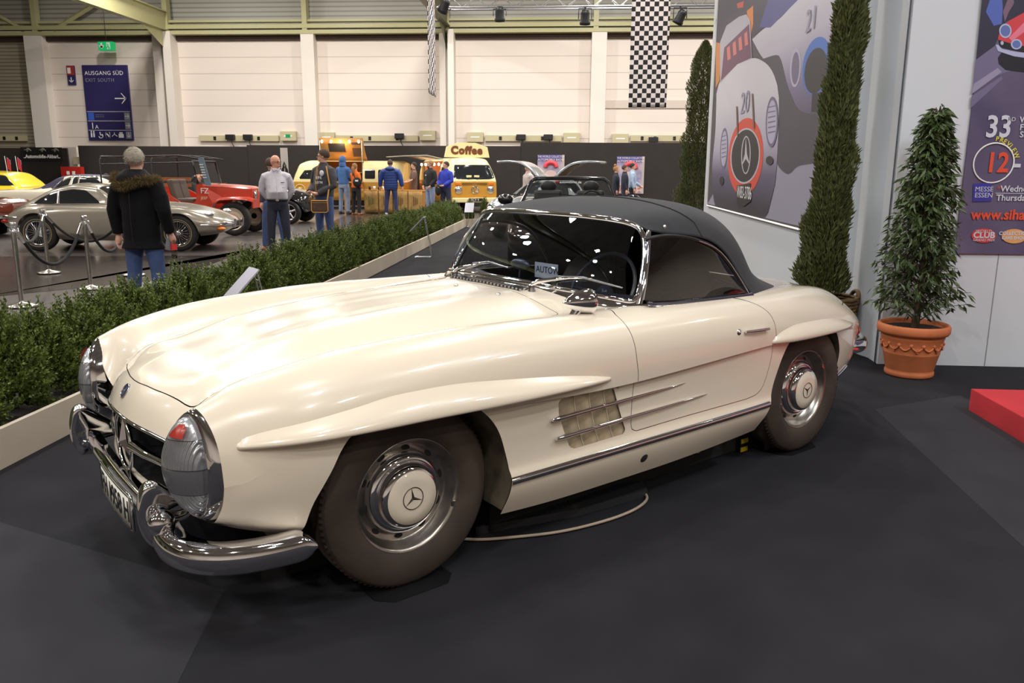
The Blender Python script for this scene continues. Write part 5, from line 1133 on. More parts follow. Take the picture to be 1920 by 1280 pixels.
# ---- information stands
def info_stand(x, y, rz, label, h=.68):
    t = thing('info_stand', label, 'sign stand', (x, y, 0), rz, 'tubular information stands'); mb = MB()
    for s in (-1, 1): mb.tube([(.16, s*.06, .008), (-.10, s*.06, .008), (-.125, s*.06, .03), (-.10, s*.05, .18), (0, s*.045, h)], .006, 8)
    mb.tube([(.16, -.06, .008), (.16, .06, .008)], .006, 8); mb.tube([(-.02, -.05, h*.86), (-.02, .05, h*.86)], .005, 6); mb.build('legs', ALU, t)
    mb = MB(); M_ = Matrix.Translation((.115, 0, h-.115)) @ Matrix.Rotation(math.radians(45), 4, 'Y'); mb.box((0, 0, 0), (.33, .23, .012), m=M_); mb.build('sign_plate', mat('plate_alu', hexc(186, 184, 196), .35, metal=.3), t); return t
info_stand(-2.54, 6.32, PI+.7, 'small aluminium sign stand nearest, half hidden by the cream car'); info_stand(-2.50, 13.7, PI, 'small aluminium sign stand midway along the hedge, seen from its side')
t = info_stand(-2.68, 21.3, -PI/2, 'small aluminium sign stand facing forward at the far hedge corner', .62)
# ---- stanchions and ropes
st0 = None
def stanchion(x, y, label):
    t = thing('rope_stanchion', label, 'stanchion', (x, y, 0), 0, 'chrome rope stanchions')
    mb = MB(); mb.lathe([(0, .0), (.155, 0), (.157, .012), (.150, .018), (.06, .035), (.026, .045), (.024, .06)], 40); mb.build('base', STEEL, t)
    mb = MB(); mb.lathe([(.0245, .05), (.0245, .80)], 20); mb.build('post', STEEL, t)
    mb = MB(); mb.lathe([(.026, .79), (.034, .80), (.034, .81), (.026, .815), (.026, .85), (.033, .855), (.034, .89), (.028, .897), (0, .898)], 24); mb.build('cap', CHROME, t)
    for a in (0, PI/2, PI, -PI/2): mb = MB(); mb.tube([(.026*math.cos(a), .026*math.sin(a), .82), (.055*math.cos(a), .055*math.sin(a), .835), (.06*math.cos(a), .06*math.sin(a), .80)], .005, 6); mb.build('hook', CHROME, t)
    return t
SP = [(-5.90, 8.22), (-7.40, 10.95), (-5.93, 9.55), (-6.10, 10.86)]
for (x, y), l in zip(SP, ('chrome rope stanchion nearest, at the left edge', 'chrome rope stanchion before the rear wheel of the silver coupe', 'chrome rope stanchion between the near one and the parka', 'chrome rope stanchion mostly hidden behind the man in the parka')): stanchion(x, y, l)
ROPE = mat('rope_velvet', (.012, .011, .011), .85)
def rope(a, b, sag, label):
    t = thing('barrier_rope', label, 'rope', (0, 0, 0), 0, 'black barrier ropes'); A = np.array([*a, .80]); Bq = np.array([*b, .80]); d = (Bq-A)/np.linalg.norm(Bq-A); A = A+d*.06; Bq = Bq-d*.06
    P = [A*(1-u)+Bq*u-np.array([0, 0, sag*4*u*(1-u)]) for u in np.linspace(0, 1, 26)]; mb = MB(); mb.tube(P[1:-1], .019, 10); mb.build('cord', ROPE, t)
    for q0, q1 in ((0, 2), (-1, -3)): mb = MB(); mb.tube([P[q0], P[q1]], .022, 10); mb.build('end_cap', CHROME, t)
rope(SP[0], SP[2], .42, 'black barrier rope sagging between the two nearer stanchions'); rope(SP[1], SP[3], .34, 'black barrier rope across the door of the silver coupe'); rope(SP[2], SP[3], .40, 'black barrier rope running behind the man in the parka'); rope(SP[0], SP[1], .22, 'black barrier rope rising to the stanchion by the rear wheel')
# ---- under the cream car: tyre plates, lift, cable
def carpt(x, y, z=0): c, s = math.cos(CAR_A), math.sin(CAR_A); return (CAR_T[0]+x*c-y*s, CAR_T[1]+x*s+y*c, z)
GLOSSB = mat('black_acrylic', (.012, .012, .013), .12, spec=.6)
for x, y, l in ((0, -.71, 'black glossy plate under the front tyre nearest the viewer'), (2.41, -.71, 'black glossy plate under the near rear tyre'), (.06, .735, 'black glossy plate under the far front tyre'), (2.45, .75, 'black glossy plate under the far rear tyre')):
    mb = MB(); w_, d_ = (.16, .128) if x < 1 else (.16, .11); c = .05
    mb.poly([(-w_+c, -d_, 0), (w_-c, -d_, 0), (w_, -d_+c, 0), (w_, d_, 0), (-w_, d_, 0), (-w_, -d_+c, 0)], (0, 0, .0035)); o = mb.build('tyre_plate', GLOSSB); o.location = carpt(x, y, -.002); o.rotation_euler = (0, 0, CAR_A); tag(o, l, 'floor plate', 'black tyre plates')
lf = thing('car_lift', 'flat black car lift beneath the cream convertible', 'lift', carpt(1.1, -.45, 0), CAR_A)
mb = MB(); mb.box((.25, .45, .06), (1.75, 1.2, .115), bev=.008); mb.build('deck', MATTBLACK, lf); mb = MB(); mb.poly([(-.68, -.13, 0), (-.22, -.25, 0), (.18, -.28, 0), (.24, -.19, 0), (-.62, .05, 0)], (0, 0, .035)); mb.build('ramp_panel', mat('grey_acrylic', (.035, .035, .037), .25), lf)
mb = MB(); mb.lathe([(0, .002), (.022, .002), (.024, 0)], 24, (-.15, -.151, .088), 'y'); so_ = mb.build('warning_disc', mat('disc_white', hexc(190, 180, 176), .5), lf); mb = MB(); mb.tube([(-.15+.019*math.cos(a), -.154, .088+.019*math.sin(a)) for a in np.linspace(0, 2*PI, 20, endpoint=False)], .0025, 5, closed=True); mb.tube([(-.163, -.154, .101), (-.137, -.154, .075)], .0025, 5); mb.build('red_ring', mat('ring_red', hexc(150, 50, 44), .5), so_)
mb = MB(); mb.lathe([(0, .004), (.012, .003), (.014, 0)], 14, (.70, -.151, .062), 'y'); mb.build('bolt', STEEL, lf)
mb = MB(); mb.box((1.04, -.165, .04), (.06, .03, .08)); mk = mb.build('hazard_marker', BLACK, lf)
for z in (.018, .064): mb = MB(); mb.box((1.04, -.182, z), (.058, .004, .024)); mb.build('yellow_band', mat('hazard_yellow', hexc(206, 176, 30), .5), mk)
mb = MB(); P = refine(np.array([atZ(u, v, .012) for u, v in ((840, 1006), (885, 1010), (960, 1006), (1040, 997), (1110, 982), (1170, 963), (1205, 944), (1213, 930), (1200, 917), (1180, 905))]), 60); mb.tube([(p[0], p[1], .010) for p in P], .0065, 8); tag(mb.build('power_cable', mat('cable_beige', hexc(170, 152, 132), .6)), 'beige power cable curving on the carpet beside the lift', 'cable')
# ================================================================== vehicles in the background
CGL = mat('car_glass', (.02, .022, .024), .05, spec=.6)
def loft_shell(root, rows, arches, cuts, m, nx=110, nv=61, name='body_shell', cap=True):
    xs = [r[0] for r in rows]; P = [np.array(r[1], float) for r in rows]
    if cap:
        for e in (0, -1):
            q = P[e].copy(); q[:, 0] = 0; q[:, 1] = q[:, 1]*.9+.1*q[:, 1].mean(); s = .03 if (xs[e] > 0) else -.03
            if e == 0: xs.insert(0, xs[0]+s); P.insert(0, q)
            else: xs.append(xs[-1]+s); P.append(q)
    if xs[0] > xs[-1]: xs = xs[::-1]; P = P[::-1]
    xs = np.array(xs); P = np.array(P); K = P.shape[1]
    q = np.unique(np.r_[np.linspace(xs[0], xs[-1], nx), xs]); A = hspline(xs, P.reshape(len(xs), -1), q).reshape(len(q), K, 2)
    G = []
    for x, r in zip(q, A):
        full_ = np.concatenate([r*np.array([-1, 1]), r[-2::-1]]); d = np.r_[0, np.cumsum(np.linalg.norm(np.diff(full_, axis=0), axis=1)+1e-5)]
        c = hspline(d/d[-1], full_, np.linspace(0, 1, nv)); G.append(np.column_stack([np.full(nv, x), c]))
    G = np.array(G); N = grid_normals(G); V, Fc, N = G.reshape(-1, 3), grid_faces(*G.shape[:2]), N.reshape(-1, 3)
    if (N*(V-np.array([0, 0, .6]))).sum() < 0: N = -N; Fc = [f[::-1] for f in Fc]
    for x, z, r in arches:
        v = np.hypot(V[:, 0]-x, V[:, 2]-z)-r; v = np.where((abs(V[:, 1]) > .38), v, 1); V, Fc, N = clip(V, Fc, v, N)
    out = {}
    for nm, mm, poly, plane, cond in cuts:
        a, b = {'xz': (0, 2), 'yz': (1, 2), 'xy': (0, 1)}[plane]; d = poly_sdf(poly, V[:, a], V[:, b]); d = np.where(cond(V), d, 1.)
        if mm is not None:
            q_ = clip(V, Fc, -d, N)
            if len(q_[1]):
                if plane == 'xz' and abs(q_[0][:, 1]).min() > .06:
                    for sg in (-1, 1):
                        h_ = clip(q_[0], q_[1], sg*q_[0][:, 1], q_[2])
                        if len(h_[1]): nmesh(nm, *h_, mm, root)
                else: nmesh(nm, *q_, mm, root)
        V, Fc, N = clip(V, Fc, d, N)
    nmesh(name, V, Fc, N, m, root); return G
def wheel_part(root, loc, r, w, style, side=-1, rimm=None):
    e = bpy.data.objects.new('wheel', None); COL.objects.link(e); e.parent = root; e.location = loc; e.rotation_euler = (0, 0, 0 if side < 0 else PI)
    mb = MB(); rr = r*.64; mb.lathe([(rr, w*.42), (rr+.02, w*.5), (r*.9, w*.5), (r*.98, w*.38), (r, w*.2), (r, -w*.2), (r*.98, -w*.38), (r*.9, -w*.5), (rr, -w*.5)], 40, (0, 0, 0), 'y'); mb.build('tyre', BLACK if style == 'alloy' else mat('bg_rubber', hexc(34, 32, 31), .7), e)
    if style == 'wire':
        mb = MB(); mb.lathe([(rr+.004, w*.44), (rr-.015, w*.40), (rr-.02, w*.1)], 40, (0, 0, 0), 'y')
        for k in range(36):
            a = 2*PI*k/36; b = a+.35*(1 if k % 2 else -1); mb.tube([((rr-.015)*math.cos(a), -w*(.32 if k % 4 < 2 else .05), (rr-.015)*math.sin(a)), (.045*math.cos(b), -w*.5, .045*math.sin(b))], .0035, 4, cap=False)
        mb.lathe([(.05, w*.3), (.045, w*.55), (.02, w*.6), (0, w*.62)], 16, (0, 0, 0), 'y'); mb.build('wire_rim', CHROME, e); mb = MB(); mb.lathe([(rr, 0), (0, 0)], 24, (0, 0, 0), 'y'); mb.build('brake_drum', MATTBLACK, e)
        mb = MB(); mb.lathe([(rr+.022, w*.505), (rr+.035, w*.507)], 40, (0, 0, 0), 'y'); mb.build('tyre_stripe', mat('gold_stripe', hexc(150, 132, 92), .6), e)
    elif style == 'steel':
        mb = MB(); mb.lathe([(rr+.006, w*.46), (rr-.02, w*.40), (rr-.05, w*.15), (rr*.62, w*.22), (rr*.5, w*.28), (rr*.28, w*.28)], 40, (0, 0, 0), 'y'); mb.build('rim', rimm, e)
        mb = MB(); mb.lathe([(rr*.3, w*.27), (rr*.26, w*.5), (0, w*.52)], 6, (0, 0, 0), 'y', smooth=False); mb.build('hub', MATTBLACK, e)
    else:
        mb = MB(); mb.lathe([(rr+.006, w*.46), (rr-.02, w*.42), (rr-.03, w*.1)], 40, (0, 0, 0), 'y')
        for k in range(5):
            a = 2*PI*k/5+.3; mb.tube([(.04*math.cos(a), -w*.36, .04*math.sin(a)), ((rr-.01)*math.cos(a), -w*.40, (rr-.01)*math.sin(a))], [.035, .03], 6)
        mb.lathe([(.07, w*.3), (.06, w*.45), (0, w*.46)], 16, (0, 0, 0), 'y'); mb.build('alloy_rim', rimm or ALU, e); mb = MB(); mb.lathe([(rr, 0), (0, 0)], 24, (0, 0, 0), 'y'); mb.build('brake_disc', MATTBLACK, e)
    return e
def veh(name, label, cat, x, y, rz): return thing(name, label, cat, (x, y, -.006), rz)
ALLV = lambda V: np.ones(len(V), bool)
# ---- silver coupe with wire wheels
SILV = mat('silver_beige_paint', hexc(168, 160, 146), .22, metal=.35, coat=1.)
hx, hy = -7.02+9.43, 14.25-13.92; an = math.atan2(hy, hx); cx, cy0 = (-7.02-9.43)/2, (14.25+13.92)/2
et = veh('silver_coupe', 'low silver sports coupe with wire wheels behind the rope barrier', 'car', cx-.06-math.sin(an)*.66, cy0+math.cos(an)*.66, an)
R_ = [(2.08, [(.2, .40), (.28, .43), (.30, .47), (.26, .50), (.2, .515), (.12, .525), (0, .53)]), (1.95, [(.42, .33), (.55, .39), (.58, .47), (.49, .55), (.39, .58), (.23, .60), (0, .615)]),
 (1.7, [(.55, .28), (.70, .38), (.74, .50), (.63, .64), (.50, .67), (.32, .70), (0, .72)]), (1.22, [(.62, .24), (.78, .36), (.81, .56), (.72, .76), (.57, .78), (.38, .79), (0, .83)]), (.75, [(.65, .20), (.79, .34), (.82, .57), (.77, .77), (.62, .80), (.42, .83), (0, .87)]),
 (.35, [(.66, .19), (.80, .33), (.82, .58), (.78, .78), (.68, .81), (.48, .86), (0, .89)]), (.08, [(.66, .19), (.80, .33), (.82, .58), (.78, .79), (.70, .82), (.58, .90), (0, .95)]), (-.22, [(.66, .19), (.80, .34), (.82, .58), (.78, .79), (.69, .83), (.53, 1.11), (0, 1.17)]),
 (-.6, [(.66, .20), (.80, .34), (.82, .58), (.78, .79), (.69, .83), (.52, 1.14), (0, 1.20)]), (-1.0, [(.64, .22), (.80, .36), (.82, .58), (.77, .79), (.67, .83), (.50, 1.07), (0, 1.13)]), (-1.4, [(.58, .28), (.75, .38), (.78, .58), (.73, .75), (.63, .80), (.45, .90), (0, .95)]),
 (-1.7, [(.5, .34), (.66, .42), (.70, .55), (.64, .66), (.55, .70), (.42, .74), (0, .77)]), (-1.9, [(.3, .42), (.45, .46), (.5, .52), (.45, .57), (.35, .60), (.25, .62), (0, .64)])]
side = lambda V: abs(V[:, 1]) > .40
loft_shell(et, R_, [(1.22, .33, .355), (-1.22, .33, .355)], [('quarter_window', CGL, [(-1.30, .85), (-1.2, .93), (-1.05, 1.0), (-.90, 1.05), (-.87, .84), (-1.22, .825)], 'xz', side), ('door_window', CGL, [(-.83, .84), (-.85, 1.06), (-.6, 1.095), (-.38, 1.075), (-.10, .85)], 'xz', side),
   ('windscreen', CGL, [(-.20, 1.12), (.07, .90), (.16, .88), (-.12, 1.19)], 'xz', lambda V: abs(V[:, 1]) < .5), ('grille_mouth', MATTBLACK, [(-.27, .42), (.27, .42), (.29, .47), (.25, .52), (-.25, .52), (-.29, .47)], 'yz', lambda V: V[:, 0] > 2.02)], SILV, 120, 81)
for x in (1.22, -1.22):
    for s in (-1, 1): wheel_part(et, (x, s*.66, .33), .33, .17, 'wire', s)
mb = MB()
for s in (-1, 1): mb.grid([[(x, s*y, z) for x, y, z in ((-1.30, .70, .85), (-.87, .70, .835), (-.10, .715, .845), (.1, .72, .83))], [(x, s*(y+.006), z-.012) for x, y, z in ((-1.30, .70, .85), (-.87, .715, .835), (-.10, .722, .845), (.1, .728, .83))]])
mb.build('window_trim', CHROME, et)
for s in (-1, 1):
    mb = MB(); mb.tube([(-.86, s*.67, .84), (-.87, s*.545, 1.06)], .018, 6); mb.build('door_pillar', CHROME, et); mb = MB(); mb.tube([(1.90, s*.64, .47), (2.0, s*.52, .48), (2.08, s*.33, .49), (2.11, s*.24, .49)], [.02, .03, .03, .02], 8); mb.tube([(2.09, s*.27, .40), (2.11, s*.27, .56)], .03, 8); mb.tube([(1.63, s*.745, .475), (1.95, s*.66, .475)], .014, 6); mb.build('front_bumper', CHROME, et)
    mb = MB(); mb.ball((1.74, s*.575, .655), (.09, .062, .060)); mb.build('headlight', CHROME, et); mb = MB(); mb.ball((1.95, s*.60, .40), (.08, .07, .035)); mb.build('turn_lamp', mat('amber_lens', hexc(222, 120, 30), .25), et, label='amber turn lamp under the bumper'); mb = MB(); mb.ball((1.62, s*.725, .55), (.05, .02, .022)); mb.build('side_marker', MATS['amber_lens'], et)
    mb = MB(); mb.tube([(-1.55, s*.745, .60), (-1.75, s*.69, .60), (-1.90, s*.50, .60)], [.012, .025, .02], 8); mb.build('rear_bumper', CHROME, et); mb = MB(); mb.ball((-1.78, s*.665, .53), (.09, .03, .035)); mb.build('tail_lamp', MATS['tail_red'], et)
mb = MB(); mb.box((-.93, -.79, .75), (.14, .02, .015)); mb.build('door_handle', CHROME, et)
mb = MB()
for z in (.44, .47, .50): mb.box((2.095, 0, z), (.015, .5, .006))
mb.box((2.105, 0, .47), (.015, .015, .09)); mb.build('grille_bars', CHROME, et)
# ---- saloon builder for the cars further back
def srow(x, zb, w, zt, cab=None, yt=.5):
    if cab is None: return (x, [(w*.82, zb), (w, zb+.16), (w, zt-.14), (w*.95, zt-.02), (w*.8, zt+.005), (w*.5, zt+.02), (0, zt+.03)])
    return (x, [(w*.82, zb), (w, zb+.16), (w, zt-.14), (w*.95, zt-.02), (w*.87, zt+.005), (yt, cab-.05), (0, cab)])
def saloon(root, m, roofm, L=2.25, w=.84, zt=.90, top=1.32, x0=-.95, x1=.55, rearx=-1.5, roofcut=None, wins=()):
    rows = [srow(L, .42, w*.90, zt-.16), srow(L-.08, .30, w*.94, zt-.08), srow(1.3, .24, w, zt-.03), srow(x1+.42, .22, w, zt), srow(x1, .22, w, zt, (zt+top)/2+.04, .62), srow(x1-.35, .22, w, zt, top-.03, .54), srow(-.2, .22, w, zt, top, .53), srow(x0, .22, w, zt, top-.03, .53), srow(x0-.3, .22, w, zt, (zt+top)/2, .6), srow(rearx, .24, w, zt), srow(-L+.1, .30, w*.94, zt-.04), srow(-L, .42, w*.9, zt-.1)]
    cuts = list(wins)
    cuts.append(('windscreen', CGL, [(x1-.34, top-.07), (x1-.02, zt+.16), (x1+.28, zt+.05), (x1+.2, zt+.2), (x1-.3, top+.0)], 'xz', lambda V: abs(V[:, 1]) < .52))
    if roofm is not None: cuts.append(('vinyl_roof', roofm, roofcut, 'xz', lambda V: V[:, 2] > zt+.012))
    loft_shell(root, rows, [(1.3, .31, .36), (-1.3, .31, .36)], cuts, m, 90, 61)
    for x in (1.3, -1.3):
        for s in (-1, 1): wheel_part(root, (x, s*(w-.13), .31), .31, .17, 'alloy', s)
    for s in (-1, 1):
        mb = MB(); mb.box((L-.01, s*w*.66, zt-.26), (.05, .22, .16), bev=.02); mb.build('headlight', CHROME, root); mb = MB(); mb.box((-L+.01, s*w*.62, zt-.22), (.05, .3, .14), bev=.02); mb.build('tail_lamp', MATS['tail_red'], root)
    mb = MB(); mb.tube([(-L+.2, -w, .45), (-L-.08, -w*.9, .45), (-L-.08, w*.9, .45), (-L+.2, w, .45)], .04, 8); mb.build('rear_bumper', CHROME, root); mb = MB(); mb.tube([(L-.2, -w, .45), (L+.08, -w*.9, .45), (L+.08, w*.9, .45), (L-.2, w, .45)], .04, 8); mb.build('front_bumper', CHROME, root)
CRW = mat('ivory_paint', hexc(222, 212, 192), .25, coat=1.); VIN = mat('navy_vinyl', hexc(38, 34, 64), .6)
p = atY(108, 370, 18.6); wc = veh('ivory_coupe', 'ivory coupe with navy vinyl roof behind the silver coupe', 'car', p[0]-.1, 20.3, .03)
sd = lambda V: abs(V[:, 1]) > .5
saloon(wc, CRW, VIN, 2.3, .85, .93, 1.31, -.55, .75, -1.25, [(-1.5, .9), (-1.5, 1.5), (.62, 1.5), (.62, 1.19), (.42, 1.265), (-.42, 1.27), (-.46, .93)], [('quarter_window', CGL, [(-.60, .97), (-.42, 1.15), (-.22, 1.23), (-.30, .97)], 'xz', sd), ('louvre_panel', MATTBLACK, [(-.19, .96), (-.17, 1.245), (-.06, 1.25), (-.08, .96)], 'xz', sd), ('door_window', CGL, [(-.02, .97), (-.01, 1.24), (.40, 1.235), (.66, .97)], 'xz', sd)])
mb = MB()
for s in (-1, 1):
    for q in ([(-.64, .965), (-.44, 1.165), (-.2, 1.25)], [(-.20, .96), (-.18, 1.25)], [(-.05, .96), (-.04, 1.255)], [(-.04, 1.255), (.42, 1.25), (.70, .96)], [(-.64, .96), (.70, .96)]): mb.tube([(x, s*(.745 if z < 1 else .745-.70*(z-.96)+.03), z) for x, z in q], .013, 5)
mb.build('window_trim', CHROME, wc)
YEL = mat('yellow_paint', hexc(222, 196, 44), .25, coat=1.); p = atY(-46, 370, 21.5); yc = veh('yellow_saloon', 'bright yellow saloon cut off by the left edge, flags on its roof', 'car', p[0], 22.0, PI)
saloon(yc, YEL, None, 2.2, .82, .92, 1.38, -.9, .55, -1.5, None, [('rear_window', CGL, [(-1.28, .98), (-1.0, 1.25), (-.42, 1.30), (-.42, .98)], 'xz', sd), ('front_window', CGL, [(-.34, .98), (-.34, 1.30), (.2, 1.29), (.5, .98)], 'xz', sd)])
for u in (4, 24):
    q = atY(u, 338, 21.3); t = thing('car_flag', ['small red and blue flag on the yellow saloon at the left edge', 'small furled flag on the yellow saloon, right of the other flag'][u > 10], 'flag', (q[0], 21.55, 1.28), 0, 'car window flags'); mb = MB(); mb.tube([(0, 0, 0), (-.03, 0, .48)], .008, 6); mb.build('pole', WHITE, t); mb = MB(); mb.grid([[(.02+a*.10, .01*math.sin(a*6), .44-b*.3-a*.08) for a in np.linspace(0, 1, 6)] for b in np.linspace(0, 1, 5)]); fo = mb.build('cloth', mat('flag_red', hexc(190, 52, 54), .7), t); mb = MB(); mb.grid([[(.02+a*.10, .012+.01*math.sin(a*6), .45-b*.12-a*.08) for a in np.linspace(0, 1, 6)] for b in (0, 1)]); mb.build('blue_band', mat('flag_blue', hexc(120, 160, 200), .7), fo)
MAR = mat('maroon_paint', hexc(92, 44, 32), .18, coat=1.); p = atY(-172, 420, 16.4); mc = veh('maroon_car', 'dark maroon glossy car cut off by the left edge behind the rope', 'car', p[0], 16.75, .0)
saloon(mc, MAR, None, 2.1, .80, .86, 1.25, -.75, .5, -1.3, None, [('door_window', CGL, [(-.7, .92), (-.6, 1.18), (.2, 1.17), (.42, .92)], 'xz', sd)])
# ---- red open jeep
RED = mat('offroad_red', hexc(206, 62, 36), .3, coat=.8); CRM = mat('rim_cream', hexc(222, 204, 176), .45)
p = atY(380, 400, 18.3); jp = veh('off_road_car', 'open red off-road car with cream wheels and bare roof frame', 'car', p[0]-.12, 18.35, .04)
def JX(u): return (u-380)/83.
mb = MB(); tubp = [(JX(222), .50), (JX(222), 1.03), (JX(318), 1.03), (JX(338), .99), (JX(352), .90), (JX(366), .78), (JX(372), .74), (JX(396), .72), (JX(402), .78), (JX(404), 1.12), (JX(416), 1.14), (JX(416), .55), (JX(300), .45)]
for s in (-1, 1): mb.poly([(x, s*.70, z) for x, z in tubp], (0, -s*.03, 0))
mb.box((JX(300), 0, .52), (2.0, 1.38, .05)); mb.box((JX(224), 0, .78), (.04, 1.4, .5)); mb.box((JX(410), 0, .9), (.10, 1.38, .46)); mb.build('tub', RED, jp)
mb = MB(); mb.grid([[(JX(u), y*w_, z-.05*(abs(y))**3) for y in np.linspace(-1, 1, 17)] for u, w_, z in ((414, .60, 1.14), (450, .56, 1.12), (488, .50, 1.08), (499, .47, 1.02))]); mb.grid([[(JX(u), s*w_, z) for z in (1.09-(u-414)*.0008, .82)] for s in (-1, 1) for u, w_ in ((414, .60), (450, .56), (488, .50), (499, .47))][:4]); mb.grid([[(JX(u), w_, z) for z in (1.09-(u-414)*.0008, .82)] for u, w_ in ((414, .60), (450, .56), (488, .50), (499, .47))]); mb.box((JX(499), 0, .82), (.04, .96, .44), bev=.01); mb.build('hood', RED, jp)
for s in (-1, 1):
    mb = MB(); P = [[(JX(u), s*y, z) for y in (.48, .72, .735)] for u, z in ((428, .62), (434, .76), (446, .84), (470, .86), (496, .85), (508, .80))]; 
    for r in P: r[2] = (r[2][0], r[2][1], r[2][2]-.06)
    mb.grid(P); mb.poly([(JX(416), s*.70, .5), (JX(416), s*.70, 1.09), (JX(446), s*.58, .86), (JX(432), s*.70, .72), (JX(428), s*.70, .5)]); mb.build('front_fender', RED, jp)
    for u in (468, 262): wheel_part(jp, (JX(u), s*.62, .37), .37, .17, 'steel', s, CRM)
    mb = MB(); mb.lathe([(.09, 0), (.10, .03), (0, .04)], 16, (JX(501), s*.33, .90), 'x'); mb.build('headlight', CHROME, jp)
FR = mat('frame_black', (.015, .014, .013), .45); mb = MB(); zt_ = 1.72
for u in (226, 322): mb.tube([(JX(u), -.66, 1.0), (JX(u), -.66, zt_-.08), (JX(u+2), -.60, zt_), (JX(u+2), .60, zt_), (JX(u), .66, zt_-.08), (JX(u), .66, 1.0)], .018, 8)
for y_ in (-.62, 0, .62): mb.tube([(JX(226), y_, zt_-.01), (JX(322), y_, zt_+.01), (JX(372), y_, zt_+.03), (JX(415), y_, zt_-.05)], .014, 8)
mb.tube([(JX(226), -.66, 1.55), (JX(322), -.66, 1.58), (JX(398), -.66, 1.6)], .012, 6); mb.build('roof_frame', FR, jp)
mb = MB(); mb.tube([(JX(406), -.66, 1.13), (JX(398), -.62, 1.62), (JX(398), .62, 1.62), (JX(406), .66, 1.13)], .03, 6, closed=True); mb.tube([(JX(406), 0, 1.13), (JX(398), 0, 1.62)], .02, 6); mb.build('windscreen_frame', FR, jp); mb = MB(); mb.grid([[(JX(406), -.62, 1.17), (JX(406), .62, 1.17)], [(JX(398.5), -.6, 1.59), (JX(398.5), .6, 1.59)]]); mb.build('windscreen_glass', glassmat('pale_glass', (.8, .82, .82), 1.08), jp)
SEATJ = mat('seat_taupe', hexc(94, 84, 74), .55)
for yc_ in (-.36, .02): mb = MB(); mb.box((JX(352), yc_, .98), (.14, .36, .50), m=Matrix.Rotation(-.22, 4, 'Y'), bev=.04); mb.box((JX(372), yc_, .74), (.46, .36, .14), bev=.04); mb.build('bench_seat', SEATJ, jp)
for y_, z_ in ((.55, 1.22), (.55, 1.08)): mb = MB(); mb.box((JX(300), y_, z_), (1.2, .04, .08)); mb.build('wood_slat', mat('slat_wood', hexc(140, 92, 50), .6), jp)
for u, c, nm in ((299, 'paper_green', (200, 216, 60)), (325, 'paper_red', (220, 60, 50))): mb = MB(); mb.box((JX(u), -.55, 1.06), (.22, .12, .06), rz=.2); mb.build('leaflet', mat(c, hexc(*nm), .6), jp)
mb = MB(); M_ = Matrix.Rotation(.16, 4, 'Y'); mb.box((JX(425), -.3, 1.42), (.03, .24, .62), m=M_); mb = MB(); mb.add([(JX(412), -.72, 1.70), (JX(422), -.72, 1.70), (JX(433), -.72, 1.10), (JX(422), -.72, 1.10)], [(0, 1, 2, 3)]); ib = mb.build('info_board', mat('board_blue', hexc(112, 132, 146), .5), jp); add_mod(ib, 'SOLIDIFY', thickness=.02)
for k in range(6): mb = MB(); z = 1.55-k*.055; mb.box((JX(417.5+k*1.0), -.745, z), (.085, .006, .018)); mb.build('text_line', WHITE, ib)
text('JEEP', .085, 'side_lettering', mat('letter_cream', hexc(226, 190, 160), .6), jp, (JX(412), -.735, .80), RX, ext=.002); text('FZ', .17, 'side_lettering', WHITE, jp, (JX(412), -.735, .93), RX, ext=.002)
# ---- black special with alloy wheel between the two men
BKP = mat('black_gloss', (.012, .012, .014), .12, coat=1.); p = atY(592, 420, 21.6); bc = veh('black_roadster', 'glossy black roadster with alloy wheels behind the talking men', 'car', p[0]-1.22, 22.4, 0); bc.scale = (.9, .9, .95)
BX = lambda u: (600-u)/72.
loft_shell(bc, [(BX(528), [(.3, .35), (.4, .45), (.4, .6), (.36, .72), (.2, .78), (0, .8)]), (BX(545), [(.5, .3), (.72, .42), (.78, .60), (.66, .80), (.4, .90), (0, .92)]), (BX(563), [(.55, .28), (.80, .42), (.84, .64), (.74, .86), (.45, .96), (0, .98)]), (BX(590), [(.6, .25), (.80, .38), (.82, .6), (.74, .86), (.5, .98), (0, 1.0)]), (BX(640), [(.6, .25), (.80, .38), (.82, .6), (.72, .86), (.5, .90), (0, .9)]), (BX(690), [(.55, .28), (.78, .42), (.8, .62), (.68, .8), (.4, .86), (0, .88)]), (BX(715), [(.3, .35), (.45, .45), (.45, .6), (.36, .7), (.2, .75), (0, .76)])], [(BX(563), .34, .38), (BX(680), .34, .38)], [], BKP, 80, 51)
for u in (563, 680):
    for s in (-1, 1): wheel_part(bc, (BX(u), s*.70, .34), .34, .2, 'alloy', s)
# ---- two yellow coffee vans
MUS = mat('van_mustard', hexc(196, 142, 50), .35, coat=.6); VCR = mat('van_cream', hexc(236, 222, 164), .35, coat=.6); WOOD = mat('van_plywood', hexc(190, 132, 66), .6, var=.2, vscale=5); DKB = mat('chalk_brown', hexc(70, 48, 36), .7)
BULB = mat('lit_bulb', (1, .84, .60), .4, emit=7)
p = atY(661, 390, 31.1); v1 = veh('coffee_van', 'older cream and mustard coffee van with raised roof hatch', 'van', p[0]+.05, 31.1, PI+.02)
R1 = [(-2.12, [(.70, .35), (.80, .55), (.80, .95), (.72, 1.45), (.55, 1.66), (0, 1.72)]), (-1.9, [(.76, .33), (.86, .5), (.86, .97), (.78, 1.48), (.6, 1.72), (0, 1.79)]), (1.5, [(.76, .33), (.86, .5), (.86, .97), (.78, 1.48), (.6, 1.72), (0, 1.79)]), (1.85, [(.74, .33), (.84, .5), (.84, .97), (.72, 1.40), (.52, 1.64), (0, 1.70)]), (2.05, [(.66, .35), (.76, .52), (.76, .95), (.58, 1.25), (.3, 1.38), (0, 1.42)]), (2.16, [(.5, .40), (.62, .55), (.62, .90), (.4, 1.02), (.2, 1.06), (0, 1.08)])]
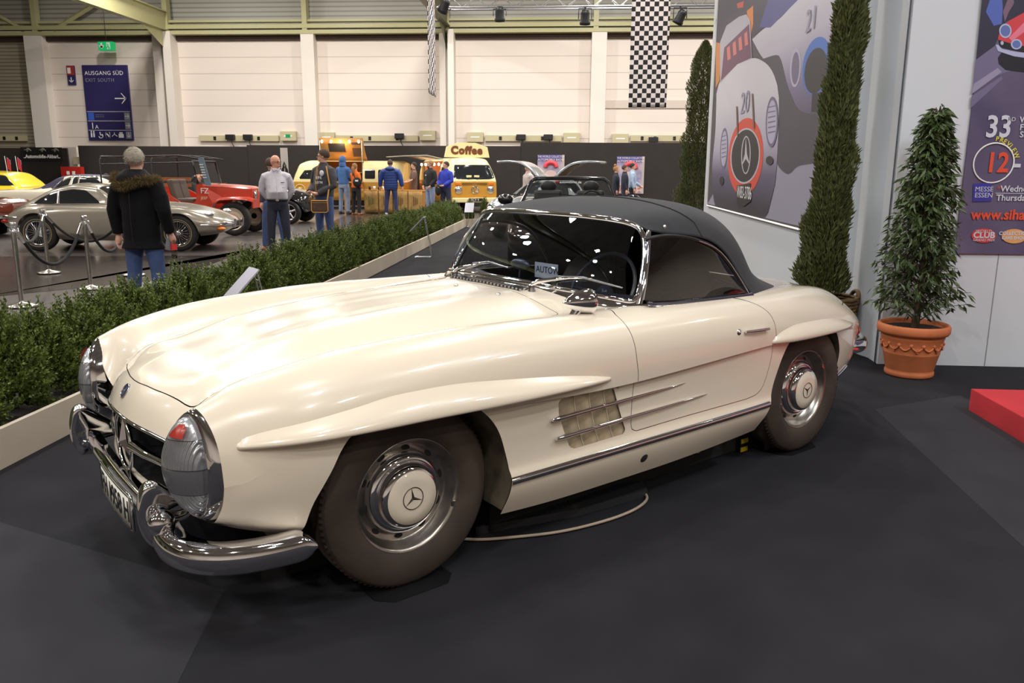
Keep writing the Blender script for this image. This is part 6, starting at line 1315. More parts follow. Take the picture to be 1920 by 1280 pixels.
sdv = lambda V: abs(V[:, 1]) > .45; lft = lambda V: V[:, 1] > .3
loft_shell(v1, R1, [(1.35, .32, .36), (-1.25, .32, .36)], [('serving_opening', None, [(1.05, 1.0), (1.05, 1.75), (-.58, 1.75), (-.58, 1.0)], 'xz', lft), ('cab_window', CGL, [(1.25, 1.10), (1.25, 1.44), (1.62, 1.42), (1.86, 1.10)], 'xz', sdv), ('side_window', CGL, [(-.66, 1.12), (-.66, 1.46), (-1.05, 1.46), (-1.05, 1.12)], 'xz', sdv), ('side_window', CGL, [(-1.16, 1.12), (-1.16, 1.46), (-1.62, 1.46), (-1.62, 1.12)], 'xz', sdv), ('split_windscreen', CGL, [(-.5, 1.1), (-.45, 1.36), (.45, 1.36), (.5, 1.1)], 'yz', lambda V: V[:, 0] > 1.85), ('upper_body', VCR, [(-3, 1.0), (-3, 2), (3, 2), (3, 1.0)], 'xz', ALLV)], MUS, 100, 61)
for x in (1.35, -1.25):
    for s in (-1, 1): wheel_part(v1, (x, s*.70, .32), .32, .16, 'steel', s, VCR)
mb = MB(); M1 = [(.12, 1.80), (.34, 1.95), (.62, 2.30), (.72, 2.58)]; mb.grid([[(1.05, y, z), (-.60, y, z)] for y, z in M1]); hl = mb.build('roof_hatch', WOOD, v1); add_mod(hl, 'SOLIDIFY', thickness=.07, offset=1)
mb = MB(); mb.grid([[(.72, y+.03, z-.02), (.10, y+.03, z-.02)] for y, z in ((.50, 2.12), (.66, 2.42))]); sc_ = mb.build('hatch_screen', BLACK, hl); mb = MB(); mb.grid([[(-.16, y+.03, z-.02), (-.50, y+.03, z-.02)] for y, z in ((.36, 1.95), (.66, 2.46))]); mb.build('menu_board', DKB, hl)
for k in range(5): mb = MB(); mb.ball((.92-k*.345, .78, 2.47), (.045, .045, .06), 10, 8); mb.build('light_bulb', BULB, v1, label='lit bulb hanging in hatch')
mb = MB()
for x in (1.02, -.57): mb.tube([(x, .80, 1.0), (x, .74, 2.5)], .018, 6)
mb.build('hatch_strut', ALU, v1); mb = MB(); mb.box((.23, .0, 1.35), (1.6, 1.3, .03)); mb.box((.23, -.4, 1.4), (1.6, .03, .7)); mb.box((.23, .92, 1.0), (1.66, .36, .05)); mb.build('serving_counter', WOOD, v1)
mb = MB(); mb.tube([(1.80+.20*math.cos(a), .865, .70+.20*math.sin(a)) for a in np.linspace(0, 2*PI, 28, endpoint=False)], .010, 5, closed=True); mb.ball((1.80, .865, .76), (.07, .01, .03), 10, 6); mb.box((1.80, .865, .62), (.14, .01, .02)); mb.build('round_emblem', VCR, v1)
mb = MB(); mb.box((.02, 1.08, .52), (.09, .12, 1.02)); mb.box((-.1, 1.0, .50), (.04, .1, .9)); mb.build('wood_post', WOOD, v1)
p = atY(890, 395, 28.3); h2 = (math.sin(.44), -math.cos(.44)); v2 = veh('coffee_van', 'yellow coffee van facing forward with coffee roof sign', 'van', p[0]-h2[0]*2.2, 28.3-h2[1]*2.2, math.atan2(h2[1], h2[0]))
R2 = [(-2.15, [(.72, .4), (.82, .6), (.82, 1.05), (.72, 1.6), (.55, 1.80), (0, 1.86)]), (-1.9, [(.78, .36), (.86, .55), (.86, 1.08), (.77, 1.60), (.6, 1.84), (0, 1.90)]), (1.5, [(.78, .36), (.86, .55), (.86, 1.08), (.77, 1.60), (.6, 1.84), (0, 1.90)]), (1.85, [(.78, .36), (.86, .55), (.85, 1.08), (.72, 1.55), (.5, 1.78), (0, 1.84)]), (2.08, [(.76, .38), (.84, .56), (.83, 1.05), (.67, 1.44), (.42, 1.60), (0, 1.64)]), (2.2, [(.72, .42), (.80, .58), (.79, 1.0), (.72, 1.08), (.5, 1.12), (0, 1.14)])]
loft_shell(v2, R2, [(1.35, .33, .37), (-1.25, .33, .37)], [('serving_opening', None, [(-2.0, .95), (-2.0, 1.76), (.72, 1.76), (.72, .95)], 'xz', lambda V: V[:, 1] < -.4), ('windscreen', CGL, [(-.76, 1.15), (-.64, 1.64), (.64, 1.64), (.76, 1.15)], 'yz', lambda V: V[:, 0] > 1.7), ('cab_window', CGL, [(.92, 1.16), (.92, 1.56), (1.45, 1.54), (1.62, 1.16)], 'xz', sdv), ('side_window', CGL, [(-1.6, 1.15), (-1.6, 1.55), (.6, 1.55), (.6, 1.15)], 'xz', lambda V: V[:, 1] > .45), ('upper_body', VCR, [(-3, 1.08), (-3, 2.2), (3, 2.2), (3, 1.08)], 'xz', ALLV)], MUS, 100, 61)
for x in (1.35, -1.25):
    for s in (-1, 1): wheel_part(v2, (x, s*.70, .33), .33, .17, 'steel', s, VCR)
for s in (-1, 1):
    mb = MB(); mb.lathe([(.135, -.02), (.135, .04), (.10, .06), (0, .075)], 24, (2.19, s*.58, .80), 'x'); mb.build('headlight', CHROME, v2); mb = MB(); mb.box((2.20, s*.60, 1.0), (.06, .20, .10), bev=.02); mb.build('turn_lamp', MATS['amber_lens'], v2)
mb = MB()
for z in (.97, 1.0, 1.03): mb.box((2.225, 0, z), (.02, .92, .014))
mb.build('air_grille', mat('grille_ochre', hexc(140, 100, 36), .5), v2)
mb = MB(); mb.tube([(2.245, .125*math.cos(a), .80+.125*math.sin(a)) for a in np.linspace(0, 2*PI, 28, endpoint=False)], .013, 6, closed=True); mb.tube([(2.25, -.05, .91), (2.25, 0, .81), (2.25, .05, .91)], .012, 5); mb.tube([(2.25, -.10, .86), (2.25, -.05, .70), (2.25, 0, .79), (2.25, .05, .70), (2.25, .10, .86)], .012, 5); mb.build('front_emblem', CHROME, v2)
mb = MB(); mb.box((2.27, 0, .45), (.08, 1.66, .16), bev=.03); mb.build('front_bumper', VCR, v2); pl2 = MB(); pl2.box((2.32, 0, .46), (.01, .5, .11)); plo = pl2.build('number_plate', BLACK, v2); text('TCY 9', .11, 'plate_lettering', WHITE, plo, (2.327, -.18, .42), (PI/2, 0, PI/2), ext=.002)
for s in (-1, 1): mb = MB(); mb.tube([(2.20, s*.15-.1, 1.15), (2.22, s*.15+.2, 1.22)], .012, 5); mb.build('wiper', BLACK, v2); mb = MB(); mb.box((2.16, s*.14-.05, 1.24), (.03, .2, .1), bev=.02); mb.build('paper_cup_sleeve', VCR, v2)
mb = MB(); mb.poly([(1.30, -.82, 1.90), (1.30, -.74, 2.26), (1.30, -.3, 2.40), (1.30, .3, 2.40), (1.30, .74, 2.26), (1.30, .82, 1.90)], (.12, 0, 0)); sg_ = mb.build('roof_sign', VCR, v2); text('Coffee', .36, 'sign_lettering', mat('sign_brown', hexc(110, 58, 26), .5), sg_, (1.43, -.60, 2.02), (PI/2, 0, PI/2), bold=.022, ext=.01, spacing=1.18)
mb = MB(); mb.box((-.6, 0, 1.0), (2.6, 1.3, .04)); mb.box((-.6, .45, 1.4), (2.6, .03, .8)); mb.box((-1.95, 0, 1.4), (.04, 1.3, .8)); mb.box((.70, 0, 1.4), (.04, 1.3, .8)); mb.build('cabinet_interior', mat('warm_wood', hexc(170, 100, 52), .5, var=.3, vscale=4), v2)
for k in range(5): mb = MB(); mb.ball((-1.85+k*.60, -.80, 1.66), (.045, .045, .055), 12, 10); mb.build('light_bulb', BULB, v2, label='lit bulb under the awning')
LP = bpy.data.lights.new('bulb_glow', 'POINT'); LP.energy = 60; LP.color = (1, .7, .4); LP.shadow_soft_size = .3; lo = bpy.data.objects.new('bulb_glow', LP); COL.objects.link(lo); lo.parent = v2; lo.location = (-.6, -.3, 1.6)
LP2 = LP.copy(); lo = bpy.data.objects.new('bulb_glow', LP2); COL.objects.link(lo); lo.parent = v1; lo.location = (.23, 1.0, 2.3)
COPP = mat('copper_tin', hexc(196, 110, 70), .3, metal=.5)
for k in range(14): mb = MB(); mb.lathe([(0, 0), (.05, 0), (.05, .14), (.03, .16), (0, .16)], 10, (-.9+(k % 7)*.13, .36, 1.15+.2*(k//7))); mb.build('coffee_tin', COPP, v2)
mb = MB(); mb.box((-.4, -.2, 1.18), (.5, .4, .32), bev=.03); mb.build('espresso_machine', BLACK, v2)
mb = MB(); mb.grid([[(x, y, z) for x in (-2.2, .8)] for y, z in ((-.7, 1.86), (-1.3, 1.98), (-2.1, 1.95))]); aw = mb.build('awning', mat('awning_grey', hexc(176, 170, 160), .7), v2); add_mod(aw, 'SOLIDIFY', thickness=.03)
# counter clad in coffee sacks
BUR = mat('burlap', hexc(178, 142, 84), .9, var=.25, vscale=10, bump=.5, bscale=90)
c0, c1 = atZ(676, 401), atZ(792, 401); ct = thing('coffee_counter', 'wooden coffee counter clad in burlap between the two vans', 'counter', ((c0[0]+c1[0])/2, 27.75, 0)); W_ = c1[0]-c0[0]
mb = MB(); mb.box((0, 0, .37), (W_, .4, .74)); mb.build('frame', WOOD, ct); mb = MB(); mb.box((0, 0, .76), (W_+.06, .5, .04)); mb.build('worktop', WOOD, ct)
for k in range(4):
    xx = -W_/2+W_*(k+.5)/4; t = thing('burlap_sack', 'flat burlap coffee sack on the counter front, ' + ['leftmost with green print', 'second from left, dark print', 'beside the blue puffer jacket, dark print', 'rightmost with dark print'][k], 'sack', (c0[0]+W_*(k+.5)/4, 27.50, .02), 0, 'burlap sacks'); mb = MB(); mb.grid([[((q-.5)*W_/4*.94, -.02-.02*math.sin(q*9+k), z) for q in np.linspace(0, 1, 9)] for z in np.linspace(0, .72, 6)]); so_ = mb.build('cloth', BUR, t); add_mod(so_, 'SOLIDIFY', thickness=.02, offset=1)
    inkm = mat('ink_green', hexc(60, 96, 40), .8) if k == 0 else mat('ink_brown', hexc(90, 64, 36), .8)
    for j in range(3): mb = MB(); mb.box((-.06+.06*j, -.055, .40), (.022, .006, .30-.05*j)); mb.build('print_stroke', inkm, t)
mb = MB()
for k in range(5): mb.lathe([(0, 0), (.035, 0), (.045, .12), (0, .12)], 12, (c0[0]+.15+k*.16, 27.75, .78))
for k in range(5): mb = MB(); mb.lathe([(0, 0), (.035, 0), (.045, .12), (0, .12)], 12, (c0[0]+.15+k*.16, 27.75, .78)); tag(mb.build('coffee_cup', WHITE if k % 2 else BLACK), 'small coffee cup in the row on the burlap counter', 'cup', 'coffee cups on the counter')
# ---- silver coupe with raised wing doors
WSL = mat('wing_silver', hexc(186, 192, 196), .2, metal=.55, coat=1.)
gw = thing('wing_door_coupe', 'silver coupe with both wing doors raised, behind the black convertible', 'car', (-.94, 17.8, .0), math.radians(75))
V, Fc, N = join(body_p+hood_m+ton_m+doorN+doorF); nmesh('body_shell', V, Fc, N, WSL, gw)
Gw = []
for u in np.linspace(0, 1, 26):
    x = .96+1.7*u; top = float(hspline([0, .2, .45, .75, 1], [.95, 1.20, 1.31, 1.22, .90], [u])[0]); hw = float(hspline([0, .25, .6, 1], [.66, .50, .50, .44], [u])[0]); bw = float(hspline([0, .3, .7, 1], [.68, .73, .70, .50], [u])[0])
    Gw.append([(x, s*y, z) for s, seq in ((-1, [(bw, .88), (hw+.05, .88+(top-.88)*.7), (hw*.8, top-.015), (hw*.4, top)]), (1, [(0, top+.004), (hw*.4, top), (hw*.8, top-.015), (hw+.05, .88+(top-.88)*.7), (bw, .88)])) for y, z in seq])
Gw = np.array(Gw); V, Fc, N = Gw.reshape(-1, 3), grid_faces(*Gw.shape[:2]), grid_normals(Gw).reshape(-1, 3)
if N[:, 2].sum() < 0: N = -N; Fc = [f[::-1] for f in Fc]
d = poly_sdf([(1.25, .86), (1.30, 1.5), (1.95, 1.5), (2.0, .86)], V[:, 0], V[:, 2]); d = np.where(abs(V[:, 1]) > .17, d, 1); V, Fc, N = clip(V, Fc, d, N)
ws_ = np.where((V[:, 0] < 1.28) & (abs(V[:, 1]) < .6), -.01, .01); q = clip(V, Fc, -ws_, N); nmesh('windscreen', *q, CGL, gw); V, Fc, N = clip(V, Fc, ws_, N); nmesh('roof', V, Fc, N, WSL, gw)
for s in (-1, 1):
    cv = refine([(.20, 1.30), (.36, 1.46), (.58, 1.60), (.82, 1.655), (1.08, 1.66), (1.22, 1.645)], 16); mb = MB(); mb.grid([[(x+.04*u, s*y, z) for x in np.linspace(1.22, 2.0, 6)] for u, (y, z) in zip(np.linspace(0, 1, 16), cv)]); wd_ = mb.build('wing_door', WSL, gw); add_mod(wd_, 'SOLIDIFY', thickness=.05, offset=0)
    mb = MB(); mb.grid([[(x, s*y, z-.045) for x in np.linspace(1.28, 1.95, 6)] for (y, z) in cv[1:9]]); mb.build('door_lining', mat('lining_tan', hexc(150, 122, 84), .7), wd_)
for k, (x, y) in enumerate(((0, .699), (2.4, .724))):
    for s in (-1, 1): o = copy_tree(w0, gw); o.location = (x, s*y, .339); o.rotation_euler = (0, 0, 0 if s < 0 else PI)
mb = MB(); mb.tube([(-.55, .84, .33), (-.76, .72, .34), (-.86, .3, .36), (-.88, 0, .36), (-.86, -.3, .36), (-.76, -.72, .34), (-.55, -.84, .33)], .05, 10); mb.build('front_bumper', CHROME, gw); mb = MB(); mb.ball((-.66, .66, .58), (.07, .09, .15)); mb.build('headlight', CHROME, gw); mb = MB(); mb.ball((-.66, -.66, .58), (.07, .09, .15)); mb.build('headlight', CHROME, gw)
mb = MB(); mb.box((-.60, 0, .48), (.1, .8, .14)); mb.build('grille_mouth', MATTBLACK, gw)
# ---- modern black convertible facing the camera
bv = thing('black_convertible', 'open black modern convertible facing forward behind the cream car', 'car', (-.06, 13.35, -.002), -PI/2)
rowsB = [(2.15, [(.4, .3), (.6, .4), (.62, .55), (.5, .62), (.3, .65), (0, .66)]), (1.9, [(.6, .22), (.82, .4), (.84, .6), (.7, .70), (.4, .74), (0, .75)]), (1.2, [(.7, .2), (.88, .38), (.90, .66), (.78, .84), (.45, .87), (0, .88)]), (.35, [(.7, .2), (.89, .36), (.90, .68), (.80, .93), (.6, .96), (0, .98)]), (-.3, [(.7, .2), (.89, .36), (.90, .68), (.82, .94), (.66, .95), (0, .95)]), (-1.4, [(.7, .2), (.89, .38), (.90, .7), (.82, .96), (.6, .98), (0, .99)]), (-2.0, [(.6, .25), (.80, .42), (.82, .7), (.72, .90), (.5, .93), (0, .94)]), (-2.2, [(.5, .35), (.7, .48), (.72, .65), (.62, .78), (.4, .8), (0, .81)])]
loft_shell(bv, rowsB, [(1.3, .33, .37), (-1.25, .33, .37)], [('cockpit', None, [(.15, -.64), (.15, .64), (-1.2, .64), (-1.2, -.64)], 'xy', lambda V: V[:, 2] > .8), ('headlight', CHROME, [(.5, .56), (.78, .56), (.74, .66), (.48, .66)], 'yz', lambda V: V[:, 0] > 1.7), ('headlight', CHROME, [(-.5, .56), (-.78, .56), (-.74, .66), (-.48, .66)], 'yz', lambda V: V[:, 0] > 1.7)], BKP, 90, 61)
for x in (1.3, -1.25):
    for s in (-1, 1): wheel_part(bv, (x, s*.77, .33), .33, .2, 'alloy', s)
mb = MB(); mb.box((-.5, 0, .55), (1.5, 1.3, .1)); mb.build('cabin_floor', MATTBLACK, bv)
wsB = [[(.38-.42*u, y*(.74-.14*u), .96+.37*u-.02*abs(y)) for y in np.linspace(-1, 1, 21)] for u in np.linspace(0, 1, 8)]; mb = MB(); mb.grid(wsB); mb.build('windscreen', glassmat('clear_glass', (.75, .8, .8), 1.5), bv)
mb = MB(); lp_ = [(.40, -.78, .92)]+[(.38-.42*u, -.75+.14*u, .95+.37*u) for u in (.3, .6, .9)]+[(-.04, y, 1.335+.012*(1-abs(y/.6))) for y in (-.56, -.3, 0, .3, .56)]+[(.38-.42*u, .75-.14*u, .95+.37*u) for u in (.9, .6, .3)]+[(.40, .78, .92)]; mb.tube(lp_, .030, 8); mb.build('windscreen_frame', BKP, bv)
text('autowebmat.de', .07, 'screen_lettering', WHITE, bv, (.025, -.16, 1.265), (PI/2-.7, 0, PI/2), ext=.002, sx=.8); mb = MB(); mb.ball((.03, -.20, 1.285), (.01, .035, .02), 10, 6); mb.build('red_mark', MATS['sign_red'], bv)
for s in (-1, 1):
    mb = MB(); mb.box((-.62, s*.36, .86), (.16, .48, .56), m=Matrix.Rotation(-.2, 4, 'Y'), bev=.06); mb.box((-.35, s*.36, .62), (.5, .5, .16), bev=.05); mb.ball((-.74, s*.36, 1.20), (.06, .14, .10)); mb.build('seat', mat('black_leather', (.018, .017, .017), .45), bv)
    mb = MB(); mb.ball((.20, s*1.02, 1.01), (.07, .125, .085)); mb.tube([(.2, s*.80, .93), (.2, s*.95, .97)], .02, 8); mb.build('door_mirror', BKP, bv)
mb = MB(); mb.tube([(.10, .36+.17*math.cos(a), .98+.17*math.sin(a)) for a in np.linspace(0, 2*PI, 28, endpoint=False)], .016, 6, closed=True); mb.build('steering_wheel', BLACK, bv)
# ================================================================== visitors
def solid(mb, name, m, parent, vox=.012, it=5):
    """one continuous skin over overlapping volumes"""
    o = mb.build('tmp', m); o.modifiers.new('r', 'REMESH'); r = o.modifiers['r']; r.mode = 'VOXEL'; r.voxel_size = vox; r.use_smooth_shade = True
    s = o.modifiers.new('s', 'SMOOTH'); s.factor = .5; s.iterations = it
    dg = bpy.context.evaluated_depsgraph_get(); dg.update(); me = bpy.data.meshes.new_from_object(o.evaluated_get(dg)); old = o.data; bpy.data.objects.remove(o); bpy.data.meshes.remove(old)
    me.name = name; me.materials.clear(); me.materials.append(m); n = bpy.data.objects.new(name, me); COL.objects.link(n); n.parent = parent; return n
def rings(mb, rr, n=20):
    """rr: (x, y, z, rx, ry) stack of ellipses, capped"""
    G = [[(x+rx*math.cos(2*PI*j/n), y+ry*math.sin(2*PI*j/n), z) for j in range(n)] for x, y, z, rx, ry in rr]
    mb.grid(G, True, False, True); mb.poly(G[0][::-1]); mb.poly(G[-1]); return mb
SKINM = mat('skin', hexc(206, 156, 132), .5); 
def hand(mb, w, d, side, curl=.35, s=1.0):
    w = Vector(w); d = Vector(d).normalized(); lat = Vector((0, 1, 0)) if abs(d.y) < .8 else Vector((1, 0, 0)); lat = (lat-d*lat.dot(d)).normalized(); nrm = d.cross(lat).normalized()*side
    q = lambda a, b, c: w+(d*a+lat*b+nrm*c)*s
    mb.tube([q(-.02, 0, 0), q(.02, 0, 0), q(.055, 0, 0), q(.088, 0, 0)], [.024*s, .031*s, .036*s, .030*s], 10, flat=1)
    for k, (off, ln) in enumerate(((-.030, .062), (-.010, .074), (.010, .078), (.029, .066))):
        a = q(.080, off, 0); b = q(.080+ln*.5, off*1.08, -.012*curl*3); c = q(.080+ln*(1-.35*curl), off*1.05, -.05*curl*1.6); mb.tube([a, b, c], [.0105*s, .0095*s, .008*s], 7)
    mb.tube([q(.018, -.026, 0), q(.048, -.056, -.014), q(.074, -.062, -.034)], [.014*s, .0115*s, .009*s], 7)
def person(label, x, y, rz, H=1.75, top=None, bottom=None, shoes=None, hair=None, arms=None, head=0., belly=0., build=1., hem=.92, legs=.10, vox=.013, skin=None, face=True, flare=0., hairlen=0., seat=False, sleeve=1., glasses=False, z=-.006, nod=0.):
    t = thing('person', label, 'person', (x, y, z), rz); k = H/1.75; t.scale = (k, k, k); sk = skin or SKINM; b = build
    SH = {s: (s*.185*b, .01, 1.425) for s in (-1, 1)}
    arms = arms or {}; A = {}
    for s in (-1, 1): e, w, d = arms.get(s, ((s*.245*b, .04, 1.14), (s*.255*b, -.04, .89), (0, -.15, -1))); A[s] = (SH[s], e, w, d)
    L = {s: ((s*.095, 0, .92), (s*(.095+legs*.3), -.015, .50), (s*(.09+legs*.5), .02, .09)) for s in (-1, 1)}
    hz = Matrix.Translation((0, .005, 1.56)) @ Matrix.Rotation(head, 4, 'Z') @ Matrix.Rotation(nod, 4, 'X'); hp = lambda X, Y, Z: tuple(hz @ Vector((X, Y, Z)))
    mb = MB(); rings(mb, [(0, .01, .86, .13, .09), (0, .0, 1.1, .12*b, .09), (0, .01, 1.32, .15*b, .095), (0, .015, 1.45, .10, .07), (0, .012, 1.50, .058, .058), (0, .005, 1.58, .052, .058)])
    H3 = hz.to_3x3(); mb.ball(hp(0, .012, .085), (.074, .093, .098), 20, 14, H3); mb.ball(hp(0, -.022, .03), (.056, .064, .066), 16, 12, H3); mb.ball(hp(0, -.045, -.005), (.036, .040, .030), 14, 10, H3)
    mb.tube([hp(0, -.080, .075), hp(0, -.098, .048), hp(0, -.090, .036)], [.010, .014, .011], 8); mb.tube([hp(-.045, -.070, .082), hp(0, -.086, .086), hp(.045, -.070, .082)], .009, 6)
    mb.tube([hp(-.02, -.083, .012), hp(0, -.090, .012), hp(.02, -.083, .012)], .008, 6)
    for s in (-1, 1): mb.ball(hp(s*.076, .012, .060), (.010, .020, .031), 8, 8, H3)
    for s in (-1, 1):
        a, e, w, d = A[s]; mb.tube([(a[0]*.5, a[1], a[2]-.04), (a[0]*.86, a[1], a[2]-.075), e, tuple(np.array(e)*.5+np.array(w)*.5), w], [.04, .040, .037, .034, .025], 10); hand(mb, w, d, s)
        p = L[s]; mb.tube([p[0], p[1], p[2], (p[2][0], p[2][1], .05)], [.075, .055, .040, .042], 10)
    solid(mb, 'body', sk, t, vox*.62 if face else vox, 4)
    # trousers
    if bottom is not None:
        mb = MB(); rings(mb, [(0, .005, .80, .16*b, .115), (0, .0, .92, .168*b, .122+belly*.3), (0, -.01*belly, 1.0, .155*b, .115+belly*.4), (0, 0, 1.04, .15*b, .11)])
        for s in (-1, 1): p = L[s]; mb.tube([(p[0][0]*.9, p[0][1], .93), ((p[0][0]+p[1][0])/2, (p[0][1]+p[1][1])/2, .70), p[1], ((p[1][0]+p[2][0])/2, .005, .30), (p[2][0], p[2][1], .07)], [.098, .090, .073, .066, .062], 14)
        solid(mb, 'trousers', bottom, t, vox, 5)
    if shoes is not None:
        for s in (-1, 1): mb = MB(); f = L[s][2]; mb.ball((f[0], f[1]+.01, .055), (.042, .055, .05), 12, 8); mb.ball((f[0]+s*.012, f[1]-.09, .036), (.046, .105, .036), 14, 8); mb.box((f[0]+s*.008, f[1]-.055, .012), (.085, .25, .024), bev=.01); solid(mb, 'shoe', shoes, t, vox, 4)
    if top is not None:
        mb = MB(); bl = belly
        rings(mb, [(0, .005, hem, (.172+flare)*b, .125+bl*.25+flare), (0, -.02*bl, hem+.08, .172*b, .13+bl*.55), (0, -.06*bl, 1.12, .168*b, .13+bl*.8), (0, -.02*bl, 1.24, .178*b, .13+bl*.35), (0, .005, 1.35, .182*b, .122), (0, .012, 1.43, .13*b, .098), (0, .014, 1.49, .085, .078), (0, .010, 1.525, .072, .072)])
        for s in (-1, 1):
            a, e, w, d = A[s]; e_ = np.array(e); w_ = np.array(w); end = e_+(w_-e_)*(.93 if sleeve == 1 else .05)
            mb.tube([(a[0]*.5, a[1], a[2]-.02), (a[0]*.92, a[1], a[2]-.055), tuple((np.array(a)+e_)/2-np.array([0, 0, .01])), tuple(e_), tuple((e_+end)/2), tuple(end)], [.07*b, .078*b, .068*b, .060*b, .054*b, .048*b], 14)
        tp = solid(mb, 'top', top, t, vox, 5)
    else: tp = None
    if hair is not None:
        mb = MB(); hm = MB(); hm.ball((0, .018, .092), (.081, .099, .103), 26, 20); V = np.array(hm.v); val = V[:, 2]-(.075+np.clip(-V[:, 1], -.03, .1)*.95) if hairlen < .5 else V[:, 2]-(.03+np.clip(-V[:, 1], -.05, .1)*.9)
        v, f = clip(V, hm.f, val); mb.add([hp(*q) for q in v], f, True)
        if hairlen >= .5: mb.tube([hp(0, .095, .07), hp(0, .12, -.02), hp(0, .11, -.14), hp(0, .10, -.24)], [.045, .05, .042, .02], 10)
        if hairlen < 0: mb.ball(hp(0, .05, .215), .045, 12, 8)
        ho = mb.build('hair', hair, t); add_mod(ho, 'SOLIDIFY', thickness=.010, offset=0)
        if vox < .012:   # short strands over the cap
            vv = np.array(v); kk = RNG.randint(0, len(vv), 3000); bb = vv[kk]+RNG.normal(size=(3000, 3))*(.005 if hair is GH else .002); nn = bb-np.array([0, .018, .06]); nn /= np.linalg.norm(nn, axis=1, keepdims=True); dd_ = nn*.35+np.array([0, .45, -.6])+RNG.normal(size=(3000, 3))*.18; sb_ = MB()
            for q_, d_ in zip(bb, dd_):
                d_ = d_/np.linalg.norm(d_); s_ = np.cross(d_, RNG.normal(size=3)); s_ = s_/np.linalg.norm(s_)*.0022; q_ = q_+nn[0]*0; sb_.add([hp(*(q_-s_)), hp(*(q_+s_)), hp(*(q_+d_*(.020 if hair is GH else .010)))], [(0, 1, 2)])
            so2 = sb_.build('hair_strands', mat(hair.name+'_strand', tuple(hair.node_tree.nodes['Principled BSDF'].inputs['Base Color'].default_value)[:3], .6, var=.45, vscale=60), ho, kind='stuff')
    if face:
        mb = MB(); 
        for s in (-1, 1): mb.ball(hp(s*.031, -.074, .072), (.013, .010, .008), 10, 8, H3)
        ey = mb.build('eyes', mat('eye_white', hexc(225, 220, 214), .3), t); mb = MB()
        for s in (-1, 1): mb.ball(hp(s*.031, -.081, .072), (.0055, .005, .0055), 8, 6, H3)
        mb.build('pupils', BLACK, ey); mb = MB(); mb.tube([hp(-.022, -.090, .011), hp(0, -.096, .012), hp(.022, -.090, .011)], [.003, .005, .003], 6); mb.build('lips', mat('lips', hexc(172, 104, 92), .5), t)
        mb = MB()
        for s in (-1, 1): mb.tube([hp(s*.014, -.092, .090), hp(s*.032, -.091, .096), hp(s*.050, -.080, .090)], .004, 5)
        mb.build('eyebrows', hair or mat('brow_brown', hexc(92, 70, 54), .8), t)
    if glasses:
        mb = MB()
        for s in (-1, 1):
            P = [hp(s*.033+.027*math.cos(a), -.096+.022*(abs(.033+.027*math.cos(a))/.06)**2, .070+.018*math.sin(a)) for a in np.linspace(0, 2*PI, 18, endpoint=False)]; mb.tube(P, .0028, 5, closed=True); mb.tube([hp(s*.060, -.075, .074), hp(s*.080, -.05, .074), hp(s*.082, .02, .068)], .0028, 5)
        mb.tube([hp(-.008, -.096, .074), hp(.008, -.096, .074)], .0028, 5); mb.build('glasses', mat('glasses_frame', hexc(40, 34, 36), .3), t)
    t['_top'] = ''; del t['_top']
    return t, tp, hp
def cloth(name, c, var=.18, vs=9, rough=.85, bump=.35, bs=22): return mat(name, hexc(*c), rough, var=var, vscale=vs, bump=bump, bscale=bs, sheen=.05)
JEAN = cloth('denim_blue', (66, 84, 128)); JEAND = cloth('denim_dark', (38, 40, 56)); LJEAN = cloth('denim_light', (140, 156, 184)); NVY = cloth('navy_cloth', (40, 44, 70)); BLKC = cloth('black_cloth', (30, 29, 31))
GH = mat('hair_grey', hexc(176, 166, 150), .8, bump=.5, bscale=150); BH = mat('hair_brown', hexc(74, 54, 42), .8, bump=.5, bscale=150); DH = mat('hair_dark', hexc(44, 36, 32), .8); BLH = mat('hair_blond', hexc(150, 110, 70), .8, bump=.4, bscale=150)
SHB = mat('shoe_brown', hexc(140, 86, 54), .6); SHD = mat('shoe_dark', hexc(44, 40, 40), .5); SHW = mat('shoe_white', hexc(196, 194, 198), .5)
# man in the parka, seen from behind
PARK = cloth('parka_black', (15, 14, 16), .3, 7, .85, .6, 14); PARK.node_tree.nodes['Principled BSDF'].inputs['Specular IOR Level'].default_value = .2
p = atY(253, 300, 7.66); t, tp, hp = person('man in black parka with fur trimmed hood, seen from behind, bottle in right hand', p[0]+.01, 7.66, PI-.06, 1.66, PARK, JEAN, SHD, GH, {1: ((.275, .03, 1.13), (.27, -.01, .87), (.05, .12, -1)), -1: ((-.275, .03, 1.12), (-.275, -.06, .89), (-.10, -.35, -1))}, build=1.14, hem=.74, legs=.12, vox=.011, belly=.02, flare=.03)
mb = MB()
for a in np.linspace(-.15*PI, 1.15*PI, 260):
    c = np.array([.205*math.cos(a), .03+.165*math.sin(a), 1.45-.055*max(0, math.sin(a))**2+.02*math.cos(3*a)]); 
    for q in range(26):
        d = RNG.normal(size=3)*np.array([1, 1, .8]); d /= np.linalg.norm(d); b0 = c+d*.022; e0 = c+d*RNG.uniform(.05, .085)+np.array([0, 0, -.008]); s_ = np.cross(d, RNG.normal(size=3)); s_ = s_/np.linalg.norm(s_)*.003
        mb.add([b0-s_, b0+s_, e0], [(0, 1, 2)])
mb.build('fur_trim', mat('fur_tan', hexc(128, 108, 66), .9, var=.5, vscale=30), tp, kind='stuff'); mb = MB(); rings(mb, [(0, .03, 1.34, .16, .13), (0, .06, 1.43, .195, .155), (0, .06, 1.48, .17, .135), (0, .04, 1.54, .10, .085)]); hd = solid(mb, 'hood', PARK, t, .012, 6)
mb = MB(); mb.tube([(.0, .175, 1.30), (0, .185, 1.0), (0, .175, .82)], .004, 5); mb.build('back_seam', BLACK, tp)
hw = Matrix.Rotation(PI-.06, 3, 'Z') @ Vector((-.29, -.075, .78)); k_ = 1.66/1.75
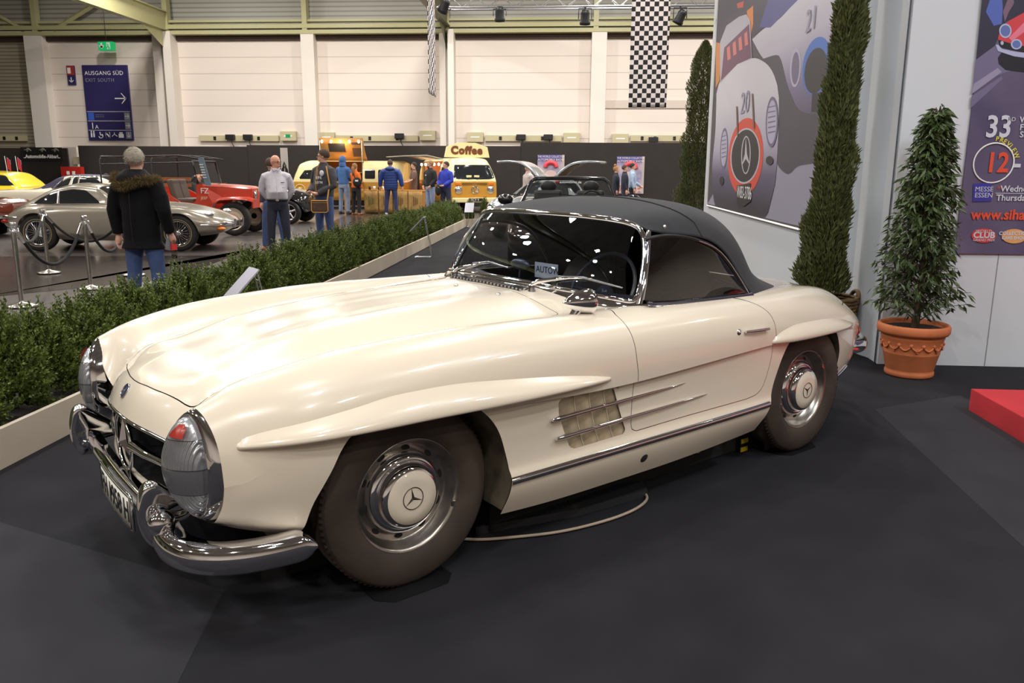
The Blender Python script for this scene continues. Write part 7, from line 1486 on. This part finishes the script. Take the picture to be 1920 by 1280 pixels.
bt = thing('drink_bottle', 'clear soft drink bottle with red label in the hand of the man in the parka', 'bottle', (p[0]+.01+hw.x*k_, 7.66+hw.y*k_, .595)); mb = MB(); mb.lathe([(0, 0), (.026, 0), (.030, .012), (.028, .05), (.030, .10), (.030, .14), (.022, .18), (.012, .20), (.012, .215), (0, .215)], 18); mb.build('glass', glassmat('bottle_clear', (.75, .72, .70), 1.45), bt); mb = MB(); mb.lathe([(.0302, .085), (.0302, .145)], 18); mb.build('label_band', mat('label_red', hexc(206, 50, 46), .5), bt); mb = MB(); mb.lathe([(0, .004), (.024, .004), (.027, .04), (0, .04)], 16); mb.build('drink', mat('cola', (.02, .01, .006), .2), bt); mb = MB(); mb.lathe([(.0135, .205), (.0135, .22), (0, .22)], 14); mb.build('lid', mat('label_red', (0, 0, 0)), bt)
hw = Matrix.Rotation(PI-.06, 3, 'Z') @ Vector((-.24, -.085, .775)); mb = MB(); mb.box((0, 0, 0), (.075, .012, .13), rz=.3, bev=.004); o = mb.build('leaflet', mat('leaflet_grey', hexc(150, 150, 156), .4)); o.location = (p[0]+.01+hw.x*k_, 7.66+hw.y*k_, .735); o.rotation_euler = (.2, .3, .2); tag(o, 'small grey printed card held with the bottle by the man in the parka', 'card')
# bald man in a pale shirt
SHIRT = cloth('shirt_pale', (204, 200, 208), .08, 14, .8, .5, 26); SKP = mat('skin_pink', hexc(212, 150, 124), .45)
p = atY(514, 300, 13.6); t, tp, hp = person('bald man in pale striped shirt and dark jeans, hands behind back', p[0], 13.65, .35, 1.70, SHIRT, JEAND, SHD, None, {1: ((.255, .10, 1.14), (.12, .20, .93), (-1, .1, -.3)), -1: ((-.255, .10, 1.14), (-.10, .21, .94), (1, .1, -.3))}, head=.75, belly=.13, build=1.06, hem=.98, vox=.011, skin=SKP, glasses=True, nod=.1)
mb = MB(); mb.tube([(.16*1.06*1.06*math.cos(a), -.01+.163*math.sin(a)*(1.05 if math.sin(a) < 0 else .85), .985) for a in np.linspace(0, 2*PI, 36, endpoint=False)], .018, 6, closed=True, flat=.5); be = mb.build('belt', BLACK, t); mb = MB(); mb.box((0, -.186, .985), (.05, .012, .04)); mb.build('buckle', STEEL, be)
mb = MB(); mb.tube([(.0, -.15, 1.50), (0, -.235, 1.12), (0, -.20, 1.0)], .003, 5); mb.tube([(-.075, -.06, 1.535), (-.03, -.10, 1.475), (0, -.085, 1.50), (.03, -.10, 1.475), (.075, -.06, 1.535)], .012, 6); mb.build('collar', SHIRT, tp); mb = MB(); mb.box((.10, -.165, 1.28), (.06, .01, .012), rz=.2); mb.box((.10, -.170, 1.20), (.11, .004, .003), rz=.2); mb.build('pocket_pen', BLACK, tp)
# man half hidden behind him
p = atY(504, 310, 14.6); person('man mostly hidden behind the bald man, orange brown shoe showing', p[0], 14.7, .1, 1.66, cloth('knit_dark', (56, 56, 70)), JEAN, SHB, BH, None, head=PI*.85, build=.82, legs=.2, vox=.016, face=False)
# man in the grey zip jacket with satchel
GJ = cloth('jacket_grey', (66, 64, 68), .2, 8, .85, .4, 30)
p = atY(600, 300, 14.9); t, tp, hp = person('man in dark grey printed jacket with brown satchel, glasses, profile to left', p[0]+.02, 15.0, -.5, 1.83, GJ, JEAN, SHD, BH, {1: ((.27, -.02, 1.12), (.05, -.22, .98), (-1, -.3, .05)), -1: ((-.27, .02, 1.13), (-.15, -.22, 1.0), (.7, -.4, 0))}, head=-.95, belly=.07, build=1.06, hem=.92, vox=.011, glasses=True)
mb = MB(); P = [(.0, -.185, 1.0), (.0, -.195, 1.2), (.0, -.145, 1.42), (.03, -.09, 1.53)]; mb.tube(P, .008, 6); mb.tube([(.03, -.185, 1.12), (.03, -.16, 1.40)], .006, 5); mb.build('zip_edge', mat('zip_amber', hexc(180, 130, 60), .6), tp)
for s_, zz, hh in (('LIFE', 1.235, .068), ('53TN', 1.155, .060)): text(s_, hh, 'jacket_print', mat('print_pale', hexc(188, 180, 176), .7), tp, (.02, -.222 if zz < 1.2 else -.200, zz), (PI/2-.06, 0, .28), ext=.006)
mb = MB(); mb.ball((.12, -.155, 1.335), (.05, .02, .05), 12, 8); mb.build('crest_print', MATS['print_pale'], tp); mb = MB(); mb.ball((.275, -.0, 1.22), (.012, .025, .025), 10, 8); mb.box((.265, .0, 1.30), (.012, .08, .03)); mb.build('sleeve_patch', MATS['print_pale'], tp)
sb = thing('shoulder_bag', 'small brown patterned satchel with tan edging worn by the man in grey', 'bag', (p[0]+.02, 14.72, 0), .12); BAGM = mat('bag_brown', hexc(92, 66, 50), .55, var=.45, vscale=60); TAN = mat('bag_tan', hexc(200, 148, 76), .5); mb = MB(); mb.box((0, 0, .80), (.30, .08, .22), bev=.03); mb.build('pouch', BAGM, sb); mb = MB(); mb.tube([(-.145, -.042, .90), (-.15, -.042, .72), (-.12, -.042, .69), (.12, -.042, .69), (.15, -.042, .72), (.145, -.042, .90)], .010, 6); mb.tube([(-.145, -.046, .90), (.145, -.046, .90)], .009, 6); mb.tube([(-.14, -.044, .865), (.14, -.044, .865)], .004, 5); mb.build('edging', TAN, sb); mb = MB(); mb.tube([(.13, .0, .88), (.18, .05, 1.2), (.12, .12, 1.52)], .014, 6, flat=.4); mb.build('strap', TAN, sb)
# customers at the vans
BHD = cloth('hoodie_blue', (78, 120, 180)); p = atY(655, 300, 27.8); t, tp, hp = person('person in light blue hooded top and pale jeans at the van counter', p[0], 27.0+.0, PI-.4, 1.86, BHD, LJEAN, SHD, None, {1: ((.25, -.05, 1.14), (.15, -.22, 1.10), (-.5, -.8, 0)), -1: ((-.25, -.05, 1.14), (-.15, -.22, 1.10), (.5, -.8, 0))}, build=1.1, vox=.016, face=False); mb = MB(); mb.ball((0, .02, 1.66), (.105, .125, .135)); rings(mb, [(0, .02, 1.46, .12, .11), (0, .03, 1.56, .10, .11)]); solid(mb, 'hood', BHD, t, .016, 4)
ORJ = cloth('jacket_orange', (232, 112, 36)); p = atY(669, 315, 26.8); t, tp, hp = person('woman in orange jacket with long ponytail and black shoulder bag', p[0], 26.6, PI-.5, 1.66, ORJ, BLKC, SHB, BLH, {1: ((.22, -.08, 1.16), (.1, -.22, 1.15), (-.5, -.8, 0))}, build=.92, vox=.016, face=False, hairlen=.6)
q = (p[0]+.10, 26.42, .93); bgp = thing('shoulder_bag', 'black shoulder bag on the back of the woman in orange', 'bag', q); mb = MB(); mb.ball((0, 0, .12), (.15, .07, .16)); mb.build('sack', BLKC, bgp); mb = MB(); mb.tube([(-.06, 0, .22), (-.16, .08, .50), (-.14, .16, .56)], .012, 6); mb.build('strap', BLKC, bgp); mb = MB(); mb.box((0, -.072, .17), (.10, .01, .05)); mb.build('print', WHITE, bgp)
PUF = cloth('puffer_blue', (34, 62, 130), .15, 6, .5, .5, 9); p = atY(733, 305, 26.8); t, tp, hp = person('man in blue quilted puffer jacket and jeans seen from behind', p[0], 26.7, PI, 1.78, PUF, cloth('denim_mid', (44, 50, 90)), SHW, BH, {1: ((.33, .0, 1.14), (.36, -.04, .90), (.1, -.1, -1)), -1: ((-.33, .0, 1.14), (-.36, -.04, .90), (-.1, -.1, -1))}, build=1.35, hem=.86, legs=.16, vox=.016, face=False)
mb = MB()
for zz in np.linspace(.95, 1.36, 6): mb.tube([(.243*math.cos(a), .005+.155*math.sin(a), zz) for a in np.linspace(0, 2*PI, 30, endpoint=False)], .007, 5, closed=True)
mb.build('quilt_seam', mat('puffer_dark', hexc(22, 40, 96), .6), tp); mb = MB(); mb.ball((0, .10, 1.47), (.15, .07, .07)); mb.build('hood', PUF, tp)
p = atY(770, 320, 28.0); person('server in brown t-shirt and apron behind the coffee counter', p[0], 28.5, PI*.62+PI, 1.72, cloth('tee_brown', (104, 78, 66)), cloth('trouser_brown', (104, 74, 56)), SHD, DH, {1: ((.24, -.06, 1.16), (.2, -.26, 1.06), (0, -1, 0)), -1: ((-.24, -.06, 1.16), (-.2, -.26, 1.06), (0, -1, 0))}, vox=.016, face=False, sleeve=.5)
p = atY(806, 305, 26.2); t, tp, hp = person('bearded man in black hooded top and light jeans by the coffee counter', p[0], 26.2, -.75, 1.76, BLKC, LJEAN, SHW, BLH, {1: ((.25, .02, 1.14), (.18, -.14, .95), (-.5, -.4, -1)), -1: ((-.25, .02, 1.14), (-.2, -.12, .95), (.5, -.4, -1))}, head=-.5, build=1.12, vox=.016); text('247', .05, 'chest_print', WHITE, tp, (-.05, -.165, 1.27), (PI/2, 0, 0), ext=.004); mb = MB(); mb.ball(hp(0, -.05, -.012), (.05, .045, .035), 12, 8); mb.build('beard', BH, t)
p = atY(832, 310, 26.0); t, tp, hp = person('man in bright blue fleece with dark coat over his arm', p[0]+.10, 25.75, -.55, 1.72, cloth('fleece_blue', (42, 56, 168)), NVY, SHD, DH, {1: ((.26, -.02, 1.14), (.08, -.22, 1.0), (-.9, -.3, -.2)), -1: ((-.26, -.02, 1.14), (-.16, -.20, .98), (.6, -.4, -.4))}, head=-.4, build=1.12, vox=.016); mb = MB(); mb.ball((-.14, -.22, .86), (.12, .07, .18)); mb.tube([(-.14, -.22, 1.0), (.02, -.22, 1.0)], .045, 8); mb.build('folded_coat', BLKC, t)
# by the wing door coupe and along the far partition
p = atY(990, 318, 22.6); person('man in pale hooded top behind the raised left wing door', p[0], 22.6, -1.0, 1.66, cloth('hoodie_pale', (206, 190, 186)), NVY, SHD, BH, None, head=-.3, vox=.016)
p = atY(1156, 320, 27.5); person('woman with blond hair bun in dark coat walking by the show poster', p[0], 27.5, PI/2-.1, 1.62, cloth('coat_navy', (34, 36, 52)), JEAND, SHD, BLH, None, head=.2, build=.95, vox=.016, hairlen=-.5)
p = atY(1172, 318, 27.2); person('bearded man in dark navy jacket between woman and man in pale blue', p[0], 27.1, PI/2, 1.66, cloth('coat_dark', (28, 32, 52)), JEAND, SHD, BH, None, vox=.016)
p = atY(1184, 316, 27.9); person('man in pale blue shirt walking right, third of the walkers', p[0]+.05, 27.9, PI/2, 1.72, cloth('shirt_blue', (160, 180, 206)), JEAND, SHD, DH, {1: ((.24, -.05, 1.14), (.25, -.30, .98), (0, -.8, -.5))}, vox=.016)
# seated visitors far behind
p = atY(367, 345, 20.6); person('person with both hands on head seen beyond the seat of the red off-road car', p[0], 20.8, 0, 1.30, cloth('jacket_charcoal', (52, 52, 56)), NVY, SHD, None, {1: ((.36, .0, 1.50), (.14, .03, 1.72), (-1, 0, .2)), -1: ((-.36, .0, 1.50), (-.14, .03, 1.72), (1, 0, .2))}, vox=.016, skin=SKP)
p = atY(192, 345, 24.2); person('person with short dark hair behind the ivory coupe, only the head showing', p[0], 24.4, -.9, 1.30, BLKC, NVY, SHD, DH, None, vox=.016)
